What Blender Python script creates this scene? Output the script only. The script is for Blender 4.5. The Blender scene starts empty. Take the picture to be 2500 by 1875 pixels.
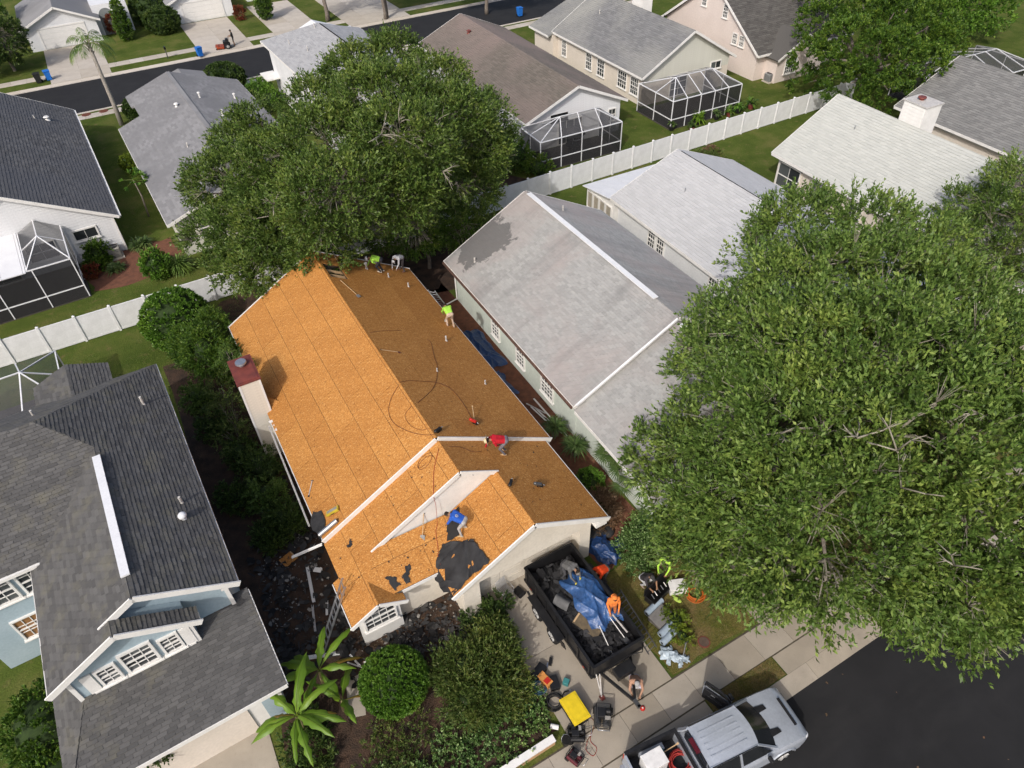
import bpy, bmesh, math, random
import numpy as np
from mathutils import Vector, Matrix
R = math.radians
random.seed(7); rng = np.random.default_rng(7)
scene = bpy.context.scene
COL = scene.collection

# ------------------------------------------------------------------ camera
CAM_POS = Vector((-6.265, -26.587, 26.63))
PITCH, ROLL, YAW, FPX = 0.751014, -0.0417493, 0.487337, 1720.95
_s, _c = math.sin(YAW), math.cos(YAW)
_F = Vector((_s*math.cos(PITCH), _c*math.cos(PITCH), -math.sin(PITCH)))
_R0 = Vector((_c, -_s, 0)); _U0 = _R0.cross(_F)
_R = math.cos(ROLL)*_R0 + math.sin(ROLL)*_U0
_U = math.cos(ROLL)*_U0 - math.sin(ROLL)*_R0
cam = bpy.data.objects.new('camera', bpy.data.cameras.new('camera'))
COL.objects.link(cam)
cam.matrix_world = Matrix(((_R.x, _U.x, -_F.x, CAM_POS.x), (_R.y, _U.y, -_F.y, CAM_POS.y), (_R.z, _U.z, -_F.z, CAM_POS.z), (0, 0, 0, 1)))
cam.data.sensor_width = 36; cam.data.lens = 36*FPX/2500
cam.data.clip_end = 2000
scene.camera = cam

# ------------------------------------------------------------------ light
SUN_DIR = Vector((1.0, 0.80, -1.10)).normalized()      # the way the light travels
world = bpy.data.worlds.new('World'); scene.world = world; world.use_nodes = True
nt = world.node_tree
sky = nt.nodes.new('ShaderNodeTexSky'); sky.sky_type = 'NISHITA'; sky.sun_disc = False
sky.sun_elevation = math.asin(-SUN_DIR.z); sky.sun_rotation = math.atan2(-SUN_DIR.x, -SUN_DIR.y)
sky.air_density = 0.8; sky.dust_density = 4.0; sky.ozone_density = 0.4
nt.links.new(sky.outputs[0], nt.nodes['Background'].inputs[0])
nt.nodes['Background'].inputs[1].default_value = 0.15
sun = bpy.data.objects.new('sun', bpy.data.lights.new('sun', 'SUN')); COL.objects.link(sun)
sun.data.energy = 2.0; sun.data.angle = R(0.53); sun.data.color = (1.0, 0.965, 0.92)
sun.rotation_euler = SUN_DIR.to_track_quat('-Z', 'Y').to_euler(); sun.location = (0, 0, 60)
vs = scene.view_settings
vs.view_transform = 'Standard'; vs.look = 'None'; vs.gamma = 1; vs.exposure = 0.28; vs.use_curve_mapping = False

# ------------------------------------------------------------------ helpers
def at(px, py, z=0.0):
    """ground (or height z) position of a spot seen in the photograph"""
    d = _F + _R*((px-1250)/FPX) - _U*((py-937.5)/FPX)
    return CAM_POS + d*((z-CAM_POS.z)/d.z)

def tag(o, label=None, cat=None, group=None, kind=None):
    if label: o['label'] = label
    if cat: o['category'] = cat
    if group: o['group'] = group
    if kind: o['kind'] = kind
    return o

def thing(name, label, cat, loc=(0, 0, 0), rz=0.0, group=None):
    o = bpy.data.objects.new(name, None); COL.objects.link(o)
    o.location = loc; o.rotation_euler = (0, 0, rz); o.empty_display_size = 0.2
    return tag(o, label, cat, group)

def link(name, me, parent=None):
    o = bpy.data.objects.new(name, me); COL.objects.link(o)
    if parent: o.parent = parent
    return o

def copy_tree(o, parent=None):
    c = o.copy(); COL.objects.link(c); c.parent = parent
    for ch in list(o.children): copy_tree(ch, c)
    return c

class MB:
    """collects shapes, then becomes ONE mesh object"""
    def __init__(s): s.v = []; s.f = []; s.m = []; s.mi = 0; s.sm = []; s.smooth = False
    def add(s, vs, fs, M=None):
        b = len(s.v)
        s.v += [tuple(M @ Vector(v)) if M else tuple(v) for v in vs]
        for f in fs: s.f.append([b+i for i in f]); s.m.append(s.mi); s.sm.append(s.smooth)
        return s
    def box(s, c, d, M=None, rz=0.0):
        x, y, z = d[0]/2, d[1]/2, d[2]/2
        vs = [(a, b, e) for a in (-x, x) for b in (-y, y) for e in (-z, z)]
        T = Matrix.Translation(c) @ Matrix.Rotation(rz, 4, 'Z')
        return s.add(vs, [(0, 1, 3, 2), (4, 6, 7, 5), (0, 4, 5, 1), (2, 3, 7, 6), (0, 2, 6, 4), (1, 5, 7, 3)], (M @ T) if M else T)
    def bar(s, p, q, w, h, up=(0, 0, 1)):
        p = Vector(p); q = Vector(q); d = q-p; L = d.length
        if L < 1e-6: return s
        d /= L; u = Vector(up)
        if abs(d.dot(u)) > 0.98: u = Vector((1, 0, 0))
        x = d.cross(u).normalized(); y = x.cross(d)
        M = Matrix(((x.x, y.x, d.x, p.x), (x.y, y.y, d.y, p.y), (x.z, y.z, d.z, p.z), (0, 0, 0, 1)))
        return s.box((0, 0, L/2), (w, h, L), M)
    def cyl(s, p, q, r0, r1=None, n=10, cap=True):
        r1 = r0 if r1 is None else r1
        p = Vector(p); q = Vector(q); d = (q-p).normalized()
        u = Vector((1, 0, 0)) if abs(d.z) > 0.9 else Vector((0, 0, 1))
        x = d.cross(u).normalized(); y = d.cross(x)
        vs = []
        for c, r in ((p, r0), (q, r1)):
            for i in range(n):
                a = 2*math.pi*i/n; vs.append(c + (x*math.cos(a)+y*math.sin(a))*r)
        fs = [(i, (i+1) % n, n+(i+1) % n, n+i) for i in range(n)]
        sm = s.smooth; s.smooth = True; s.add(vs, fs); s.smooth = False
        if cap: s.add(vs, [tuple(range(n-1, -1, -1)), tuple(range(n, 2*n))])
        s.smooth = sm
        return s
    def tube(s, pts, r, n=6, taper=1.0):
        pts = [Vector(p) for p in pts]
        if len(pts) < 2: return s
        vs = []; u = None; N = len(pts)
        for i, p in enumerate(pts):
            d = (pts[min(i+1, N-1)]-pts[max(i-1, 0)])
            d = d.normalized() if d.length > 1e-9 else Vector((0, 0, 1))
            if u is None: u = d.orthogonal().normalized()
            u = (u-d*u.dot(d)); u = u.normalized() if u.length > 1e-6 else d.orthogonal().normalized()
            w = d.cross(u)
            rr = (r[i] if isinstance(r, (list, tuple)) else r*(1+(taper-1)*i/(N-1)))
            for k in range(n):
                a = 2*math.pi*k/n; vs.append(p+(u*math.cos(a)+w*math.sin(a))*rr)
        fs = [(i*n+k, i*n+(k+1) % n, (i+1)*n+(k+1) % n, (i+1)*n+k) for i in range(N-1) for k in range(n)]
        fs += [tuple(range(n-1, -1, -1)), tuple((N-1)*n+k for k in range(n))]
        sm = s.smooth; s.smooth = True; s.add(vs, fs); s.smooth = sm
        return s
    def ell(s, c, r, n=12, m=8, M=None):
        vs = [(c[0], c[1], c[2]-r[2])]
        for j in range(1, m):
            t = -math.pi/2+math.pi*j/m
            for i in range(n):
                a = 2*math.pi*i/n
                vs.append((c[0]+r[0]*math.cos(t)*math.cos(a), c[1]+r[1]*math.cos(t)*math.sin(a), c[2]+r[2]*math.sin(t)))
        vs.append((c[0], c[1], c[2]+r[2])); E = len(vs)-1
        fs = [(0, 1+(i+1) % n, 1+i) for i in range(n)]
        for j in range(m-2):
            for i in range(n):
                a = 1+j*n; fs.append((a+i, a+(i+1) % n, a+n+(i+1) % n, a+n+i))
        a = 1+(m-2)*n; fs += [(a+i, a+(i+1) % n, E) for i in range(n)]
        sm = s.smooth; s.smooth = True; s.add(vs, fs, M); s.smooth = sm
        return s
    def prism(s, poly, d):
        """poly: 3d points (counter-clockwise seen from +d side), extruded by vector -d"""
        n = len(poly); d = Vector(d)
        vs = [Vector(p) for p in poly]+[Vector(p)-d for p in poly]
        fs = [tuple(range(n)), tuple(range(2*n-1, n-1, -1))]+[(i, n+i, n+(i+1) % n, (i+1) % n) for i in range(n)]
        return s.add(vs, fs)
    def mesh(s, name, mats):
        me = bpy.data.meshes.new(name); me.from_pydata(s.v, [], s.f)
        for m in (mats if isinstance(mats, (list, tuple)) else [mats]): me.materials.append(m)
        me.polygons.foreach_set('material_index', s.m); me.polygons.foreach_set('use_smooth', s.sm)
        me.update(); return me
    def build(s, name, mats, parent=None, bevel=0.0):
        o = link(name, s.mesh(name, mats), parent)
        if bevel:
            b = o.modifiers.new('bevel', 'BEVEL'); b.width = bevel; b.segments = 2; b.limit_method = 'ANGLE'
        return o

def quads_mesh(name, V, mat, nper=4):
    """V: (n,nper,3) array of separate polygons"""
    n = V.shape[0]; me = bpy.data.meshes.new(name)
    me.vertices.add(n*nper); me.vertices.foreach_set('co', V.reshape(-1).astype(np.float32))
    me.loops.add(n*nper); me.loops.foreach_set('vertex_index', np.arange(n*nper, dtype=np.int32))
    me.polygons.add(n); me.polygons.foreach_set('loop_start', np.arange(0, n*nper, nper, dtype=np.int32))
    me.polygons.foreach_set('loop_total', np.full(n, nper, dtype=np.int32))
    me.update(calc_edges=True); me.materials.append(mat)
    return me

# ------------------------------------------------------------------ materials
def newmat(name):
    m = bpy.data.materials.new(name); m.use_nodes = True
    return m, m.node_tree, m.node_tree.nodes['Principled BSDF']
def N(t, kind, **kw):
    n = t.nodes.new(kind)
    for k, v in kw.items():
        if k.startswith('i_'): n.inputs[k[2:].replace('_', ' ')].default_value = v
        else: setattr(n, k, v)
    return n
def rgb(c): return (c[0], c[1], c[2], 1)
def ramp(t, fac, stops):
    r = t.nodes.new('ShaderNodeValToRGB'); e = r.color_ramp.elements
    while len(e) < len(stops): e.new(0.5)
    for i, (p, c) in enumerate(stops): e[i].position = p; e[i].color = rgb(c) if len(c) == 3 else c
    t.links.new(fac, r.inputs[0]); return r
def mix(t, fac, a, b, mode='MIX'):
    m = t.nodes.new('ShaderNodeMix'); m.data_type = 'RGBA'; m.blend_type = mode
    for s, v in ((m.inputs[0], fac), (m.inputs[6], a), (m.inputs[7], b)):
        if hasattr(v, 'links'): t.links.new(v, s)
        else: s.default_value = v if isinstance(v, float) else rgb(v)
    return m.outputs[2]
def coords(t, scale=(1, 1, 1), rot=(0, 0, 0), kind='Object'):
    tc = t.nodes.new('ShaderNodeTexCoord'); mp = t.nodes.new('ShaderNodeMapping')
    mp.inputs['Scale'].default_value = scale; mp.inputs['Rotation'].default_value = rot
    t.links.new(tc.outputs[kind], mp.inputs[0]); return mp.outputs[0]
def noise(t, vec, scale, detail=4, rough=0.55, dist=0.0):
    n = N(t, 'ShaderNodeTexNoise'); n.inputs['Scale'].default_value = scale
    n.inputs['Detail'].default_value = detail; n.inputs['Roughness'].default_value = rough; n.inputs['Distortion'].default_value = dist
    if vec is not None: t.links.new(vec, n.inputs['Vector'])
    return n.outputs['Fac']
def bump(t, b, h, strength=0.3, dist=0.02):
    n = t.nodes.new('ShaderNodeBump'); n.inputs['Strength'].default_value = strength; n.inputs['Distance'].default_value = dist
    t.links.new(h, n.inputs['Height']); t.links.new(n.outputs[0], b.inputs['Normal'])
def pm(name, c1, c2=None, scale=3.0, rough=0.8, bmp=0.0, metal=0.0, fine=None, kind='Object', bdist=0.01, spec=0.3):
    """plain procedural paint: two tones mixed by noise, plus fine grain"""
    m, t, b = newmat(name); c2 = c2 or tuple(x*0.85 for x in c1)
    v = coords(t, kind=kind)
    n1 = noise(t, v, scale, 5)
    r = ramp(t, n1, [(0.3, c2), (0.7, c1)])
    out = r.outputs[0]
    n2 = noise(t, v, fine or scale*14, 3)
    out = mix(t, 0.16, out, ramp(t, n2, [(0.3, (0.25, 0.25, 0.25)), (0.7, (1, 1, 1))]).outputs[0], 'MULTIPLY')
    t.links.new(out, b.inputs['Base Color'])
    b.inputs['Roughness'].default_value = rough; b.inputs['Metallic'].default_value = metal
    b.inputs['Specular IOR Level'].default_value = spec
    if bmp: bump(t, b, n2, bmp, bdist)
    return m
def island(t):
    g = t.nodes.new('ShaderNodeNewGeometry'); return g.outputs['Random Per Island']
def shingle_mat(name, dark, light, stain=None, stain_scale=0.25, tint=None, moss=None, algae=None, streak=0.0):
    m, t, b = newmat(name); v = coords(t)
    oi = t.nodes.new('ShaderNodeObjectInfo')
    ad = t.nodes.new('ShaderNodeMath'); ad.operation = 'ADD'; t.links.new(island(t), ad.inputs[0]); t.links.new(oi.outputs['Random'], ad.inputs[1])
    fr = t.nodes.new('ShaderNodeMath'); fr.operation = 'FRACT'; t.links.new(ad.outputs[0], fr.inputs[0])
    mid = tuple((a+c)/2 for a, c in zip(dark, light))
    col = ramp(t, fr.outputs[0], [(0.0, dark), (0.5, mid), (1.0, light)]).outputs[0]
    g = noise(t, v, 90, 3)
    col = mix(t, 0.35, col, ramp(t, g, [(0.35, (0.3, 0.3, 0.3)), (0.65, (1, 1, 1))]).outputs[0], 'MULTIPLY')
    if stain:
        s = noise(t, coords(t, (1, 1, 1)), stain_scale, 5, 0.6, 0.4)
        col = mix(t, ramp(t, s, [(0.42, (0, 0, 0)), (0.66, (1, 1, 1))]).outputs[0], col, stain)
    if moss:
        s = noise(t, coords(t, (1.3, 1.3, 1.3)), 1.1, 5, 0.6)
        col = mix(t, ramp(t, s, [(0.5, (0, 0, 0)), (0.75, (0.6, 0.6, 0.6))]).outputs[0], col, moss)
    if streak:
        k = noise(t, coords(t, (0.16, 1.0, 0.16)), 0.9, 5, 0.65, 0.3)
        col = mix(t, ramp(t, k, [(0.5, (0, 0, 0)), (0.72, (streak,)*3)]).outputs[0], col, (0.12, 0.12, 0.12))
    if algae:
        (ax, ay, ar) = algae; tc = t.nodes.new('ShaderNodeTexCoord')
        mp = t.nodes.new('ShaderNodeMapping'); mp.inputs['Location'].default_value = (-ax/ar, -ay/ar, 0); mp.inputs['Scale'].default_value = (1/ar, 1/ar, 0)
        t.links.new(tc.outputs['Object'], mp.inputs[0]); ln = t.nodes.new('ShaderNodeVectorMath'); ln.operation = 'LENGTH'; t.links.new(mp.outputs[0], ln.inputs[0])
        nn = noise(t, coords(t), 0.8, 5, 0.65, 0.4); am = t.nodes.new('ShaderNodeMath'); am.operation = 'MULTIPLY_ADD'; t.links.new(nn, am.inputs[0]); am.inputs[1].default_value = 1.1; t.links.new(ln.outputs['Value'], am.inputs[2])
        col = mix(t, ramp(t, am.outputs[0], [(0.95, (0.78, 0.78, 0.78)), (1.45, (0, 0, 0))]).outputs[0], col, (0.10, 0.10, 0.10))
    t.links.new(col, b.inputs['Base Color']); b.inputs['Roughness'].default_value = 0.92
    b.inputs['Specular IOR Level'].default_value = 0.25
    bump(t, b, g, 0.5, 0.006)
    return m
def leaf_mat(name, cols, trans=0.25, rough=0.5, spec=0.35):
    m, t, b = newmat(name)
    r = ramp(t, island(t), [(i/(len(cols)-1), c) for i, c in enumerate(cols)])
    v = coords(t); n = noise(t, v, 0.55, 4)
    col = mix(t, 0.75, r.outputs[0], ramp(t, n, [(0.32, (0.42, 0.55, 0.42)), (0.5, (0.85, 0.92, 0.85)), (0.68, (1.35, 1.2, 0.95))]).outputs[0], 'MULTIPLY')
    t.links.new(col, b.inputs['Base Color']); b.inputs['Roughness'].default_value = rough
    b.inputs['Specular IOR Level'].default_value = spec
    tr = t.nodes.new('ShaderNodeBsdfTranslucent'); t.links.new(col, tr.inputs[0])
    ms = t.nodes.new('ShaderNodeMixShader'); ms.inputs[0].default_value = trans
    t.links.new(b.outputs[0], ms.inputs[1]); t.links.new(tr.outputs[0], ms.inputs[2])
    t.links.new(ms.outputs[0], t.nodes['Material Output'].inputs[0])
    return m
M = {}
def osb_mat():
    m, t, b = newmat('osb_sheathing'); v = coords(t)
    oi = t.nodes.new('ShaderNodeObjectInfo')
    vr = N(t, 'ShaderNodeTexVoronoi'); vr.inputs['Scale'].default_value = 22
    mp = coords(t, (1.0, 2.2, 1.0), (0, 0, 0.6)); t.links.new(mp, vr.inputs['Vector'])
    sep = t.nodes.new('ShaderNodeSeparateColor'); t.links.new(vr.outputs['Color'], sep.inputs[0])
    col = ramp(t, sep.outputs[0], [(0.0, (0.285, 0.120, 0.030)), (0.45, (0.455, 0.207, 0.052)), (0.9, (0.525, 0.25, 0.068)), (1.0, (0.66, 0.40, 0.15))]).outputs[0]
    col = mix(t, oi.outputs['Random'], col, mix(t, 1.0, col, (0.90, 0.87, 0.85), 'MULTIPLY'))
    n = noise(t, v, 0.8, 5); col = mix(t, 0.35, col, ramp(t, n, [(0.3, (0.7, 0.62, 0.55)), (0.65, (1, 1, 1))]).outputs[0], 'MULTIPLY')
    w = noise(t, v, 3.5, 6, 0.7); col = mix(t, ramp(t, w, [(0.66, (0, 0, 0)), (0.76, (0.45, 0.45, 0.45))]).outputs[0], col, (0.24, 0.10, 0.03))
    d = noise(t, v, 9.0, 2, 0.5); col = mix(t, ramp(t, d, [(0.72, (0, 0, 0)), (0.76, (0.8, 0.8, 0.8))]).outputs[0], col, (0.12, 0.055, 0.02))
    t.links.new(col, b.inputs['Base Color']); b.inputs['Roughness'].default_value = 0.75
    b.inputs['Specular IOR Level'].default_value = 0.2
    bump(t, b, sep.outputs[1], 0.25, 0.004)
    return m
M['osb'] = osb_mat()
def grass_mat(name, dirt=False):
    m, t, b = newmat(name); v = coords(t)
    n1 = noise(t, v, 0.35, 6, 0.6); n2 = noise(t, v, 14, 4, 0.7); n3 = noise(t, v, 1.6, 5, 0.65)
    col = ramp(t, n1, [(0.3, (0.058, 0.090, 0.018)), (0.5, (0.095, 0.128, 0.028)), (0.72, (0.165, 0.162, 0.055))]).outputs[0]
    col = mix(t, ramp(t, n3, [(0.56, (0, 0, 0)), (0.75, (0.9, 0.9, 0.9))]).outputs[0], col, (0.20, 0.155, 0.075))
    col = mix(t, 0.7, col, ramp(t, n2, [(0.3, (0.28, 0.32, 0.25)), (0.7, (1.1, 1.1, 1))]).outputs[0], 'MULTIPLY')
    t.links.new(col, b.inputs['Base Color']); b.inputs['Roughness'].default_value = 1.0; b.inputs['Specular IOR Level'].default_value = 0.05
    bump(t, b, n2, 0.9, 0.05); return m
M['grass'] = grass_mat('lawn_grass')
def concrete(name, c1, c2, wear=(0.20, 0.17, 0.13)):
    m, t, b = newmat(name); v = coords(t, kind='Object'); oi = t.nodes.new('ShaderNodeObjectInfo')
    n1 = noise(t, v, 0.9, 6, 0.6); n2 = noise(t, v, 60, 3); n3 = noise(t, v, 4.0, 5, 0.7)
    col = ramp(t, n1, [(0.3, c2), (0.7, c1)]).outputs[0]
    col = mix(t, oi.outputs['Random'], col, mix(t, 1.0, col, (0.86, 0.84, 0.80), 'MULTIPLY'))
    col = mix(t, ramp(t, n3, [(0.58, (0, 0, 0)), (0.8, (0.55, 0.55, 0.55))]).outputs[0], col, wear)
    col = mix(t, 0.25, col, ramp(t, n2, [(0.35, (0.4, 0.4, 0.4)), (0.65, (1, 1, 1))]).outputs[0], 'MULTIPLY')
    t.links.new(col, b.inputs['Base Color']); b.inputs['Roughness'].default_value = 0.9; b.inputs['Specular IOR Level'].default_value = 0.2
    bump(t, b, n2, 0.3, 0.004); return m
M['concrete'] = concrete('pale_concrete', (0.42, 0.375, 0.31), (0.33, 0.295, 0.245))
M['concrete_far'] = concrete('white_concrete', (0.56, 0.52, 0.46), (0.46, 0.42, 0.37), (0.4, 0.34, 0.27))
def asphalt():
    m, t, b = newmat('asphalt'); v = coords(t)
    n1 = noise(t, v, 0.5, 6, 0.6, 0.5); n2 = noise(t, v, 70, 3, 0.7); n3 = noise(t, coords(t, (0.25, 1.2, 1)), 0.8, 4)
    col = ramp(t, n1, [(0.3, (0.011, 0.011, 0.012)), (0.7, (0.019, 0.019, 0.020))]).outputs[0]
    col = mix(t, ramp(t, n3, [(0.55, (0, 0, 0)), (0.75, (0.5, 0.5, 0.5))]).outputs[0], col, (0.026, 0.0255, 0.025))
    sp = noise(t, v, 130, 2, 0.5)
    col = mix(t, ramp(t, sp, [(0.68, (0, 0, 0)), (0.75, (0.7, 0.7, 0.7))]).outputs[0], col, (0.05, 0.05, 0.05))
    t.links.new(col, b.inputs['Base Color']); b.inputs['Roughness'].default_value = 0.85; b.inputs['Specular IOR Level'].default_value = 0.3
    bump(t, b, n2, 0.6, 0.006); return m
M['asphalt'] = asphalt()
def screen_mat(name, opac=0.55, col=(0.02, 0.02, 0.022)):
    m, t, b = newmat(name); b.inputs['Base Color'].default_value = rgb(col); b.inputs['Roughness'].default_value = 0.8
    tr = t.nodes.new('ShaderNodeBsdfTransparent'); ms = t.nodes.new('ShaderNodeMixShader')
    n = noise(t, coords(t), 0.7, 3)
    r = ramp(t, n, [(0.3, (opac-0.08,)*3), (0.7, (opac+0.08,)*3)])
    t.links.new(r.outputs[0], ms.inputs[0])
    t.links.new(tr.outputs[0], ms.inputs[1]); t.links.new(b.outputs[0], ms.inputs[2])
    t.links.new(ms.outputs[0], t.nodes['Material Output'].inputs[0]); return m
M['screen'] = screen_mat('insect_screen', 0.70)
M['screen_roof'] = screen_mat('insect_screen_roof', 0.45, (0.10, 0.10, 0.105))
def glass_mat():
    m, t, b = newmat('window_glass'); v = coords(t)
    oi = t.nodes.new('ShaderNodeObjectInfo')
    col = ramp(t, oi.outputs['Random'], [(0.0, (0.012, 0.014, 0.016)), (0.6, (0.045, 0.05, 0.055)), (1.0, (0.11, 0.12, 0.12))]).outputs[0]
    t.links.new(col, b.inputs['Base Color']); b.inputs['Roughness'].default_value = 0.08; b.inputs['Specular IOR Level'].default_value = 0.6
    return m
M['glass'] = glass_mat()
M['white'] = pm('white_paint', (0.80, 0.79, 0.76), (0.70, 0.69, 0.66), 2.0, 0.55)
M['vinyl'] = pm('white_vinyl', (0.80, 0.81, 0.82), (0.66, 0.67, 0.67), 1.3, 0.45)
M['whitewall'] = pm('white_siding', (0.74, 0.75, 0.76), (0.66, 0.67, 0.68), 0.7, 0.6)
M['cream'] = pm('cream_stucco', (0.72, 0.67, 0.58), (0.64, 0.59, 0.50), 0.8, 0.85, 0.15)
M['cream2'] = pm('pale_beige_stucco', (0.70, 0.63, 0.55), (0.62, 0.56, 0.48), 0.6, 0.85, 0.1)
M['mint'] = pm('pale_mint_stucco', (0.58, 0.63, 0.57), (0.50, 0.55, 0.49), 0.5, 0.85, 0.1)
M['pink'] = pm('pale_pink_stucco', (0.69, 0.61, 0.56), (0.63, 0.55, 0.50), 0.5, 0.85, 0.1)
M['sage'] = pm('sage_siding', (0.60, 0.60, 0.53), (0.54, 0.54, 0.47), 0.7, 0.7)
M['blue_wall'] = pm('light_blue_stucco', (0.36, 0.45, 0.50), (0.31, 0.40, 0.45), 0.8, 0.8, 0.1)
M['metal'] = pm('white_aluminium', (0.78, 0.79, 0.80), (0.70, 0.71, 0.73), 1.2, 0.4)
M['alu'] = pm('bare_aluminium', (0.55, 0.56, 0.58), (0.42, 0.43, 0.45), 6, 0.38, 0.0, 0.8)
M['pipe'] = pm('vent_pipe', (0.62, 0.60, 0.56), (0.42, 0.40, 0.38), 8, 0.5)
M['rust'] = pm('rusty_metal', (0.22, 0.055, 0.04), (0.12, 0.035, 0.03), 3.0, 0.55, 0.1)
M['dark'] = pm('dark_void', (0.012, 0.011, 0.010), (0.006, 0.006, 0.006), 3, 0.95)
M['mulch'] = pm('dark_mulch', (0.085, 0.050, 0.032), (0.030, 0.022, 0.017), 2.0, 1.0, 0.9, fine=18, bdist=0.05)
M['redmulch'] = pm('red_mulch', (0.20, 0.085, 0.050), (0.11, 0.05, 0.033), 3.0, 1.0, 0.9, fine=25, bdist=0.04)
M['felt'] = pm('black_roof_felt', (0.035, 0.035, 0.037), (0.018, 0.018, 0.019), 2.5, 0.75, 0.3, fine=9)
M['deck'] = pm('dark_deck', (0.10, 0.055, 0.028), (0.06, 0.035, 0.02), 3.0, 0.9)
M['wood'] = pm('raw_lumber', (0.52, 0.36, 0.20), (0.42, 0.28, 0.15), 3.0, 0.8)
M['bark'] = pm('oak_bark', (0.23, 0.20, 0.165), (0.12, 0.10, 0.085), 5.0, 0.95, 0.6, fine=30)
M['twig'] = pm('grey_twig', (0.34, 0.32, 0.26), (0.22, 0.20, 0.155), 4.0, 0.9)
M['black'] = pm('black_paint', (0.018, 0.018, 0.019), (0.010, 0.010, 0.011), 4, 0.4)
M['rubber'] = pm('tyre_rubber', (0.016, 0.016, 0.017), (0.010, 0.010, 0.010), 6, 0.85)
M['gutter'] = pm('leaf_filled_gutter', (0.17, 0.09, 0.065), (0.07, 0.045, 0.035), 6, 0.95, 0.5)
M['joint'] = pm('dark_joint', (0.10, 0.085, 0.06), (0.06, 0.05, 0.035), 5, 1.0)
def simple(key, c, rough=0.6, metal=0.0, sc=4):
    M[key] = pm(key, c, tuple(x*0.75 for x in c), sc, rough, 0.0, metal); return M[key]
# ------------------------------------------------------------------ tiling of planar polygons
def clip_rect(poly, x0, x1, y0, y1):
    for ax, lim, sg in ((0, x0, 1), (0, x1, -1), (1, y0, 1), (1, y1, -1)):
        out = []; n = len(poly)
        for i in range(n):
            a, b = poly[i], poly[(i+1) % n]
            da, db = (a[ax]-lim)*sg, (b[ax]-lim)*sg
            if da >= 0: out.append(a)
            if (da > 0 > db) or (da < 0 < db):
                k = da/(da-db); out.append((a[0]+(b[0]-a[0])*k, a[1]+(b[1]-a[1])*k))
        poly = out
        if len(poly) < 3: return []
    res = []
    for p in poly:
        if not res or (abs(p[0]-res[-1][0])+abs(p[1]-res[-1][1])) > 1e-5: res.append(p)
    if len(res) > 2 and abs(res[0][0]-res[-1][0])+abs(res[0][1]-res[-1][1]) < 1e-5: res.pop()
    ar = sum(res[i][0]*res[(i+1) % len(res)][1]-res[(i+1) % len(res)][0]*res[i][1] for i in range(len(res)))/2
    return res if len(res) > 2 and abs(ar) > 1e-4 else []
def inside(poly, x, y):
    c = False; n = len(poly)
    for i in range(n):
        (x0, y0), (x1, y1) = poly[i], poly[(i+1) % n]
        if (y0 > y) != (y1 > y) and x < (x1-x0)*(y-y0)/(y1-y0)+x0: c = not c
    return c
def frame_of(P, up_hint=Vector((0, 0, 1))):
    P = [Vector(p) for p in P]
    n = Vector((0, 0, 0))
    for i in range(len(P)): n += P[i].cross(P[(i+1) % len(P)])
    n.normalize()
    if n.dot(Vector((0, 0, 1))) < -1e-6: n = -n; P = P[::-1]
    e1 = up_hint.cross(n)
    e1 = e1.normalized() if e1.length > 1e-6 else Vector((1, 0, 0))
    e2 = n.cross(e1); o = P[0]
    poly = [((p-o).dot(e1), (p-o).dot(e2)) for p in P]
    return o, e1, e2, n, poly
def tiles(P, w, h, stagger=0.5, gap=0.0, flip=None):
    """yields (row, col, clipped 2d polygon, rect, full) and the frame"""
    o, e1, e2, n, poly = frame_of(P)
    if flip: n = n if n.dot(Vector(flip)) > 0 else -n
    xs = [p[0] for p in poly]; ys = [p[1] for p in poly]
    r = 0; y = min(ys); out = []
    while y < max(ys)-1e-6:
        x = min(xs)-w*((r*stagger) % 1.0); c = 0
        while x < max(xs):
            rc = (x+gap/2, x+w-gap/2, y+gap/2, y+h-gap/2)
            cr = [inside(poly, px, py) for px in (rc[0], (rc[0]+rc[1])/2, rc[1]) for py in (rc[2], (rc[2]+rc[3])/2, rc[3])]
            if all(cr): out.append((r, c, [(rc[0], rc[2]), (rc[1], rc[2]), (rc[1], rc[3]), (rc[0], rc[3])], rc, True))
            else:
                q = clip_rect(poly, *rc)
                if q: out.append((r, c, q, rc, False))
            x += w; c += 1
        y += h; r += 1
    return out, (o, e1, e2, n)
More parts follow.
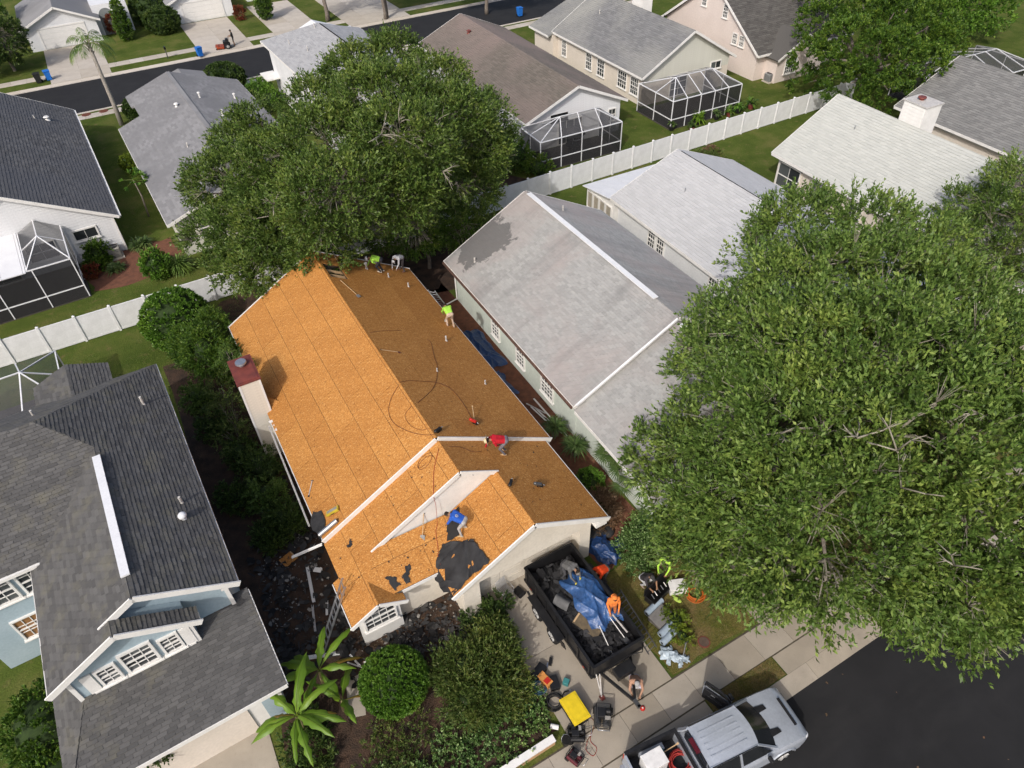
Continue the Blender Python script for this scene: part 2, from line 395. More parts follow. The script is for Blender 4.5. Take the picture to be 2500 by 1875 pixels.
def shingles(root, P, mat, w=0.33, h=0.145, th=0.022, lift=0.004, name='shingles', single=0, jit=0.35):
    """every tab a little lapped slab; all in one part (the nearest ones singly when asked)"""
    if mat.name not in ('charcoal_shingle', 'weathered_pale_shingle'): w, h = 0.52, 0.21      # farther roofs: bigger tabs
    ts, (o, e1, e2, n) = tiles(P, w, h, 0.5+1/7.3, 0.012)
    full = []
    V = []; F = []
    def put(q, rc):
        b = len(V); k = len(q); tt = th*(1+jit*(random.random()-0.5)*2)
        dz = random.uniform(-0.010, 0.010)
        for x, y in q:
            f = (y-rc[2])/(rc[3]-rc[2]); yy = y+(dz if f < 0.01 else 0)
            V.append(o+e1*x+e2*yy+n*(lift+tt*(1-f)+0.002))
        for x, y in q:
            f = (y-rc[2])/(rc[3]-rc[2]); V.append(o+e1*x+e2*(y+(dz if f < 0.01 else 0))+n*(lift-0.004))
        F.append(tuple(range(b, b+k)))
        for i in range(k): F.append((b+i, b+k+i, b+k+(i+1) % k, b+(i+1) % k))
    chosen = set()
    if single:
        Mw = root.matrix_basis
        cand = sorted((( (Mw @ (o+e1*rc[0]+e2*rc[2]))-CAM_POS).length, i) for i, (r, c, q, rc, fu) in enumerate(ts) if fu)
        chosen = {i for _, i in cand[:single]}
    for i, (r, c, q, rc, fu) in enumerate(ts):
        if i not in chosen: put(q, rc)
    me = bpy.data.meshes.new(name); me.from_pydata([tuple(v) for v in V], [], F); me.materials.append(mat); me.update()
    so = link(name, me, root); so['kind'] = 'stuff'
    if chosen:
        mb = MB(); t0 = th+lift+0.003
        ww, hh = w-0.012, h-0.012
        vs = [(0, 0, t0), (ww, 0, t0), (ww, hh, lift+0.003), (0, hh, lift+0.003), (0, 0, 0), (ww, 0, 0), (ww, hh, 0), (0, hh, 0)]
        mb.add(vs, [(0, 1, 2, 3), (0, 4, 5, 1), (1, 5, 6, 2), (2, 6, 7, 3), (3, 7, 4, 0)])
        me1 = mb.mesh('shingle', mat)
        for i in chosen:
            rc = ts[i][3]; p = o+e1*rc[0]+e2*(rc[2]+random.uniform(-0.010, 0.0))
            s = link('shingle', me1, root)
            s.matrix_local = Matrix(((e1.x, e2.x, n.x, p.x), (e1.y, e2.y, n.y, p.y), (e1.z, e2.z, n.z, p.z), (0, 0, 0, 1)))
    return so
def panels(root, P, mat, w, h, th, name, stagger=0.5, gap=0.006, lift=0.0, jit=0.0, flip=None):
    """every panel/board its own object"""
    ts, (o, e1, e2, n) = tiles(P, w, h, stagger, gap, flip)
    res = []
    for r, c, q, rc, fu in ts:
        cx = sum(x for x, y in q)/len(q); cy = sum(y for x, y in q)/len(q)
        cen = o+e1*cx+e2*cy
        dz = lift+random.uniform(-jit, jit)
        mb = MB(); top = [tuple(e1*(x-cx)+e2*(y-cy)+n*dz) for x, y in q]
        mb.prism(top, n*th)
        ob = mb.build(name, mat, root); ob.location = cen; res.append(ob)
    return res
def siding(root, P, mat, out, h=0.19, th=0.02, name='siding_board'):
    """lapped boards on a vertical wall polygon; out = outward normal"""
    out = Vector(out).normalized(); o = Vector(P[0])
    e1 = Vector((0, 0, 1)).cross(out).normalized(); e2 = Vector((0, 0, 1))
    poly = [((Vector(p)-o).dot(e1), (Vector(p)-o).dot(e2)) for p in P]
    y = min(p[1] for p in poly); ym = max(p[1] for p in poly)
    x0 = min(p[0] for p in poly)-1; x1 = max(p[0] for p in poly)+1
    while y < ym-0.02:
        q = clip_rect(poly, x0, x1, y, min(y+h, ym))
        if q:
            cx = sum(a for a, b in q)/len(q)
            mb = MB(); vs = []
            for a, b in q: vs.append(e1*(a-cx)+e2*(b-y)+out*(0.004+th*(1-(b-y)/h)))
            for a, b in q: vs.append(e1*(a-cx)+e2*(b-y)+out*(-0.01))
            k = len(q); ar = sum(q[i][0]*q[(i+1) % k][1]-q[(i+1) % k][0]*q[i][1] for i in range(k))
            idx = list(range(k)) if ar > 0 else list(range(k-1, -1, -1))
            fs = [tuple(idx)]+[(idx[i], k+idx[i], k+idx[(i+1) % k], idx[(i+1) % k]) for i in range(k)]
            mb.add(vs, fs); ob = mb.build(name, mat, root); ob.location = o+e1*cx+e2*y
        y += h

# ------------------------------------------------------------------ ground, roads, pavements
def sheet(name, x0, x1, y0, y1, z, mat, kind='structure', th=None):
    mb = MB()
    if th: mb.box(((x0+x1)/2, (y0+y1)/2, z-th/2), (x1-x0, y1-y0, th))
    else: mb.add([(x0, y0, z), (x1, y0, z), (x1, y1, z), (x0, y1, z)], [(0, 1, 2, 3)])
    return tag(mb.build(name, mat), kind=kind)
sheet('ground', -900, 900, -900, 900, -0.16, M['grass'])
sheet('lawn', -140, 200, -20.9, 54.6, 0.0, M['grass'], th=0.3)
sheet('lawn_beyond_road', -140, 200, 65.3, 170, 0.0, M['grass'], th=0.3)
sheet('road', -140, 200, -34, -21.55, -0.10, M['asphalt'])
sheet('road_behind', -140, 200, 55.2, 64.6, -0.10, M['asphalt'])
def slabs(name, x0, x1, y0, y1, z, mat, sx, sy, th=0.12, piece='slab', gap=0.014):
    root = bpy.data.objects.new(name, None); COL.objects.link(root); root['kind'] = 'structure'
    root.location = (x0, y0, 0)
    cache = {}
    nx = max(1, round((x1-x0)/sx)); ny = max(1, round((y1-y0)/sy))
    wx, wy = (x1-x0)/nx, (y1-y0)/ny
    me = MB().box((0, 0, -th/2), (wx-gap, wy-gap, th)).mesh(piece, mat)
    for i in range(nx):
        for j in range(ny):
            o = link(piece, me, root); o.location = ((i+0.5)*wx, (j+0.5)*wy, z+random.uniform(-0.004, 0.004))
            o.rotation_euler = (random.uniform(-.002, .002), random.uniform(-.002, .002), 0)
    return root
sheet('joint_sand', -21.0, 39.5, -20.07, -18.8, 0.013, M['joint'])
for x0, x1, y0, y1 in ((-0.34, 4.17, -18.8, -12.0), (-0.9, 4.7, -20.9, -20.07), (8.05, 13.6, -20.9, -20.07), (8.61, 13.19, -18.8, -13.3), (-13.99, -9.71, -18.8, -12.3)):
    sheet('joint_sand', x0, x1, y0, y1, 0.0125, M['joint'])
slabs('driveway', -0.35, 4.18, -18.82, -12.0, 0.035, M['concrete'], 4.6, 3.42)
slabs('pavement', -21.0, 39.5, -20.05, -18.86, 0.03, M['concrete'], 1.513, 2)
slabs('driveway_apron', -0.9, 4.7, -20.9, -20.09, 0.02, M['concrete'], 2.8, 2)
slabs('driveway_apron', 8.05, 13.6, -20.9, -20.09, 0.02, M['concrete'], 2.8, 2)
slabs('neighbour_driveway', 8.6, 13.2, -18.82, -13.3, 0.032, M['concrete'], 4.6, 2.8)
slabs('neighbour_driveway', -14.0, -9.7, -18.82, -12.3, 0.032, M['concrete'], 4.3, 3.3)
def gutter(name, y0, y1, z0, z1, x0, x1, step, mat):
    root = bpy.data.objects.new(name, None); COL.objects.link(root); root['kind'] = 'structure'; root.location = (x0, y0, 0)
    n = int((x1-x0)/step)
    mb = MB(); d = y1-y0; ym = y0+(y1-y0)*0.3
    vs = []
    for x in (0.006, step-0.006): vs += [(x, 0, z0), (x, d*0.45, z0-0.045), (x, d, z1), (x, d, -0.3), (x, 0, -0.3)]
    mb.add(vs, [(0, 5, 6, 1), (1, 6, 7, 2), (2, 7, 8, 3), (4, 9, 5, 0), (0, 1, 2, 3, 4), (9, 8, 7, 6, 5)])
    me = mb.mesh('kerb_stone', mat)
    for i in range(n):
        o = link('kerb_stone', me, root); o.location = (i*step, 0, 0)
gutter('kerb', -20.9, -21.56, 0.012, -0.085, -24, 39, 3.0, M['concrete'])
gutter('kerb_behind', 64.58, 65.32, -0.085, 0.012, -60, 66, 3.0, M['concrete_far'])
gutter('kerb_behind_near', 55.25, 54.58, -0.085, 0.012, -60, 66, 3.0, M['concrete_far'])
slabs('pavement_behind', -46, 60, 67.3, 68.75, 0.03, M['concrete_far'], 1.52, 2)
slabs('pavement_behind_near', -46, 60, 52.9, 54.1, 0.03, M['concrete_far'], 1.52, 2)
slabs('far_driveway', -11.9, -5.8, 65.36, 78.2, 0.035, M['concrete_far'], 3.05, 3.2)
slabs('far_driveway', 3.95, 9.9, 65.36, 79.0, 0.036, M['concrete_far'], 3.0, 3.4)
slabs('far_driveway', 13.2, 18.8, 65.36, 82.0, 0.037, M['concrete_far'], 2.8, 3.4)
slabs('far_driveway', 22.0, 30.0, 65.36, 80.0, 0.036, M['concrete_far'], 2.7, 3.4)

# ------------------------------------------------------------------ white vinyl fence
def build_fence():
    a = R(0.54); t = thing('vinyl_fence', 'long white vinyl privacy fence dividing the two rows of backyards', 'fence', (-15.12, 15.48, 0), a)
    sp = 1.9644
    post = MB().box((0, 0, 0.93), (0.13, 0.13, 1.86)).mesh('post', M['vinyl'])
    capm = MB(); capm.add([(-.08, -.08, 0), (.08, -.08, 0), (.08, .08, 0), (-.08, .08, 0), (0, 0, .07)], [(0, 1, 4), (1, 2, 4), (2, 3, 4), (3, 0, 4), (3, 2, 1, 0)])
    capm.box((0, 0, -0.012), (0.16, 0.16, 0.024)); cap = capm.mesh('post_cap', M['vinyl'])
    pan = MB(); L = sp-0.13
    pan.box((0, 0, 0.90), (L, 0.03, 1.62))
    pan.box((0, 0, 1.73), (L, 0.055, 0.10)); pan.box((0, 0, 0.12), (L, 0.055, 0.14))
    pme = pan.mesh('fence_panel', M['vinyl'])
    for i in range(-4, 36):
        p = link('post', post, t); p.location = (i*sp, 0, 0)
        c = link('post_cap', cap, p); c.location = (0, 0, 1.875)
        if i < 35:
            q = link('fence_panel', pme, t); q.location = ((i+0.5)*sp, 0, random.uniform(-0.01, 0.01)); q.rotation_euler = (random.uniform(-.01, .01), 0, 0)
build_fence()

# ------------------------------------------------------------------ house parts
def window(root, c, out, w, h, nx=3, ny=4, fw=0.07, sash=True, glass='glass', mat='white', name='window', sill=True):
    """frame (part) with every pane a sub-part; c = centre on the wall, out = outward normal"""
    out = Vector(out).normalized(); e1 = Vector((0, 0, 1)).cross(out).normalized()
    X = Matrix(((e1.x, out.x, 0, c[0]), (e1.y, out.y, 0, c[1]), (e1.z, out.z, 1, c[2]), (0, 0, 0, 1)))
    # local: x along the wall, y outward, z up
    mb = MB()
    for s in (-1, 1):
        mb.box((s*(w/2-fw/2), 0.03, 0), (fw, 0.10, h)); mb.box((0, 0.031, s*(h/2-fw/2)), (w-2*fw, 0.10, fw))
    if sash: mb.box((0, 0.028, 0), (w-2*fw, 0.08, 0.055))
    iw, ih = w-2*fw, h-2*fw
    for i in range(1, nx): mb.box((-iw/2+iw*i/nx, 0.022, 0), (0.028, 0.05, ih))
    for j in range(1, ny):
        if not (sash and ny % 2 == 0 and j == ny//2): mb.box((0, 0.021, -ih/2+ih*j/ny), (iw, 0.05, 0.028))
    if sill: mb.box((0, 0.06, -h/2-0.03), (w+0.12, 0.14, 0.06))
    o = mb.build(name, M[mat], root); o.matrix_local = X
    pw, ph = iw/nx, ih/ny
    pme = MB().box((0, 0, 0), (pw-0.01, 0.012, ph-0.01)).mesh('pane', M[glass])
    for i in range(nx):
        for j in range(ny):
            p = link('pane', pme, o); p.location = (-iw/2+pw*(i+0.5), 0.012, -ih/2+ph*(j+0.5))
            p.rotation_euler = (random.uniform(-.01, .01), 0, random.uniform(-.01, .01))
    return o
def roof_slab(root, P, mat, th=0.14, name='roof'):
    o, e1, e2, n, poly = frame_of(P)
    mb = MB(); mb.prism([o+e1*x+e2*y for x, y in poly], n*th)
    return mb.build(name, mat, root)
def board(root, p, q, w, h, mat, name='fascia', up=(0, 0, 1)):
    p = Vector(p); q = Vector(q); mb = MB(); mb.bar((0, 0, 0), q-p, w, h, up)
    o = mb.build(name, mat, root); o.location = p; return o
def solid(root, pts_bottom_top, name, mat):
    mb = MB()
    for P, d in pts_bottom_top: mb.prism(P, d)
    return mb.build(name, mat, root)
def vent(root, p, h=0.35, r=0.05, mat='pipe', cap=False, name='vent_pipe'):
    mb = MB(); mb.cyl((0, 0, -0.15), (0, 0, h), r, r, 10); mb.cyl((0, 0, -0.1), (0, 0, 0.05), r*1.9, r*1.2, 10)
    if cap: mb.cyl((0, 0, h+0.02), (0, 0, h+0.09), r*2.0, r*1.3, 12)
    o = mb.build(name, M[mat], root); o.location = p; return o
def gable_house(name, label, cx, cy, yaw, W, v0, v1, he, hr, wall, roofm, tabs=True, inset=0.45, fascia='white', ridge=None, front_side=False, single=0, wallcat='wall', rakes=True):
    """ridge runs along local v; walls up to the eaves with gable ends"""
    root = thing(name, label, 'house', (cx, cy, 0), R(yaw))
    s = (hr-he)/(W/2); hw = W/2-inset; a, b = v0+inset, v1-inset
    zt = he+s*inset-0.16                                     # wall top where it meets the sloping deck
    P = [(-hw, a, 0), (hw, a, 0), (hw, a, zt), (0, a, hr-0.17), (-hw, a, zt)]
    mb = MB(); mb.prism([(x, a, z) for x, y, z in P], Vector((0, a-b, 0)))
    mb.build('wall', wall, root)
    for sg, nm in ((-1, 'roof_left'), (1, 'roof_right')):
        pl = [(sg*W/2, v0, he), (sg*W/2, v1, he), (0, v1, hr), (0, v0, hr)]
        if sg > 0: pl = pl[::-1]
        roof_slab(root, pl, roofm, name='roof_slope')
        if tabs: shingles(root, pl, roofm, single=single)
        if fascia:
            e = sg*(W/2+0.018)
            board(root, (e, v0+0.01, he-0.10), (e, v1-0.01, he-0.10), 0.03, 0.20, M[fascia])
            if rakes:
                for v in (v0-0.018, v1+0.018):
                    board(root, (sg*W/2, v, he-0.085), (sg*0.02, v, hr-0.085), 0.034, 0.21, M[fascia], 'rake_board')
    if ridge:
        rb = MB(); ln = v1-v0; k = int(ln/0.3)
        for i in range(k):
            y = v0+ln*(i+0.5)/k
            for sg in (-1, 1):
                d = 0.16
                rb.add([(0, y-.155, hr+.028), (0, y+.155, hr+.022), (sg*d, y+.155, hr-d*s+.022), (sg*d, y-.155, hr-d*s+.03)], [(0, 1, 2, 3) if sg < 0 else (3, 2, 1, 0)])
        rb.build('ridge_cap', ridge, root)
    return root
# ================================================================== the house being re-roofed (orange sheathing)
def osb_plane(root, P, th=0.016):
    return panels(root, P, M['osb'], 2.44, 1.22, th, 'sheathing_panel', 0.5, 0.016, 0.012, 0.0035)
def build_main_house():
    H = thing('stripped_roof_house', 'cream house stripped to bare orange roof sheathing, workers on its roof', 'house')
    A1l = [(-5.4, -8.1, 2.8), (0, -8.1, 5.88), (0, 8.1, 5.88), (-5.4, 8.1, 2.8)][::-1]
    A1r = [(0, -8.1, 5.88), (5.4, -8.1, 2.8), (5.4, 8.1, 2.8), (0, 8.1, 5.88)]
    zl = lambda u: 5.69+0.57*u
    zr = lambda u: 5.7485-0.57*u
    zf = lambda v: 3.60+0.53*(v+10.05)
    zg = lambda u: zr(1.62)-0.58*(1.62-u)
    L2 = [(0.05, -8.12), (0.05, -10.05), (-3.67, -10.05), (-4.55, -10.99), (-4.55, -12.1), (-5.7, -12.1), (-5.7, -9.95), (-5.42, -9.95), (-5.42, -8.12)]
    A2l = [(u, v, zl(u)) for u, v in L2]
    A2r = [(u, v, zr(u)) for u, v in [(0.05, -8.12), (0.05, -10.05), (1.62, -10.05), (1.62, -13.05), (5.1, -13.05), (5.1, -8.12)]]
    ug = (3.6-zr(1.62)+0.58*1.62)/0.58
    GL = [(u, v, zg(u)) for u, v in [(1.62, -10.02), (ug, -10.02), (-1.95, -11.75+0.1), (-1.95, -13.05), (1.62, -13.05)]]
    FR = [(u, v, zf(v)) for u, v in [(-3.67, -10.05), (-4.55, -10.99), (-3.85, -11.75), (-2.0, -11.75), (ug, -10.05)]]
    BR = [(u, v, 3.10-0.57*(u+4.55)) for u, v in [(-4.55, -10.99), (-4.55, -12.1), (-3.5, -12.1), (-3.5, -11.75), (-3.85, -11.75)]]
    deck = M['deck']
    # open hole near the ridge on the right slope: leave three sheets out by building the slope around it
    for P in (A1l, A2l, GL, FR, BR, A2r): roof_slab(H, P, deck, 0.10, 'roof_deck')
    zz = lambda u: 5.88-0.5704*u
    def R1(pts): return [(u, v, zz(u)) for u, v in pts]
    hx0, hx1, hy0, hy1 = 0.13, 1.0, 5.25, 6.75
    for pts in ([(0, -8.1), (5.4, -8.1), (5.4, hy0), (0, hy0)], [(hx1, hy0), (5.4, hy0), (5.4, hy1), (hx1, hy1)], [(0, hy1), (5.4, hy1), (5.4, 8.1), (0, 8.1)], [(0, hy0), (hx0, hy0), (hx0, hy1), (0, hy1)]):
        roof_slab(H, R1(pts), deck, 0.10, 'roof_deck')
    for P in (A1l, A2l, GL, FR, BR, A2r): osb_plane(H, P)
    o, e1, e2, n, poly = frame_of(R1([(0, -8.1), (5.4, -8.1), (5.4, 8.1), (0, 8.1)]))
    ts, (o, e1, e2, n) = tiles(R1([(0, -8.1), (5.4, -8.1), (5.4, 8.1), (0, 8.1)]), 2.44, 1.22, 0.5, 0.016)
    for r, c, q, rc, fu in ts:
        cells = [q]
        # cut the hole out of the sheets it touches
        W3 = [o+e1*x+e2*y for x, y in q]
        ys = [p.y for p in W3]; xs = [p.x for p in W3]
        if max(ys) > hy0 and min(ys) < hy1 and min(xs) < hx1-0.01:
            cells = []
            for (a, b, cc, d) in ((-9, 9, -20, hy0), (-9, 9, hy1, 20), (hx1, 9, hy0, hy1), (-9, hx0, hy0, hy1)):
                k = clip_rect([(p.x, p.y) for p in W3], a, b, cc, d)
                if k: cells.append([((Vector((x, y, zz(x)))-o).dot(e1), (Vector((x, y, zz(x)))-o).dot(e2)) for x, y in k])
        for q2 in cells:
            cx = sum(x for x, y in q2)/len(q2); cy = sum(y for x, y in q2)/len(q2)
            mb = MB(); dz = 0.012+random.uniform(-.0035, .0035)
            mb.prism([tuple(e1*(x-cx)+e2*(y-cy)+n*dz) for x, y in q2], n*0.016)
            ob = mb.build('sheathing_panel', M['osb'], H); ob.location = o+e1*cx+e2*cy
    # rafters seen in the hole and darkness of the attic floor
    for y in (5.75, 6.25): board(H, (0.05, y, zz(0.05)-0.17), (1.3, y, zz(1.3)-0.17), 0.06, 0.14, M['wood'], 'rafter')
    # walls
    def wall(pts, d, name='wall', mat='cream'):
        mb = MB(); mb.prism(pts, Vector(d)); return mb.build(name, M[mat], H)
    zt = 2.9
    wall([(-4.95, -7.7, 0), (4.95, -7.7, 0), (4.95, -7.7, zt), (-4.95, -7.7, zt)], (0, -15.4, 0))
    for y in (-7.7, 7.5): wall([(-4.95, y, zt-.02), (4.95, y, zt-.02), (0, y, 5.70)], (0, -0.2, 0), 'gable_end')
    wall([(-4.95, -9.7, 0), (4.5, -9.7, 0), (4.5, -9.7, zr(4.5)-0.12), (0.05, -9.7, zr(.05)-0.12), (-4.95, -9.7, zl(-4.95)-0.12)], (0, -2.0, 0))
    # white gable face above the porch roof
    wall([(-3.75, -9.99, 3.40), (1.5, -9.99, 3.40), (1.5, -9.99, zr(1.5)-0.10), (0.05, -9.99, zr(.05)-0.11), (-3.75, -9.99, zl(-3.75)-0.10)], (0, -0.27, 0), 'gable_face', 'white')
    # porch / entry wall and bay
    wall([(-5.05, -11.2, 0), (-1.45, -11.2, 0), (-1.45, -11.2, 2.72), (-5.05, -11.2, 2.72)], (0, -1.45, 0))
    wall([(-5.40, -11.62, 0), (-3.72, -11.62, 0), (-3.72, -11.62, 2.42), (-4.55, -11.62, 2.90), (-5.40, -11.62, 2.44)], (0, -0.41, 0), 'bay_wall', 'white')
    # garage: recessed door wall, two wing walls, gable
    wall([(-1.45, -12.04, 0), (4.52, -12.04, 0), (4.52, -12.04, 2.6), (-1.45, -12.04, 2.6)], (0, -2.3, 0))
    gz = lambda u: (zg(u) if u < 1.62 else zr(u))-0.12
    wall([(-1.45, -12.72, 2.28), (4.52, -12.72, 2.28), (4.52, -12.72, gz(4.52)), (1.62, -12.72, gz(1.62)), (-1.45, -12.72, gz(-1.45))], (0, -0.66, 0), 'garage_gable')
    wall([(-1.45, -12.70, 0), (-0.72, -12.70, 0), (-0.72, -12.70, 2.30), (-1.45, -12.70, 2.30)], (0, -0.64, 0), 'garage_pier')
    wall([(4.0, -12.70, 0), (4.52, -12.70, 0), (4.52, -12.70, 2.30), (4.0, -12.70, 2.30)], (0, -0.64, 0), 'garage_pier')
    # sectional garage door, each panel a piece
    gd = bpy.data.objects.new('garage_door', None); COL.objects.link(gd); gd.parent = H; gd.location = (-0.72, -12.07, 0.02)
    pme = MB().box((0, 0, 0), (1.165, 0.03, 0.55)).box((0, -0.016, 0), (0.95, 0.02, 0.36)).mesh('door_panel', M['cream'])
    for i in range(4):
        for j in range(4):
            p = link('door_panel', pme, gd); p.location = (0.59+1.178*i, 0, 0.28+0.563*j)
    # rake and eave trim
    W = M['white']
    for sg in (-1, 1):
        board(H, (sg*5.42, -8.14, 2.74), (sg*0.02, -8.14, 5.82), 0.05, 0.22, W, 'rake_board')
        board(H, (sg*5.42, 8.14, 2.72), (sg*0.02, 8.14, 5.80), 0.05, 0.20, W, 'rake_board')
    board(H, (-3.95, -10.09, zl(-3.95)-0.03), (0.05, -10.09, zl(0.05)-0.05), 0.05, 0.20, W, 'rake_board')
    board(H, (0.05, -10.09, zr(.05)-0.05), (1.66, -10.09, zr(1.66)-0.05), 0.05, 0.20, W, 'rake_board')
    board(H, (1.62, -13.09, zr(1.62)-0.08), (5.14, -13.09, zr(5.14)-0.08), 0.05, 0.22, W, 'rake_board')
    board(H, (1.62, -13.09, zg(1.62)-0.08), (-2.0, -13.09, zg(-2.0)-0.08), 0.05, 0.22, W, 'rake_board')
    board(H, (-4.55, -12.13, 3.03), (-5.74, -12.13, zl(-5.74)-0.07), 0.04, 0.18, W, 'rake_board')
    board(H, (-4.55, -12.13, 3.03), (-3.46, -12.13, 2.41), 0.04, 0.18, W, 'rake_board')
    board(H, (-5.42, -8.0, 2.70), (-5.42, -0.2, 2.70), 0.03, 0.17, W, 'fascia'); board(H, (-5.42, 2.4, 2.70), (-5.42, 8.1, 2.70), 0.03, 0.17, W, 'fascia')
    board(H, (5.42, -8.1, 2.70), (5.42, 8.1, 2.70), 0.03, 0.17, W, 'fascia')
    board(H, (5.13, -13.05, zr(5.1)-0.10), (5.13, -8.2, zr(5.1)-0.10), 0.03, 0.17, W, 'fascia')
    board(H, (-3.50, -11.78, zf(-11.75)-0.08), (-2.02, -11.78, zf(-11.75)-0.08), 0.03, 0.17, W, 'fascia')
    board(H, (-5.73, -12.1, zl(-5.7)-0.09), (-5.73, -9.97, zl(-5.7)-0.09), 0.03, 0.17, W, 'fascia')
    # boxed eave returns under the main gable
    for sg in (-1, 1):
        solid(H, [([(sg*5.36, -8.10, 2.70), (sg*4.7, -8.10, 2.70), (sg*4.7, -7.75, 2.70), (sg*5.36, -7.75, 2.70)][::sg], Vector((0, 0, 0.3)))], 'eave_return', W)
    solid(H, [([(5.08, -13.04, 2.62), (4.54, -13.04, 2.62), (4.54, -12.6, 2.62), (5.08, -12.6, 2.62)], Vector((0, 0, 0.22)))], 'eave_return', W)
    # bay window under the little gable
    window(H, (-4.56, -11.63, 1.62), (0, -1, 0), 1.34, 1.35, 4, 4, sash=True)
    solid(H, [([(-3.46, -12.05, 2.40), (-3.46, -11.2, 2.40), (-3.98, -11.2, 2.40), (-3.98, -12.05, 2.40)], Vector((0, 0, 0.06)))], 'soffit', W)
    for x in (): solid(H, [([(x-.06, -12.0, 0), (x+.06, -12.0, 0), (x+.06, -12.0, 2.45), (x-.06, -12.0, 2.45)], Vector((0, -0.12, 0)))], 'porch_post', W) if x > -4 else None
    # US flag panel on the entry wall (black and white)
    fl = bpy.data.objects.new('flag_panel', None); COL.objects.link(fl); fl.parent = H; fl.location = (-2.55, -11.225, 2.05)
    fw, fh = 1.25, 0.62
    MB().box((0, 0.0, 0), (fw, 0.02, fh)).build('flag_field', simple('flag_white', (0.75, 0.74, 0.72)), fl)
    simple('flag_black', (0.03, 0.03, 0.035)); simple('flag_red', (0.16, 0.03, 0.03))
    for i in range(7):
        x0 = -fw/2 if i > 3 else -fw/2+0.5
        z = fh/2-fh/13*(2*i+0.5)
        MB().box(((x0+fw/2)/2, -0.0125, z), (fw/2-x0, 0.006, fh/13)).build('stripe', M['flag_red'] if i == 0 else M['flag_black'], fl)
    MB().box((-fw/2+0.25, -0.014, fh/2-fh*3.5/13), (0.5, 0.008, fh*7/13)).build('canton', M['flag_black'], fl)
    st = MB()
    for a in range(9):
        for b in range(5 if a % 2 == 0 else 4):
            st.ell((-fw/2+0.05+0.05*a, -0.019, fh/2-0.05-0.065*b-(0.032 if a % 2 else 0)), (0.013, 0.004, 0.013), 5, 4)
    so = st.build('stars', M['flag_white'], fl); so['kind'] = 'stuff'
    # chimney with lap siding and rusty cap
    ch = bpy.data.objects.new('chimney', None); COL.objects.link(ch); ch.parent = H; ch.location = (-5.66, 1.25, 0)
    mb = MB(); mb.box((0, 0, 2.48), (0.98, 1.9, 4.96)); mb.build('chimney_shaft', M['cream'], ch)
    siding(ch, [(-0.42, -0.952, 2.2), (0.42, -0.952, 2.2), (0.42, -0.952, 4.96), (-0.42, -0.952, 4.96)], M['cream'], (0, -1, 0), 0.17, 0.016)
    siding(ch, [(-0.492, -0.86, 2.2), (-0.492, 0.86, 2.2), (-0.492, 0.86, 4.96), (-0.492, -0.86, 4.96)], M['white'], (-1, 0, 0), 0.17, 0.016)  # left face whiter than the cream front: sunlit side put into the colour
    for sx in (-1, 1): MB().box((sx*0.46, -0.955, 2.6), (0.09, 0.05, 4.7)).build('corner_board', M['white'], ch)
    mb = MB(); mb.box((0, 0, 5.0), (1.10, 2.0, 0.07)); mb.box((0, 0, 5.045), (0.9, 1.8, 0.03)); cp = mb.build('chimney_cap', M['rust'], ch)
    mb = MB(); mb.cyl((0, 0.35, 5.05), (0, 0.35, 5.2), 0.16, 0.16, 20); mb.cyl((0, 0.35, 5.2), (0, 0.35, 5.27), 0.27, 0.25, 24); mb.build('flue', M['alu'], cp)
    # torn eave by the chimney, cricket behind it
    solid(H, [([(-5.16, 0.32, 3.0), (-4.7, 0.32, 3.26), (-5.16, 1.0, 3.32)], Vector((0.05, 0.05, 0.1)))], 'chimney_flashing', M['osb'])
    return H
MAIN = build_main_house()
ZR = lambda u: 5.88-0.5704*u          # right slope of the main roof
ZL = lambda u: 5.88+0.5704*u
for (u, v, h, r, c) in ((2.55, 7.0, .34, .055, 1), (4.35, 5.55, .26, .04, 0), (4.0, -0.2, .3, .045, 0), (4.25, -4.0, .24, .035, 0), (2.2, -3.2, .2, .03, 0), (4.9, 1.9, .12, .03, 0), (3.55, 6.4, .26, .035, 0)):
    vent(MAIN, (u, v, ZR(u)+0.02), h, r, 'pipe', bool(c))

# ================================================================== neighbours
SH = {
 'B': shingle_mat('weathered_pale_shingle', (0.33, 0.332, 0.322), (0.41, 0.412, 0.40), (0.355, 0.32, 0.305), 0.22, algae=(-3.6, 6.2, 3.6), streak=0.35),
 'C': shingle_mat('white_shingle', (0.50, 0.505, 0.51), (0.56, 0.565, 0.57)),
 'D': shingle_mat('cream_shingle', (0.50, 0.51, 0.475), (0.56, 0.57, 0.53)),
 'N': shingle_mat('charcoal_shingle', (0.086, 0.085, 0.084), (0.132, 0.130, 0.127), None, 0.3, moss=(0.16, 0.15, 0.11)),
 'M': shingle_mat('blue_grey_shingle', (0.095, 0.094, 0.095), (0.175, 0.172, 0.170), (0.105, 0.107, 0.115), 0.15),
 'L': shingle_mat('light_grey_shingle', (0.225, 0.225, 0.23), (0.30, 0.30, 0.305), (0.19, 0.19, 0.195), 0.3),
 'K': shingle_mat('pale_grey_shingle', (0.34, 0.345, 0.355), (0.42, 0.425, 0.435)),
 'F': shingle_mat('brown_shingle', (0.150, 0.133, 0.112), (0.200, 0.174, 0.148), (0.215, 0.172, 0.152), 0.12),
 'G': shingle_mat('grey_shingle', (0.175, 0.178, 0.18), (0.235, 0.238, 0.24), (0.28, 0.28, 0.26), 0.12),
 'E': shingle_mat('dark_grey_shingle', (0.19, 0.19, 0.185), (0.26, 0.26, 0.25), streak=.3),
 'H': shingle_mat('dark_brown_shingle', (0.085, 0.08, 0.075), (0.13, 0.125, 0.115)),
}
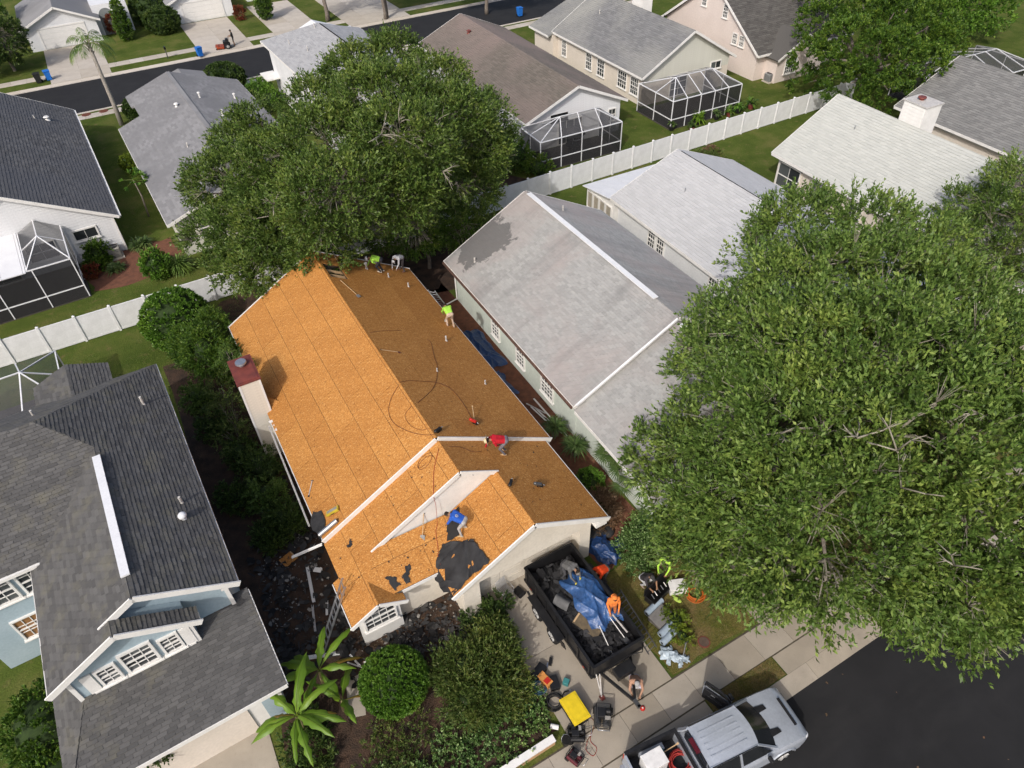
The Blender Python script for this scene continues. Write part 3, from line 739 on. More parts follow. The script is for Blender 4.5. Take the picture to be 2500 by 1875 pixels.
# ---- B: pale roof right of the job
B = gable_house('pale_roof_house', 'pale mint house with weathered pale grey roof right of the stripped house', 13.28, 0.33, -0.59, 11.57, -7.34, 7.34, 2.8, 5.85, M['mint'], SH['B'])
board(B, (0, -5.6, 5.90), (0, 6.9, 5.90), 0.30, 0.05, M['metal'], 'ridge_vent')
s_ = (5.85-2.8)/5.785
for sg in (-1, 1):
    z0 = 2.55; pl = [(sg*5.75, -13.6, z0), (sg*5.75, -7.3, z0), (0, -7.3, z0+s_*5.75), (0, -13.6, z0+s_*5.75)]
    if sg > 0: pl = pl[::-1]
    roof_slab(B, pl, SH['B'], name='roof_slope'); shingles(B, pl, SH['B'])
    board(B, (sg*5.77, -13.6, 2.46), (sg*5.77, -7.4, 2.46), 0.03, 0.18, M['white'])
    board(B, (sg*5.75, -13.63, 2.47), (0, -13.63, 2.47+s_*5.75), 0.03, 0.2, M['white'], 'rake_board')
solid(B, [([(-5.3, -13.2, 0), (5.3, -13.2, 0), (5.3, -13.2, 2.6), (0, -13.2, 5.35), (-5.3, -13.2, 2.6)], Vector((0, -6.4, 0)))], 'front_wall', M['mint'])
board(B, (0, -13.4, z0+s_*5.75+0.05), (0, -7.6, z0+s_*5.75+0.05), 0.3, 0.05, M['metal'], 'ridge_vent')
mb = MB(); mb.box((-5.86, 0, 2.72), (0.12, 14.6, 0.12)); mb.build('roof_gutter', M['gutter'], B)
mb = MB(); mb.cyl((-5.42, 6.75, 0.15), (-5.42, 6.75, 2.6), 0.045); mb.cyl((-5.42, 6.75, 2.55), (-5.8, 6.9, 2.68), 0.045); mb.cyl((-5.42, 6.75, 0.2), (-6.2, 6.7, 0.08), 0.045); mb.build('downpipe', M['white'], B)
for v, w in ((1.55, 0.95), (-1.35, 0.95), (-4.2, 1.25)):
    window(B, (-5.34, v, 1.5), (-1, 0, 0), w, 1.65, 4 if w > 1 else 3, 6)
vent(B, (1.4, 5.2, 5.85-s_*1.4), .35, .05); vent(B, (-4.6, 5.4, 2.8+s_*1.18), .3, .05); vent(B, (3.3, -6.0, 5.85-s_*3.3), .3, .06)
board(B, (-5.7, -7.42, 2.9), (-0.1, -7.42, 5.85), 0.10, 0.10, M['metal'], 'flashing')
# ---- C
C = gable_house('white_roof_house', 'white house with smooth pale roof and lean-to porch at its back', 25.81, 0.59, -1.68, 10.79, -12, 8.0, 2.8, 4.96, M['whitewall'], SH['C'])
board(C, (0, -11.9, 4.975), (0, 7.6, 4.975), 0.05, 0.035, M['dark'], 'ridge_seam')
for v0 in (0.1,):
    window(C, (-4.965, 3.6, 1.75), (-1, 0, 0), 0.8, 1.35, 3, 4); window(C, (-4.965, 2.65, 1.75), (-1, 0, 0), 0.8, 1.35, 3, 4)
    window(C, (-4.965, -2.5, 1.7), (-1, 0, 0), 0.8, 1.5, 3, 6); window(C, (-4.965, -4.3, 1.7), (-1, 0, 0), 0.8, 1.5, 3, 6)
pc = [(-5.6, 11.2, 2.35), (-5.6, 7.9, 2.85), (2.1, 7.9, 2.85), (2.1, 11.2, 2.35)]
panels(C, pc, M['metal'], 1.28, 9, 0.05, 'roof_pan', 0.0, 0.03)
solid(C, [([(-5.3, 7.58, 0), (-5.3, 7.58, 2.6), (-5.3, 10.95, 2.25), (-5.3, 10.95, 0)][::-1], Vector((-7.1, 0, 0)))], 'porch_wall', M['white'])
simple('tan_blind', (0.40, 0.36, 0.29)); 
for i in range(4): window(C, (-5.31, 8.15+0.78*i, 1.45), (-1, 0, 0), 0.74, 1.35, 1, 1, glass='tan_blind', sash=False, sill=False)
for (u, v) in ((1.6, -1.0), (1.9, -3.2), (-2.2, 4.2), (-1.2, -2.0)): vent(C, (u, v, 4.96-abs(u)*.4), .28, .035, 'alu')
# ---- D
D = gable_house('cream_roof_house', 'house with cream roof and boxy white chimney at the right edge', 39.76, -0.39, -2.81, 10.88, -14, 8.0, 2.8, 6.03, M['cream2'], SH['D'])
dch = bpy.data.objects.new('chimney', None); COL.objects.link(dch); dch.parent = D; dch.location = (0.75, 1.75, 0)
MB().box((0, 0, 6.3), (1.5, 1.75, 2.2)).build('chimney_box', M['white'], dch)
siding(dch, [(-0.75, 0.8, 5.2), (-0.75, -0.8, 5.2), (-0.75, -0.8, 7.3), (-0.75, 0.8, 7.3)], M['white'], (-1, 0, 0), 0.24, 0.02)
mb = MB(); mb.box((0, 0, 7.42), (1.66, 1.9, 0.07)); mb.build('chimney_cap', M['pipe'], dch)
mb = MB(); mb.cyl((0, 0.2, 7.45), (0, 0.2, 7.6), 0.17, 0.17, 16); mb.cyl((0, 0.2, 7.6), (0, 0.2, 7.66), 0.28, 0.26, 18); mb.build('flue', M['rust'], dch)
window(D, (-5.0, 6.3, 1.35), (-1, 0, 0), 2.2, 1.9, 2, 2); window(D, (-5.0, 3.2, 1.35), (-1, 0, 0), 1.7, 1.9, 2, 2); window(D, (-5.0, 0.0, 1.35), (-1, 0, 0), 1.2, 1.6, 3, 4)
mb = MB(); mb.box((5.6, -3, 2.74), (0.14, 21, 0.12)); mb.build('roof_gutter', M['white'], D)
for (u, v) in ((-1.7, 4.5), (-1.2, -5.2)): vent(D, (u, v, 6.03-abs(u)*.594), .25, .035, 'alu')
# ---- E
E_ = gable_house('dark_roof_house', 'house with wide dark grey roof beside a screened pool at far right', 54.5, -5.0, -3.0, 12.2, -14, 13.4, 2.8, 5.7, M['cream2'], SH['E'])
# ---- F
F_ = gable_house('brown_roof_house', 'white house with faded brown roof behind the fence', 27.27, 30.22, -2.15, 9.99, -8.0, 15.7, 2.79, 4.91, M['whitewall'], SH['F'])
siding(F_, [(-4.5, -7.55, 2.4), (4.5, -7.55, 2.4), (4.5, -7.55, 2.9), (0, -7.55, 4.7), (-4.5, -7.55, 2.9)], M['whitewall'], (0, -1, 0), 0.2, 0.02)
window(F_, (3.7, -7.57, 1.6), (0, -1, 0), 0.8, 1.1, 2, 2); window(F_, (-1.6, -7.57, 2.5), (0, -1, 0), 1.6, 0.6, 2, 1, mat='dark')
window(F_, (-0.5, -7.57, 1.1), (0, -1, 0), 2.4, 2.1, 3, 1, sash=False, sill=False)
vent(F_, (-1.2, 11, 4.4), .18, .13, 'rust', True)
# ---- G
G_ = gable_house('grey_roof_house', 'beige house with grey roof and white chimney behind the fence', 41.62, 33.04, -1.52, 10.97, -8.0, 8.3, 2.8, 5.96, M['cream2'], SH['G'])
siding(G_, [(-5.0, -7.55, 2.0), (5.0, -7.55, 2.0), (5.0, -7.55, 2.85), (0, -7.55, 5.72), (-5.0, -7.55, 2.85)], M['sage'], (0, -1, 0), 0.2, 0.02)
window(G_, (3.4, -7.58, 2.25), (0, -1, 0), 1.3, 0.75, 2, 1, sash=False); window(G_, (-0.9, -7.58, 1.2), (0, -1, 0), 2.0, 2.0, 2, 3, sash=False, sill=False)
for v, w, nx in ((6.4, 0.9, 3), (1.6, 1.1, 3), (-0.6, 1.3, 3), (-4.3, 1.5, 4), (-6.3, 1.3, 4)): window(G_, (-5.04, v, 1.5), (-1, 0, 0), w, 1.6, nx, 4)
pl = [(-6.1, 8.0, 2.5), (-6.1, 12.2, 2.5), (0, 12.2, 4.9), (0, 8.0, 4.9)]
roof_slab(G_, pl, SH['G'], name='roof_slope'); shingles(G_, pl, SH['G'])
pl = [(5.4, 12.2, 2.8), (5.4, 8.0, 2.8), (0, 8.0, 4.9), (0, 12.2, 4.9)]
roof_slab(G_, pl, SH['G'], name='roof_slope')
board(G_, (-6.12, 8.0, 2.42), (-6.12, 12.2, 2.42), 0.03, 0.2, M['white'])
solid(G_, [([(-5.6, 7.9, 0), (5.0, 7.9, 0), (5.0, 7.9, 2.6), (-5.6, 7.9, 2.5)], Vector((0, -3.9, 0)))], 'garage_wall', M['cream2'])
gch = bpy.data.objects.new('chimney', None); COL.objects.link(gch); gch.parent = G_; gch.location = (1.6, 2.4, 0)
MB().box((0, 0, 6.1), (1.25, 1.7, 2.6)).build('chimney_box', M['white'], gch); MB().box((0, 0, 7.45), (1.4, 1.85, 0.08)).build('chimney_cap', M['rust'], gch)
vent(G_, (-2.0, 4.6, 4.8), .4, .045); vent(G_, (1.4, -1.6, 5.1), .45, .06, 'black'); vent(G_, (3.6, -3.2, 3.9), .3, .06, 'pipe', True)
# ---- H (two-storey, gable wall towards the left)
def build_H():
    h = thing('pink_two_storey_house', 'tall pale pink house with white-trimmed gable at the top edge', 'house', (49.4, 24.6, 0), R(-1.5))
    hw = 7.2; zr = 2.9; zp = zr+0.66*hw
    solid(h, [([(0, 0, 0), (0, 0, zr), (0, hw, zp), (0, 2*hw, zr), (0, 2*hw, 0)], Vector((-12, 0, 0)))], 'wall', M['pink'])
    f = [(-0.4, -0.5, zr-0.33), (12.3, -0.5, zr-0.33), (12.3, hw, zp+0.05), (-0.4, hw, zp+0.05)]
    b = [(12.3, 2*hw+.5, zr-0.33), (-0.4, 2*hw+.5, zr-0.33), (-0.4, hw, zp+0.05), (12.3, hw, zp+0.05)]
    for p in (f, b): roof_slab(h, p, SH['H'], name='roof_slope'); shingles(h, p, SH['H'])
    board(h, (-0.42, -0.5, zr-0.42), (-0.42, hw, zp-0.04), 0.04, 0.22, M['white'], 'rake_board')
    board(h, (-0.42, 2*hw+.5, zr-0.42), (-0.42, hw, zp-0.04), 0.04, 0.22, M['white'], 'rake_board')
    board(h, (-0.4, -0.53, zr-0.42), (12.3, -0.53, zr-0.42), 0.04, 0.22, M['white'])
    for (y, z) in ((5.3, 5.2), (8.6, 5.6)): window(h, (-0.01, y, z), (-1, 0, 0), 0.75, 1.3, 3, 4)
    for y in (2.4, 3.4): window(h, (-0.01, y, 3.1), (-1, 0, 0), 0.72, 1.05, 3, 5)
    # low front wing with its own little gable and window
    solid(h, [([(1.2, -1.6, 0), (7.2, -1.6, 0), (7.2, -1.6, 2.5), (4.2, -1.6, 4.1), (1.2, -1.6, 2.5)], Vector((0, -1.7, 0)))], 'bay_wall', M['pink'])
    for sg in (-1, 1):
        pl = [(4.2+sg*3.4, -2.0, 2.3), (4.2+sg*3.4, 1.5, 2.3), (4.2, 4.0, 4.2), (4.2, -2.0, 4.2)]
        pl = [(4.2+sg*3.4, -2.0, 2.3), (4.2+sg*3.4, 1.5, 2.3), (4.2, 1.5, 4.2), (4.2, -2.0, 4.2)]
        if sg > 0: pl = pl[::-1]
        roof_slab(h, pl, SH['H'], name='roof_slope'); board(h, (4.2+sg*3.4, -2.03, 2.24), (4.2, -2.03, 4.12), 0.04, 0.2, M['white'], 'rake_board')
    window(h, (3.0, -1.61, 1.4), (0, -1, 0), 1.5, 1.5, 5, 4)
build_H()
# ---- L
def build_L():
    h = thing('grey_roof_bungalow', 'low house with plain light grey roof beside the palm, behind the fence', 'house', (-1.07, 34.02, 0), R(2.12))
    s = (4.73-2.8)/5.79; z = lambda u: 4.73-abs(u)*s
    Lp = [(u, v, z(u)) for u, v in ((-5.79, -12.2), (-5.79, 6.8), (-3.85, 6.8), (-3.85, 9.4), (-4.1, 9.6), (-4.1, 12.4), (0, 12.4), (0, -12.2))]
    Rp = [(u, v, z(u)) for u, v in ((0, -12.2), (0, 12.4), (5.79, 12.4), (5.79, -12.2))]
    for p in (Lp, Rp): roof_slab(h, p, SH['L'], name='roof_slope'); shingles(h, p, SH['L'])
    solid(h, [([(-5.3, -11.75, 0), (5.3, -11.75, 0), (5.3, -11.75, 2.8), (0, -11.75, 4.5), (-5.3, -11.75, 2.8)], Vector((0, -18.4, 0)))], 'wall', M['sage'])
    solid(h, [([(-3.5, 6.6, 0), (5.3, 6.6, 0), (5.3, 6.6, 2.75), (-3.5, 6.6, 3.2)], Vector((0, -5.5, 0)))], 'wall', M['sage'])
    for sg in (-1, 1):
        board(h, (sg*5.81, -12.2, 2.71), (sg*5.81, 6.8 if sg < 0 else 12.4, 2.71), 0.03, 0.18, M['white'])
        board(h, (sg*5.79, -12.23, 2.72), (0, -12.23, 4.65), 0.035, 0.2, M['white'], 'rake_board')
    board(h, (0, -12, 4.75), (0, 12.2, 4.75), 0.34, 0.05, SH['L'], 'ridge_vent')
    window(h, (-3.6, -11.77, 1.7), (0, -1, 0), 0.7, 1.4, 1, 2)
    pl = [(1.2, 10.5, 4.25), (3.3, 10.5, 3.6), (3.3, 14.2, 3.6), (1.2, 14.2, 4.25)]
    roof_slab(h, pl, SH['L'], name='roof_slope'); roof_slab(h, [(1.2, 10.5, 4.25), (1.2, 14.2, 4.25), (-1.0, 14.2, 3.6), (-1.0, 10.5, 3.6)], SH['L'], name='roof_slope')
    for (u, v) in ((1.1, 5.2), (4.0, 5.9), (1.8, 0.8)): vent(h, (u, v, z(u)), .4, .07, 'white', True)
    vent(h, (-1.0, 4.3, z(1.0)), .2, .1, 'white', True); vent(h, (-2.0, -3.5, z(2.0)), .35, .05)
build_L()
# ---- M
MM = gable_house('blue_grey_roof_house', 'white sided house with dark blue-grey roof at the left edge', -16.05, 35.95, 2.5, 13.0, -11.35, 11.3, 2.8, 6.35, M['whitewall'], SH['M'])
siding(MM, [(-6.0, -10.9, 0.1), (6.0, -10.9, 0.1), (6.0, -10.9, 2.95), (0, -10.9, 6.1), (-6.0, -10.9, 2.95)], M['whitewall'], (0, -1, 0), 0.2, 0.02)
window(MM, (4.1, -10.92, 2.0), (0, -1, 0), 1.6, 0.85, 2, 1, sash=False, fw=0.1); window(MM, (1.2, -10.92, 1.6), (0, -1, 0), 1.9, 1.3, 2, 2); window(MM, (-1.8, -10.92, 1.1), (0, -1, 0), 2.4, 2.1, 2, 1, sash=False)
mb = MB(); mb.box((6.58, 0, 2.72), (0.12, 22.5, 0.11)); mb.cyl((6.1, -10.96, 0.1), (6.1, -10.96, 2.7), 0.045); mb.build('roof_gutter', M['white'], MM)
vent(MM, (3.6, 6.4, 4.4), .25, .05); vent(MM, (4.4, 6.6, 4.0), .2, .12, 'white', True)
MB().box((6.05, -10.94, 1.4), (0.09, 0.09, 2.8)).build('corner_board', M['white'], MM)
# ---- K (two-storey white)
def build_K():
    h = thing('white_two_storey_house', 'tall white walled house with pale grey roof beyond the oak', 'house', (12.6, 38.6, 0), R(1.5))
    W = 9.4; s = 0.385; he = 5.2; hr = he+s*W/2
    for sg in (-1, 1):
        y1 = 9.9 if sg < 0 else 8.0
        pl = [(sg*W/2, -8.8, he), (sg*W/2, y1, he), (0, 5.0 if sg > 0 else 5.6, hr), (0, -8.8, hr)]
        if sg > 0: pl = pl[::-1]
        roof_slab(h, pl, SH['K'], name='roof_slope'); shingles(h, pl, SH['K'])
        board(h, (sg*(W/2+.02), -8.8, he-.09), (sg*(W/2+.02), y1, he-.09), 0.03, 0.2, M['white'])
    pl = [(-W/2, 9.9, he), (W/2, 8.0, he), (0, 5.3, hr)]
    roof_slab(h, pl, SH['K'], name='roof_slope')
    solid(h, [([(-4.25, -8.4, 0), (4.25, -8.4, 0), (4.25, -8.4, he), (0, -8.4, hr-.2), (-4.25, -8.4, he)], Vector((0, -16.0, 0)))], 'wall', M['whitewall'])
    solid(h, [([(-4.25, 7.4, 0), (4.25, 7.4, 0), (4.25, 7.4, he-.05), (-4.25, 7.4, he-.05)], Vector((0, -1.9, 0)))], 'wall', M['whitewall'])
    board(h, (0.02, -8.7, hr+.02), (0.02, 5.2, hr+.02), 0.10, 0.05, M['dark'], 'ridge_seam')
    window(h, (-4.26, 1.6, 4.2), (-1, 0, 0), 0.7, 1.2, 1, 2)
    for (u, v) in ((-3.2, 5.2), (-2.6, 1.6), (-0.6, 5.0)): vent(h, (u, v, hr-abs(u)*s), .45, .04)
    MB().box((-4.9, 8.6, 2.35), (1.3, 2.4, 0.12)).build('porch_roof', M['white'], h)
build_K()
# ---- I and J: white garages across the far road
def far_garage(x0, x1, y, label, arch=False, depth=12):
    cx = (x0+x1)/2; w = x1-x0
    h = thing('white_garage_house', label, 'house', (cx, y, 0))
    zp = 2.6+0.45*(w/2)
    solid(h, [([(-w/2, 0, 0), (w/2, 0, 0), (w/2, 0, 2.6), (0, 0, zp), (-w/2, 0, 2.6)], Vector((0, -depth, 0)))], 'wall', M['whitewall'])
    for sg in (-1, 1):
        pl = [(sg*(w/2+.5), -.5, 2.42), (sg*(w/2+.5), depth+.4, 2.42), (0, depth+.4, zp+.05), (0, -.5, zp+.05)]
        if sg > 0: pl = pl[::-1]
        roof_slab(h, pl, SH['L'], name='roof_slope'); board(h, (sg*(w/2+.5), -.53, 2.36), (0, -.53, zp-.02), 0.04, 0.22, M['white'], 'rake_board')
    gd = bpy.data.objects.new('garage_door', None); COL.objects.link(gd); gd.parent = h; gd.location = (0, -0.02, 0.02)
    pme = MB().box((0, 0, 0), (1.19, 0.03, 0.53)).box((0, -0.014, 0), (0.95, 0.02, 0.34)).mesh('door_panel', M['white'])
    for i in range(4):
        for j in range(4): p = link('door_panel', pme, gd); p.location = (-1.8+1.2*i, 0, 0.28+0.54*j)
    mb = MB()
    for sg in (-1, 1): mb.box((sg*2.5, -0.03, 1.1), (0.16, 0.08, 2.3))
    mb.box((0, -0.03, 2.3), (5.2, 0.08, 0.16)); mb.build('door_trim', M['white'], h)
    if arch:
        # entry wing right of the garage: arched recess
        e = MB(); e.box((w/2+2.0, 4.5, 1.7), (4.0, 5.0, 3.4)); e.build('entry_wall', M['whitewall'], h)
        a = MB(); pts = [(-0.85, 0), (0.85, 0), (0.85, 2.1)]+[(0.85*math.cos(t), 2.1+0.85*math.sin(t)) for t in np.linspace(0, math.pi, 12)[1:-1]]+[(-0.85, 2.1)]
        a.prism([(w/2+1.4+x, 1.97, z) for x, z in pts], Vector((0, -0.05, 0))); simple('entry_grey', (0.20, 0.22, 0.22)); a.build('arched_door', M['entry_grey'], h)
        f = MB(); f.box((w/2+2.9, 0.9, 1.5), (0.35, 2.3, 3.0)); f.build('wing_wall', M['white'], h)
    return h
far_garage(-13.0, -5.2, 78.4, 'white garage with arched grey entry at the top left corner', True)
far_garage(3.6, 11.0, 79.3, 'white garage across the far road, pale driveway with the mower')
far_garage(14.0, 20.0, 84.5, 'far pale garage partly seen at the top edge behind two trunks')
# ---- N: two-storey blue house bottom left
def build_N():
    h = thing('blue_two_storey_house', 'light blue two-storey house with charcoal shingle roof at lower left', 'house', (-12.0, -4.0, 0), R(2.3))
    Minv = (Matrix.Translation((-12.0, -4.0, 0)) @ Matrix.Rotation(R(2.3), 4, 'Z')).inverted()
    w = lambda x, y, z: tuple(Minv @ Vector((x, y, z)))
    # local frame: work directly in local coordinates (u right, v back)
    e = 3.0; p = 0.57; ur = 0.25; zr = 6.9                       # wing ridge
    ze = zr-p*(3.15-ur)                                          # right eave height
    zR = lambda u: zr-p*(u-ur)
    zL = lambda u: zr+p*(u-ur)
    ap = (-1.35, 2.95); zA = zR(ap[0]); ap2 = (-2.2, 2.95)
    vb = ap[1]+(zA-zR(3.15))/p; vf = ap[1]-(zA-zr)/p             # back eave; where the wing ridge meets the hip
    right = [(3.15, vb), (ap[0], ap[1]), (ur, vf), (ur, -6.25), (3.15, -6.25)]
    Rp = [(u, v, zR(u)) for u, v in right]
    ul = -6.35
    back = [(3.15, vb, ze), (ul, vb, ze), (ap2[0], ap2[1], zA), (ap[0], ap[1], zA)]
    front_v = ap[1]-(zA-ze)/p
    # valley between the front hip face and the wing's left slope: zf(v) = zA+(v-ap1)*p ; zL(u)
    uv = lambda v: ur+((zA+(v-ap[1])*p)-zr)/p
    vL = front_v
    uLe = uv(front_v)
    zLe = zL(uLe)
    front = [(ap[0], ap[1], zA), (ap2[0], ap2[1], zA), (ul, front_v, ze), (uLe, front_v, ze), (ur, vf, zr)]
    hipl = [(ul, vb, ze), (ul, front_v, ze), (ap2[0], ap2[1], zA)]
    upk = -0.62; zpk = zL(upk)                                     # lower gable peak on the left slope
    left = [(ur, vf), (uLe, front_v), (-3.05, front_v), (-3.05, -6.9), (upk, -6.9), (upk, -6.25), (ur, -6.25)]
    Lp = [(u, v, zL(u)) for u, v in left]
    lg = [(upk, -6.9, zpk), (upk, -6.3, zpk), (1.65, -6.3, zpk-p*(1.65-upk)), (1.65, -6.9, zpk-p*(1.65-upk))]
    m = SH['N']
    for k, P in enumerate((Rp, back, front, hipl, Lp, lg)):
        roof_slab(h, P, m, 0.14, 'roof_slope')
        shingles(h, P, m, single=0)
    # rear little gable
    for sg in (-1, 1):
        ridge_u, zt = -0.35, 5.9
        P = [(ridge_u+sg*1.6, vb+1.4, ze), (ridge_u+sg*1.6, vb-0.5, ze), (ridge_u, vb-1.3, zt), (ridge_u, vb+1.4, zt)]
        P = [(ridge_u+sg*1.6, vb+1.4, ze), (ridge_u+sg*1.6, vb-1.35, ze), (ridge_u, vb-1.35, zt), (ridge_u, vb+1.4, zt)] if True else P
        if sg < 0: P = P[::-1]
        roof_slab(h, P, m, 0.12, 'roof_slope'); shingles(h, P, m)
    solid(h, [([(-1.6, vb+1.0, 0), (0.9, vb+1.0, 0), (0.9, vb+1.0, ze-.05), (-0.35, vb+1.0, 5.70), (-1.6, vb+1.0, ze-.05)][::-1], Vector((0, 1.6, 0)))], 'wall', M['blue_wall'])
    # garage roof in front (single storey), hipped at its left
    g0, gv = 2.70, -9.2; gp = 0.30; zg = lambda v: g0+gp*(v-gv)
    gr = [(3.25, gv, g0), (3.25, -5.55, zg(-5.55)), (-2.55, -5.55, zg(-5.55)), (-2.55, -6.5, zg(-6.5)), (-3.6, gv, g0)]
    roof_slab(h, gr, m, 0.12, 'roof_slope')
    shingles(h, gr, m, single=290)
    gl = [(-2.55, -6.5, zg(-6.5)), (-3.6, gv, g0), (-3.75, gv+2.5, g0), (-3.75, -5.0, g0+0.1), (-2.55, -5.0, zg(-6.5))]
    roof_slab(h, [(-2.55, -6.5, zg(-6.5)), (-2.55, -4.2, zg(-6.5)), (-3.72, -4.2, g0), (-3.72, gv, g0), (-3.6, gv, g0)], m, 0.12, 'roof_slope')
    shingles(h, [(-2.55, -6.5, zg(-6.5)), (-2.55, -4.2, zg(-6.5)), (-3.72, -4.2, g0), (-3.72, gv, g0), (-3.6, gv, g0)], m)
    # walls
    bw = M['blue_wall']; W = M['white']
    solid(h, [([(-2.65, -5.85, 0), (2.70, -5.85, 0), (2.70, -5.85, zR(2.7)-.16), (ur, -5.85, zr-.17), (-2.65, -5.85, zL(-2.65)-.16)], Vector((0, -6.3, 0)))], 'wall', bw)
    solid(h, [([(-5.9, front_v+.45, 0), (2.68, front_v+.45, 0), (2.68, front_v+.45, ze-.08), (-5.9, front_v+.45, ze-.08)], Vector((0, -(vb-front_v-1.0), 0)))], 'wall', bw)
    solid(h, [([(-2.65, -6.48, 2.6), (1.25, -6.48, 2.6), (1.25, -6.48, zpk-p*(1.25-upk)-.15), (upk, -6.48, zpk-.16), (-2.65, -6.48, zL(-2.65)-.15)], Vector((0, -0.62, 0)))], 'gable_wall', bw)
    solid(h, [([(-6.0, front_v+.4, 0), (-2.66, front_v+.4, 0), (-2.66, front_v+.4, ze-.05), (-6.0, front_v+.4, ze-.05)], Vector((0, -6.5, 0)))], 'wall', bw)
    solid(h, [([(-3.35, -8.75, 0), (2.85, -8.75, 0), (2.85, -8.75, 2.62), (-3.35, -8.75, 2.62)], Vector((0, -2.85, 0)))], 'garage_wall', M['white'])
    solid(h, [([(2.2, -8.77, 0), (2.87, -8.77, 0), (2.87, -8.77, 2.62), (2.2, -8.77, 2.62)], Vector((0, -0.01, 0)))], 'garage_wall', bw)
    # white trims
    board(h, (3.19, -6.28, zR(3.19)-.07), (ur, -6.28, zr-.07), .05, .24, W, 'rake_board'); board(h, (upk-.35, -6.28, zL(upk-.35)-.07), (ur, -6.28, zr-.07), .05, .24, W, 'rake_board')
    board(h, (1.69, -6.93, zpk-p*(1.69-upk)-.07), (upk, -6.93, zpk-.07), .05, .24, W, 'rake_board'); board(h, (-3.09, -6.93, zL(-3.09)-.07), (upk, -6.93, zpk-.07), .05, .24, W, 'rake_board')
    board(h, (3.17, -6.2, ze-.1), (3.17, vb, ze-.1), .03, .2, W); board(h, (-3.07, -6.9, zL(-3.05)-.1), (-3.07, front_v, zL(-3.05)-.1), .03, .2, W)
    board(h, (uLe, front_v-.03, ze-.06), (ul, front_v-.03, ze-.06), .12, .14, W, 'roof_gutter')
    board(h, (3.27, gv, g0-.09), (3.27, -5.6, zg(-5.6)-.09), .03, .16, W); board(h, (3.25, gv-.03, g0-.09), (-3.6, gv-.03, g0-.09), .03, .2, W)
    board(h, (1.63, -6.5, 4.82), (1.1, -6.5, 4.82), .3, .1, W, 'eave_return'); board(h, (3.15, -6.0, ze-.12), (2.55, -6.0, ze-.12), .4, .1, W, 'eave_return')
    for x in (-2.62, 1.22): MB().box((x, -6.5, 4.0), (.14, .06, 1.7)).build('corner_board', W, h)
    MB().box((2.66, -5.88, 4.2), (.14, .06, 1.7)).build('corner_board', W, h); MB().box((2.83, -8.78, 1.3), (.14, .06, 2.6)).build('corner_board', W, h)
    # ridge vent, pipes
    board(h, (ur, -5.35, zr+.05), (ur, 0.75, zr+.05), .28, .07, M['metal'], 'ridge_vent')
    vent(h, (2.2, 4.2, zR(2.2)), .45, .05); vent(h, (2.35, -2.1, zR(2.35)), .35, .05); vent(h, (-1.6, 4.7, zA-p*1.75), .3, .05)
    mb = MB(); mb.cyl((0, 0, -.1), (0, 0, .12), .1); mb.ell((0, 0, .2), (.16, .16, .14)); o = mb.build('turbine_vent', M['metal'], h); o.location = (2.25, -2.95, zR(2.25))
    # gable windows and shutters
    window(h, (-0.55, -6.49, 4.25), (0, -1, 0), 1.05, 1.2, 3, 4, fw=0.09); window(h, (-1.55, -6.49, 4.15), (0, -1, 0), 0.66, 0.98, 2, 4, fw=0.08); window(h, (0.45, -6.49, 4.15), (0, -1, 0), 0.66, 0.98, 2, 4, fw=0.08)
    for x in (-2.12, 1.0): MB().box((x, -6.53, 4.12), (0.34, 0.05, 1.05)).build('shutter', W, h)
    MB().box((-0.55, -6.53, 3.58), (3.3, 0.09, 0.08)).build('window_sill', W, h)
    v_ = front_v+.39
    for x in (-3.35, -4.35, -5.35): window(h, (x, v_, 4.25), (0, -1, 0), 0.85, 1.35, 2, 4, fw=0.08)
    simple('amber_glass', (0.30, 0.16, 0.07), 0.3)
    for x in (-3.3, -4.4): window(h, (x, v_, 1.9), (0, -1, 0), 1.0, 1.3, 3, 3, fw=0.07, glass='amber_glass')
    # recessed garage opening top
    MB().box((-0.6, -8.79, 1.05), (4.6, 0.04, 2.1)).build('garage_door', M['cream2'], h)
    # small porch hood by the left wall
    return h
build_N()
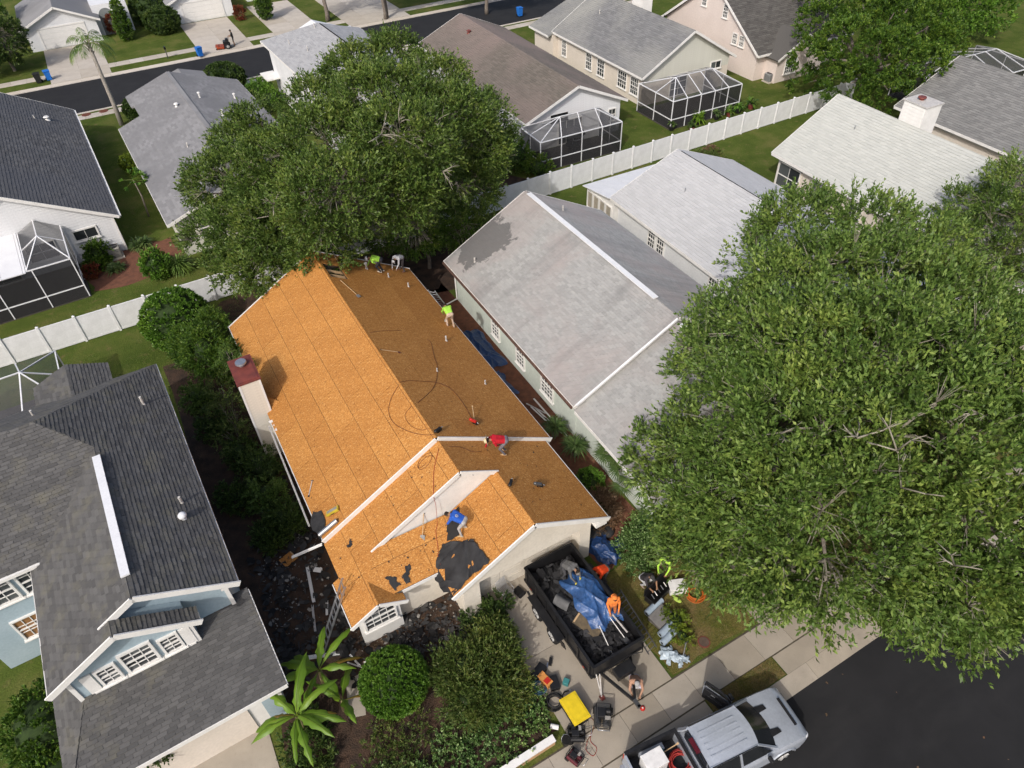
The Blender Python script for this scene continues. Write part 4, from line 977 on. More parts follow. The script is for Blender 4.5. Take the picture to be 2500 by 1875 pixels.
# ---- screen enclosures
def enclosure(label, loc, rz, x0, x1, y0, y1, h, ridge, nx, ny=1, rail=0.9, zr=0.9, solid_from=None, name='screen_enclosure'):
    """pool cage: posts, rails, rafters and every screen panel its own part; ridge = (xa, xb, y)"""
    t = thing(name, label, 'pool cage', loc, rz)
    m = M['metal']; b = 0.065
    xs = [x0+(x1-x0)*i/nx for i in range(nx+1)]; ys = [y0+(y1-y0)*i/ny for i in range(ny+1)]
    def bm(p, q, n='beam', w=b): 
        board(t, p, q, w, w, m, n)
    for x in xs: bm((x, y0, 0), (x, y0, h), 'post')
    for y in ys[1:]:
        for x in (x0, x1): bm((x, y, 0), (x, y, h), 'post')
    for z in (rail, h):
        bm((x0, y0, z), (x1, y0, z), 'rail', b*1.05)
        for x in (x0, x1): bm((x, y0, z), (x, y1, z), 'rail', b*1.04)
    def pane(P, mat='screen'):
        mb = MB(); mb.add(P, [tuple(range(len(P)))]); mb.build('screen_panel', M[mat], t)
    for i in range(nx):
        for za, zb in ((0.02, rail), (rail, h)): pane([(xs[i], y0, za), (xs[i+1], y0, za), (xs[i+1], y0, zb), (xs[i], y0, zb)])
    for x in (x0, x1):
        for j in range(ny):
            for za, zb in ((0.02, rail), (rail, h)): pane([(x, ys[j], za), (x, ys[j+1], za), (x, ys[j+1], zb), (x, ys[j], zb)])
    if ridge:
        xa, xb, yr = ridge; hz = h+zr
        bm((xa, yr, hz), (xb, yr, hz), 'ridge_beam')
        k = nx
        pts = [xa+(xb-xa)*i/max(1, k-2) for i in range(k-1)]
        for i, x in enumerate(pts):
            fx = xs[1+i] if 1+i < len(xs) else x1
            bm((x, yr, hz), (fx, y0, h), 'rafter'); bm((x, yr, hz), (fx, y1, h), 'rafter')
        for c, e in (((x0, y0), xa), ((x0, y1), xa), ((x1, y0), xb), ((x1, y1), xb)): bm((c[0], c[1], h), (e, yr, hz), 'rafter')
        bm((x0, yr, h), (xa, yr, hz), 'rafter'); bm((x1, yr, h), (xb, yr, hz), 'rafter')
        e = .02
        chain = [(x0, y0)]+[(xs[1+i], y0) for i in range(len(pts))]+[(x1, y0)]
        for Y in (y0, y1):
            for i in range(len(pts)-1): pane([(xs[1+i], Y, h+e), (xs[2+i], Y, h+e), (pts[i+1], yr, hz+e), (pts[i], yr, hz+e)], 'screen_roof')
            pane([(x0, Y, h+e), (xs[1], Y, h+e), (pts[0], yr, hz+e)], 'screen_roof'); pane([(xs[len(pts)], Y, h+e), (x1, Y, h+e), (pts[-1], yr, hz+e)], 'screen_roof')
            pane([(x0, Y, h+e), (x0, yr, h+e), (pts[0], yr, hz+e)], 'screen_roof'); pane([(x1, Y, h+e), (x1, yr, h+e), (pts[-1], yr, hz+e)], 'screen_roof')
    mb = MB(); mb.box(((x0+x1)/2, (y0+y1)/2, 0.0), (x1-x0+.2, y1-y0+.1, 0.10)); simple('patio_dark', (0.07, 0.062, 0.056)); mb.build('patio_slab', M['patio_dark'], t)
    return t
enclosure('white framed screen cage on the back of the brown-roofed house', (27.27, 30.22, 0), R(-2.15), -5.35, 2.35, -11.1, -7.75, 2.5, (-2.6, 0.7, -9.4), 4, 2)
enclosure('white framed screen cage with potted plants, behind the grey-roofed house', (41.62, 33.04, 0), R(-1.52), -5.95, 1.7, -13.2, -8.2, 2.5, (-3.9, 0.2, -10.7), 5, 2)
enclosure('screen cage beside the white sided house at the left edge', (-16.05, 35.95, 0), R(2.5), -6.0, 2.9, -15.6, -11.0, 2.9, None, 4, 2)
enclosure('pool cage behind the two-storey blue house, at the left edge', (-16.3, 8.7, 0), R(2.3), -3.5, 2.3, -2.0, 2.6, 2.6, (-1.5, 0.8, 0.3), 3, 1)
enclosure('pool cage with white ribs at the top right corner', (61.5, 11.2, 0), R(-3), -4.5, 6, -3.0, 3.4, 2.7, (-2.0, 4.0, 0.2), 6, 2)
# solid pan roof and screen gable of the left cage
def left_cage_roof():
    t = thing('patio_roof', 'flat white pan roof over the screened patio at the left edge', 'patio roof', (-16.05, 35.95, 0), R(2.5))
    panels(t, [(-7, -15.8, 2.93), (0.35, -15.8, 2.93), (0.35, -10.95, 3.35), (-7, -10.95, 3.35)], M['metal'], 1.2, 9, 0.06, 'roof_pan', 0, 0.02)
    m = M['metal']
    for p, q in (((0.42, -15.6, 2.95), (0.42, -11.0, 3.3)), ((2.9, -15.6, 2.95), (2.9, -11.0, 3.05)), ((1.6, -13.2, 3.8), (1.6, -11.0, 3.9)), ((0.42, -15.6, 2.95), (1.6, -13.2, 3.8)), ((2.9, -15.6, 2.95), (1.6, -13.2, 3.8)), ((0.42, -13.2, 3.1), (1.6, -13.2, 3.8)), ((2.9, -13.2, 3.0), (1.6, -13.2, 3.8))):
        board(t, p, q, .065, .065, m, 'rafter')
    for P in ([(0.42, -15.6, 2.95), (2.9, -15.6, 2.95), (1.6, -13.2, 3.8)], [(0.42, -15.6, 2.95), (1.6, -13.2, 3.8), (1.6, -11.0, 3.9), (0.42, -11.0, 3.3)], [(2.9, -15.6, 2.95), (2.9, -11, 3.05), (1.6, -11, 3.9), (1.6, -13.2, 3.8)]):
        mb = MB(); mb.add(P, [tuple(range(len(P)))]); mb.build('screen_panel', M['screen_roof'], t)
left_cage_roof()
# ================================================================== vegetation
def unit(v): return v/np.maximum(np.linalg.norm(v, axis=-1, keepdims=True), 1e-9)
def rand_dirs(n): return unit(rng.normal(size=(n, 3)))
def leaf_quads(P, D, L, Wd, fold=0.25):
    """diamond leaves: P base (n,3), D direction (n,3), L length, Wd width"""
    n = len(P); S = unit(np.cross(D, rand_dirs(n))); Nn = np.cross(S, D)
    L = np.broadcast_to(np.asarray(L, float).reshape(-1, 1), (n, 1)); Wd = np.broadcast_to(np.asarray(Wd, float).reshape(-1, 1), (n, 1))
    mid = P+D*L*0.45+Nn*Wd*fold
    V = np.stack([P, mid+S*Wd*0.5, P+D*L, mid-S*Wd*0.5], 1)
    return V
def crown_points(blobs, n, shell=0.55, zmin=None):
    """points in a union of ellipsoids, mostly near the surface; returns points and outward directions"""
    vol = np.array([b[3]*b[4]*b[5] for b in blobs])**0.8; k = rng.choice(len(blobs), n, p=vol/vol.sum())
    B = np.array(blobs)[k]; d = rand_dirs(n)
    r = 1-(1-shell)*rng.random(n)**1.3
    P = B[:, :3]+d*B[:, 3:6]*r[:, None]
    out = unit(d/B[:, 3:6])
    # drop points buried deep inside another blob
    keep = np.ones(n, bool)
    for b in blobs:
        q = ((P-np.array(b[:3]))/np.array(b[3:6])); keep &= (np.linalg.norm(q, axis=1) > shell*0.92)
    if zmin is not None: keep &= P[:, 2] > zmin
    return P[keep], out[keep]
def sprigs(P, out, per, leaves, slen, llen, lwid, up=0.35, spread=0.7, droop=0.0):
    """fans of leafy twigs growing from P outwards; returns leaf quads and twig lines"""
    n = len(P)
    D0 = unit(out+np.array([0, 0, up])+0.25*rand_dirs(n))
    Pk = np.repeat(P, per, 0); Dk = unit(np.repeat(D0, per, 0)+spread*rand_dirs(n*per))
    Lk = slen*(0.6+0.7*rng.random(n*per))
    m = len(Pk); t = rng.random((m, leaves))**0.8
    base = Pk[:, None]+Dk[:, None]*(Lk[:, None]*t)[..., None]
    base[..., 2] -= droop*(t**2)*Lk[:, None]
    ld = unit(Dk[:, None]+0.75*rand_dirs(m*leaves).reshape(m, leaves, 3)+np.array([0, 0, 0.15]))
    nl = m*leaves
    V = leaf_quads(base.reshape(-1, 3), ld.reshape(-1, 3), llen*(0.7+0.6*rng.random(nl)), lwid*(0.7+0.6*rng.random(nl)))
    return V, (Pk, Pk+Dk*Lk[:, None])
def ribbons(A, Bp, w0, w1):
    d = unit(Bp-A); s = unit(np.cross(d, rand_dirs(len(A))))
    s2 = np.cross(d, s)
    Q1 = np.stack([A-s*w0, A+s*w0, Bp+s*w1, Bp-s*w1], 1); Q2 = np.stack([A-s2*w0, A+s2*w0, Bp+s2*w1, Bp-s2*w1], 1)
    return np.concatenate([Q1, Q2])
def curve_pts(a, b, k=5, wob=0.12, sag=0.0):
    a = Vector(a); b = Vector(b); L = (b-a).length
    out = []
    for i in range(k+1):
        t = i/k; p = a.lerp(b, t)
        w = math.sin(math.pi*t)*L*wob
        out.append(p+Vector((random.uniform(-1, 1), random.uniform(-1, 1), random.uniform(-.5, 1)+sag))*w*0.5)
    return out
LEAF = {
 'oak': leaf_mat('oak_leaf', [(0.056, 0.100, 0.019), (0.094, 0.154, 0.028), (0.139, 0.207, 0.042), (0.194, 0.247, 0.061)]),
 'oak2': leaf_mat('pale_oak_leaf', [(0.071, 0.127, 0.025), (0.119, 0.192, 0.038), (0.179, 0.262, 0.058), (0.244, 0.321, 0.085)]),
 'bright': leaf_mat('bright_leaf', [(0.032, 0.078, 0.010), (0.063, 0.130, 0.014), (0.105, 0.188, 0.022), (0.168, 0.240, 0.035)]),
 'hedge': leaf_mat('hedge_leaf', [(0.049, 0.119, 0.013), (0.092, 0.192, 0.021), (0.141, 0.271, 0.034), (0.206, 0.328, 0.059)], rough=0.4),
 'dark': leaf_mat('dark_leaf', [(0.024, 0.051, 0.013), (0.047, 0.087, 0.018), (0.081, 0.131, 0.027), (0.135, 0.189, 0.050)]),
 'olive': leaf_mat('olive_brown_leaf', [(0.053, 0.086, 0.018), (0.092, 0.140, 0.028), (0.131, 0.174, 0.040), (0.185, 0.187, 0.060)]),
 'var': leaf_mat('variegated_leaf', [(0.054, 0.123, 0.025), (0.101, 0.189, 0.044), (0.162, 0.261, 0.075), (0.459, 0.580, 0.275)]),
 'yellow': leaf_mat('yellow_green_leaf', [(0.09, 0.13, 0.015), (0.16, 0.22, 0.025), (0.25, 0.31, 0.04)]),
 'palm': leaf_mat('palm_leaf', [(0.074, 0.138, 0.027), (0.121, 0.196, 0.040), (0.189, 0.268, 0.069)]),
 'spike': leaf_mat('spike_leaf', [(0.05, 0.095, 0.025), (0.09, 0.145, 0.04), (0.16, 0.21, 0.075)]),
 'red': leaf_mat('red_leaf', [(0.14, 0.025, 0.02), (0.25, 0.05, 0.03), (0.18, 0.10, 0.03)]),
 'dry': leaf_mat('dry_brown_leaf', [(0.13, 0.075, 0.045), (0.20, 0.12, 0.075), (0.26, 0.17, 0.11)]),
 'banana': leaf_mat('banana_leaf', [(0.114, 0.215, 0.016), (0.156, 0.273, 0.023), (0.198, 0.312, 0.036)], trans=0.35, rough=0.4),
 'bananayellow': leaf_mat('dead_banana_leaf', [(0.40, 0.22, 0.04), (0.42, 0.26, 0.05), (0.32, 0.16, 0.05)]),
 'flower': leaf_mat('white_flower', [(0.60, 0.56, 0.46), (0.75, 0.72, 0.65)]),
}
def tree(name, label, base, fork_z, blobs, n, leafmat, per=6, leaves=13, slen=0.75, llen=0.13, lwid=0.055, tr=0.32, gap=0.0, twig=True, up=0.35, group=None, shell=0.55, zmin=None, trunks=1, cat='tree', bare=0.06, spread=0.7, snags=()):
    bx, by = base[0], base[1]
    t = thing(name, label, cat, (bx, by, 0), 0, group)
    off = np.array([bx, by, 0.0])
    bl = [(b[0]-bx, b[1]-by, b[2], b[3], b[4], b[5]) for b in blobs]
    P, out = crown_points(bl, n, shell, zmin)
    if gap > 0:
        ph = rng.random(6)*6.28; f = 0.85
        s = np.sin(P[:, 0]*f+ph[0])+np.sin(P[:, 1]*f*1.2+ph[1])+np.sin(P[:, 2]*f*1.4+ph[2])+0.8*np.sin((P[:, 0]+P[:, 1])*2.1+ph[3])+0.8*np.sin((P[:, 1]-P[:, 2])*2.4+ph[4])
        k = s > np.quantile(s, gap); P, out = P[k], out[k]
    leafy = rng.random(len(P)) > bare
    V, (A, E) = sprigs(P[leafy], out[leafy], per, leaves, slen, llen, lwid, up, spread)
    c = link('crown', quads_mesh('crown', V, leafmat), t); c['kind'] = 'stuff'
    # wood
    wood = MB(); fork = Vector((0, 0, fork_z))
    starts = []
    for k in range(trunks):
        a = Vector((random.uniform(-.25, .25)*(trunks > 1), random.uniform(-.25, .25)*(trunks > 1), 0))
        f = fork+a*1.5
        wood.tube(curve_pts(a-Vector((0, 0, .2)), f, 4, 0.06), [tr*1.35, tr*1.1, tr, tr*.95, tr*.9], 9); starts.append(f)
    limbs = []
    for b in bl:
        e = Vector(b[:3])+Vector((0, 0, b[5]*0.15)); s0 = random.choice(starts)
        pts = curve_pts(s0, e, 6, 0.10, 0.3); r0 = tr*0.62
        wood.tube(pts, [max(0.03, r0*(1-0.8*i/6)) for i in range(7)], 7); limbs.append(pts)
    wood.build('trunk', M['bark'], t)
    if snags:
        sg = MB()
        for px, py, z in snags:
            q = at(px, py, z); q = Vector((q.x-bx, q.y-by, q.z)); dn = (CAM_POS-Vector((bx, by, 0))-q).normalized()
            for _ in range(random.randint(3, 6)):
                d = (Vector((random.gauss(0, 1), random.gauss(0, 1), random.gauss(0, 1)))+dn*.7).normalized(); L = random.uniform(.5, 1.3); m_ = q+d*L*.5+Vector((random.uniform(-.12, .12), random.uniform(-.12, .12), .05)); e = q+d*L
                sg.tube([q, m_, e], [.035, .022, .008], 5)
                for _k in range(2):
                    d2 = (d+Vector((random.gauss(0, .5), random.gauss(0, .5), random.gauss(0, .5)))).normalized(); sg.tube([m_, m_+d2*L*.45], [.016, .005], 4)
        sg.build('bare_branches', M['twig'], t)['kind'] = 'stuff'
    if twig:
        tw = MB(); lp = np.array([list(p) for L in limbs for p in L[2:]])
        idx = rng.choice(len(P), min(len(P), 700), replace=False)
        Aj = []; Bj = []
        for i in idx:
            j = np.argmin(np.linalg.norm(lp-P[i], axis=1)); mid = (lp[j]+P[i])/2+np.array([0, 0, 0.25])
            Aj += [lp[j], mid]; Bj += [mid, P[i]]
        Q1 = ribbons(np.array(Aj), np.array(Bj), 0.022, 0.012)
        k2 = rng.random(len(A)) < 0.15; Q2 = ribbons(A[k2], E[k2], 0.008, 0.004)
        # bare twig sprays that show grey between the leaves
        Pb, ob = P[~leafy], out[~leafy]
        Db = unit(np.repeat(ob, 9, 0)+np.array([0, 0, .3])+0.55*rand_dirs(len(ob)*9)); Pr = np.repeat(Pb, 9, 0)
        Q3 = ribbons(Pr-Db*0.2, Pr+Db*(0.5+0.5*rng.random((len(Pr), 1))), 0.016, 0.006)
        w = link('twigs', quads_mesh('twigs', np.concatenate([Q1, Q2, Q3]), M['twig']), t); w['kind'] = 'stuff'
    return t
def shrub(name, label, x, y, blobs, n, leafmat, leaves=10, per=3, llen=0.09, lwid=0.045, slen=0.22, cat='shrub', group=None, shell=0.8, core=None, up=0.3, spread=0.8, stems=True, z0=0.0):
    t = thing(name, label, cat, (x, y, z0), 0, group)
    P, out = crown_points(blobs, int(n*.62), shell, 0.03)
    V, (A, E) = sprigs(P, out, per, leaves, slen, llen*1.12, lwid*1.15, up, spread)
    V[..., 2] = np.maximum(V[..., 2], 0.02)
    c = link('foliage', quads_mesh('foliage', V, leafmat), t); c['kind'] = 'stuff'
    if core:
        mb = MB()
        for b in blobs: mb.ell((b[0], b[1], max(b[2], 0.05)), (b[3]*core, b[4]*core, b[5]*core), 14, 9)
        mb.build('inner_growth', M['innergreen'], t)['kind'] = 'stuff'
    if stems:
        mb = MB()
        for b in blobs:
            for _ in range(4):
                mb.tube(curve_pts((b[0]*.5+random.uniform(-.1, .1), b[1]*.5+random.uniform(-.1, .1), -0.05), (b[0]+random.uniform(-.5, .5)*b[3], b[1]+random.uniform(-.5, .5)*b[4], b[2]+random.uniform(0, .5)*b[5]), 4, 0.1), 0.03, 5, 0.4)
        mb.build('stem', M['bark'], t)
    return t

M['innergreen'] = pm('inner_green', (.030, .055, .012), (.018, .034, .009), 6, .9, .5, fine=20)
# ---- the two big live oaks and their companions
def dome(cx, cy, rx, ry, z0, z1, k, seed, r=(2.2, 3.2)):
    rnd = random.Random(seed); out = []
    for i in range(k):
        a = 2.399*i; f = math.sqrt((i+0.5)/k); rr = rnd.uniform(*r)
        x = cx+(rx-rr*0.8)*f*math.cos(a); y = cy+(ry-rr*0.8)*f*math.sin(a)
        zt = z0+(z1-z0)*math.sqrt(max(0.0, 1-(f*0.93)**2)); z = zt-rr*0.62
        out.append((x, y, z+rnd.uniform(-.5, .3), rr, rr, rr*0.72))
    return out
def lobes(rows):
    out = []
    for px, py, z, r in rows:
        q = at(px, py, z); out.append((q.x, q.y, z, r*random.uniform(.92, 1.1), r*random.uniform(.92, 1.1), r*.74))
    return out
OAK_R = lobes([(1640, 1120, 3.5, 1.6), (1660, 1210, 3.4, 1.5), (1745, 920, 5, 1.9), (1750, 1060, 5.5, 2.2), (1740, 1200, 5, 2.2), (1770, 1330, 4.4, 1.8), (1815, 770, 6, 2.0), (1870, 650, 7, 1.9), (1850, 850, 8, 2.7), (1850, 1020, 8, 2.7), (1850, 1200, 7, 2.6), (1860, 1330, 5.5, 2.1), (1890, 1410, 4, 1.3), (1960, 570, 8, 2.2), (1980, 720, 9, 2.8), (2000, 900, 9.5, 2.9), (2000, 1080, 9, 2.9), (2000, 1260, 8, 2.7), (2010, 1370, 6, 2.1), (2120, 570, 8.5, 2.2), (2150, 720, 9.5, 2.8), (2160, 900, 10, 3), (2170, 1080, 9.5, 2.9), (2180, 1260, 8, 2.7), (2180, 1370, 6, 2.1), (2250, 620, 8, 2.0), (2300, 760, 9, 2.5), (2330, 930, 9.5, 2.9), (2340, 1120, 9, 2.9), (2350, 1300, 8, 2.7), (2340, 1410, 6, 2.1), (2290, 1500, 4.5, 1.4), (2440, 870, 8.5, 2.5), (2470, 1050, 8.5, 2.8), (2480, 1250, 8, 2.7), (2450, 1340, 6.5, 2.0), (2390, 1450, 5, 1.5)])
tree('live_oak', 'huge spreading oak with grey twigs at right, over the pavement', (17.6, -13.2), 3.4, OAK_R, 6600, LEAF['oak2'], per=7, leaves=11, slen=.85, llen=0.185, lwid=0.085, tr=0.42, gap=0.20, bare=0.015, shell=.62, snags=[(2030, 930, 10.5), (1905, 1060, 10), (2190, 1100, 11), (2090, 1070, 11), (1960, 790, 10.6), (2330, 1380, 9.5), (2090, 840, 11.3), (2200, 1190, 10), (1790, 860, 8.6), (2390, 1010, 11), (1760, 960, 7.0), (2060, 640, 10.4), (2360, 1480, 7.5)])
tree('live_oak', 'oak cut off by the right edge, beyond the huge oak', (36.5, -10.0), 3.2, dome(36.5, -10.0, 5.2, 5.2, 2.5, 8.2, 10, 5), 1300, LEAF['oak2'], per=8, leaves=13, llen=.16, lwid=.065, tr=0.35, gap=0.1)
OAK_B = lobes([(510, 480, 4.5, 1.7), (520, 580, 4, 1.6), (585, 350, 6, 1.7), (560, 440, 6.5, 2.3), (600, 550, 5.5, 2.3), (570, 650, 3.5, 1.5), (640, 310, 7, 2.0), (680, 420, 8, 2.5), (700, 550, 6.5, 2.4), (650, 650, 4.5, 1.9), (760, 270, 8.5, 2.2), (800, 360, 9.5, 2.7), (820, 480, 9, 2.6), (790, 590, 6, 2.0), (870, 180, 9.5, 2.0), (930, 250, 10.5, 2.6), (960, 140, 9.5, 1.9), (980, 350, 10, 2.7), (960, 470, 8, 2.4), (1060, 210, 9, 2.1), (1090, 300, 9, 2.5), (1070, 400, 8, 2.3), (1150, 370, 7, 2.1), (1185, 300, 7, 2.0), (1200, 360, 5.5, 1.5), (1140, 460, 5, 1.8), (1150, 250, 6.5, 1.6)])
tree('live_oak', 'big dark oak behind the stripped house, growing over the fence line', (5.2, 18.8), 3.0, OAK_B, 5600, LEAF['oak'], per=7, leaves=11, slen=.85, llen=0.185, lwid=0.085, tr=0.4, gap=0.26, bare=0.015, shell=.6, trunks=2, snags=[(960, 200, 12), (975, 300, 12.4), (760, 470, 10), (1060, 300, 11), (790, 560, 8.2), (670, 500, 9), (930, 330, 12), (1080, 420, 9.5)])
tree('broadleaf_tree', 'brighter green tree right behind the roof corner with the worker', (8.0, 11.5), 1.6, [(7.0, 10.9, 3.6, 1.9, 1.7, 1.5), (9.0, 11.6, 3.4, 2.0, 1.7, 1.6), (5.4, 11.6, 3.8, 1.6, 1.4, 1.3), (8.0, 12.8, 4.6, 2.1, 1.7, 1.5), (10.2, 10.6, 2.6, 1.3, 1.2, 1.2)], 800, LEAF['bright'], leaves=12, slen=0.6, llen=0.13, lwid=0.06, tr=0.12, shell=0.6, bare=0.03)
TRT = lobes([(1990, 140, 3.5, 2.0), (2010, 60, 5.5, 2.4), (2075, 210, 3.5, 2.0), (2080, 110, 6, 2.7), (2165, 225, 3.2, 1.8), (2170, 140, 6, 2.7), (2180, 40, 7, 2.8), (2250, 165, 4.6, 2.2), (2270, 70, 6, 2.6), (2300, 120, 4, 1.9), (2100, -10, 7.5, 2.8), (1975, 205, 2, 1.5), (2250, -20, 7, 2.8), (2000, -30, 6.5, 2.4)])
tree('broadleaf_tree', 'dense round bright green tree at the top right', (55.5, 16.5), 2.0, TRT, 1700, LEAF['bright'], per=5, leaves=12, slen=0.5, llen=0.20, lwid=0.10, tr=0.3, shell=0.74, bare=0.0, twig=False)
tree('broadleaf_tree', 'yellowish tree behind the dense round tree, in the top right corner', (74, 24), 2.0, dome(74, 24, 8, 8, 1.5, 8, 14, 13), 1400, LEAF['hedge'], per=5, leaves=10, slen=0.6, llen=0.24, lwid=0.12, tr=0.25, shell=0.7, bare=0, twig=False)
tree('street_tree', 'light green tree with pale trunks beyond the far road', (26.9, 65.9), 3.4, [(26.5, 66, 6.4, 3.0, 2.6, 1.8), (29.5, 67, 6.0, 2.6, 2.4, 1.8), (32, 66, 6.2, 2.6, 2.4, 1.7), (24.2, 68, 6.6, 2.2, 2.2, 1.6)], 700, LEAF['hedge'], leaves=10, slen=0.7, llen=0.2, lwid=0.09, tr=0.2, trunks=2, bare=0.02, shell=0.5)
tree('street_tree', 'bare-limbed tree with twin trunks at the top edge', (20.6, 69.6), 4.2, [(19.0, 69.5, 6.0, 2.0, 1.8, 1.4), (21.8, 70, 6.6, 1.8, 1.8, 1.4)], 160, LEAF['oak'], leaves=9, slen=0.8, llen=0.2, lwid=0.08, tr=0.22, trunks=2, bare=0.3, shell=0.4)
tree('street_tree', 'dark tree overhanging the road at the top centre', (38.5, 60.5), 2.6, [(38.5, 60.5, 5.0, 3.0, 2.8, 2.0), (42.5, 59.0, 5.0, 2.6, 2.4, 1.8), (35.6, 62.5, 5.2, 2.4, 2.4, 1.7)], 520, LEAF['oak'], leaves=10, slen=0.8, llen=0.2, lwid=0.09, tr=0.22, bare=0.04, shell=0.5)
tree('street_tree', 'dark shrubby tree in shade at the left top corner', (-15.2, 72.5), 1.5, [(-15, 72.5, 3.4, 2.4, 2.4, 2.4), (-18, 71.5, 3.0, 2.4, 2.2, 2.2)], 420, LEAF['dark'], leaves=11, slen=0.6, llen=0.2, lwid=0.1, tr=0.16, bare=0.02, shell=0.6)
tree('street_tree', 'bright tree at the top left corner above the dark one', (-17.5, 84.0), 2.0, [(-17.5, 84, 4.5, 3.0, 3.0, 2.4), (-20.5, 82, 4, 2.8, 2.8, 2.4)], 380, LEAF['hedge'], leaves=11, slen=0.7, llen=0.24, lwid=0.12, tr=0.18, bare=0, shell=0.6)
# ---- shrubs, one by one
def ball(label, x, y, r, h, mat, n=420, name='round_shrub', core=0.86, leaves=12, ll=0.10, lw=0.055, slen=0.16, **k):
    return shrub(name, label, x, y, [(0, 0, h*0.5, r, r, h*0.52)], n, LEAF[mat], leaves, 3, ll, lw, slen, core=core, shell=0.92, **k)
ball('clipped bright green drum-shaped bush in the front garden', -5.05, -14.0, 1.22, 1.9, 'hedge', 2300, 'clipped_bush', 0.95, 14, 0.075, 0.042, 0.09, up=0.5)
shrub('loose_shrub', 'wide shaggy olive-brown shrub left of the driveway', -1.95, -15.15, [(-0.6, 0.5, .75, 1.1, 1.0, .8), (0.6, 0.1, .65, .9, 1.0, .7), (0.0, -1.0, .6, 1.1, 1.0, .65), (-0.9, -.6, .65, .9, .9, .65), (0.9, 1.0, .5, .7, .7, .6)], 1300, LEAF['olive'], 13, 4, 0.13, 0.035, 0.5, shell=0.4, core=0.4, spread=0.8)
shrub('loose_shrub', 'low dark green shrub spilling against the driveway edge, under the shaggy one', -0.9, -13.3, [(0, 0, .4, .9, .8, .5), (.8, .3, .3, .5, .5, .4)], 260, LEAF['dark'], 10, 3, 0.1, 0.04, 0.25, core=0.6, shell=.6)
g = shrub('ground_cover', 'glossy variegated ground cover beside the driveway and low wall', -2.2, -17.3, [(-2.6, -.2, .12, 1.6, 1.1, .3), (0, -.1, .15, 1.7, 1.2, .32), (1.0, .6, .15, .9, 1.2, .3), (-1.2, 0.7, .14, 1.3, .8, .3), (-4.2, .2, .1, 1.2, 1.0, .25)], 2600, LEAF['var'], 9, 2, 0.075, 0.05, 0.14, 'ground cover', shell=0.35, stems=False)
shrub('ground_cover', 'ragged dark weeds on the left of the front garden', -6.2, -16.6, [(0, 0, .1, 1.6, 1.8, .28), (.6, 1.2, .1, 1.2, 1.0, .25)], 700, LEAF['olive'], 9, 2, 0.11, 0.03, 0.2, 'ground cover', shell=.3, stems=False)
ball('large rounded topiary tree at the back corner by the fence', -7.9, 12.2, 1.85, 3.3, 'hedge', 1500, 'topiary_tree', 0.9, 13, 0.11, 0.06, 0.16)
shrub('flowering_shrub', 'tall light green shrub with a few red flowers against the left eave', -7.0, 7.4, [(0, 0, 2.3, 1.1, 1.5, 1.4), (.9, -1.2, 2.2, .8, 1.0, 1.3), (-.7, 1.4, 1.9, 1.0, 1.2, 1.2), (.8, 1.4, 2.6, .8, .9, 1.0)], 1000, LEAF['bright'], 11, 4, 0.13, 0.035, 0.4, shell=.6, core=.5)
shrub('flowering_shrub', 'small red-flowered tips beside the chimney', -6.0, 5.0, [(0, 0, 3.3, .5, .6, .5), (.3, -1.4, 3.4, .45, .5, .5)], 120, LEAF['palm'], 10, 3, 0.13, 0.03, 0.3, shell=.4)
shrub('bare_shrub', 'half-bare twiggy shrub below the red-capped chimney', -7.0, 2.6, [(0, 0, 1.7, .9, 1.0, 1.2), (-.3, -1.4, 1.4, .8, .9, 1.0), (.2, 1.6, 1.9, .8, .9, 1.0)], 300, LEAF['olive'], 9, 3, 0.1, 0.03, 0.4, shell=.5)
for i, (x, y, r, h, mt) in enumerate([(-6.6, -0.8, .9, 1.6, 'dark'), (-6.8, -2.6, .8, 1.3, 'palm'), (-6.5, -4.2, .8, 1.0, 'dark'), (-7.2, 0.8, .8, 1.2, 'dark'), (-7.4, -4.6, .6, .7, 'dark'), (-8.1, 3.6, .8, 1.0, 'dark'), (-8.2, -1.6, .7, .8, 'dark'), (-8.3, 6.2, .8, 1.0, 'palm')]):
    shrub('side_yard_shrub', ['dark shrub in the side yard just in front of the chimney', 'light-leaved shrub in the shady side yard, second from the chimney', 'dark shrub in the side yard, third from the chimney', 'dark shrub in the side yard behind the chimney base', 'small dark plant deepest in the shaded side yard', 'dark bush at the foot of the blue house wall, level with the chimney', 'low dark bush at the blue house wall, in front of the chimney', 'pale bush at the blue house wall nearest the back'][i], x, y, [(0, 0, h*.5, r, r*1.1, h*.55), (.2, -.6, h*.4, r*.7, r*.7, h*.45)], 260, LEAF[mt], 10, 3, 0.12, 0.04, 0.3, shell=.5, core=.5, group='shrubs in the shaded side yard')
# right of the garage
shrub('hedge_shrub', 'glossy leafy bushes by the workers right of the garage corner', 6.4, -13.5, [(0, 0, .35, .9, .8, .45), (1.2, -.5, .35, .9, .8, .45), (2.0, -1.2, .3, .8, .7, .4), (1.0, .6, .35, .8, .7, .4), (-.3, -.9, .22, .5, .5, .3)], 1500, LEAF['var'], 10, 3, 0.085, 0.035, 0.28, shell=.4, core=.45)
shrub('dry_shrub', 'dry red-brown bush beside the garage corner', 6.0, -11.3, [(0, 0, .45, .9, .9, .55), (.5, .6, .35, .6, .6, .4)], 650, LEAF['dry'], 11, 4, 0.10, 0.025, 0.3, shell=.5, core=.5)
ball('small round bright green bush at the mint wall', 6.65, -9.6, .62, .95, 'hedge', 420, 'round_shrub', .85, 10, .09, .05, .12)
shrub('hedge_shrub', 'yellow-green low shrub beside the roofing rolls', 5.75, -17.05, [(0, 0, .25, .45, .6, .3), (-.2, -.7, .2, .35, .5, .25)], 260, LEAF['yellow'], 9, 3, 0.07, 0.035, 0.16, shell=.5, core=.5)
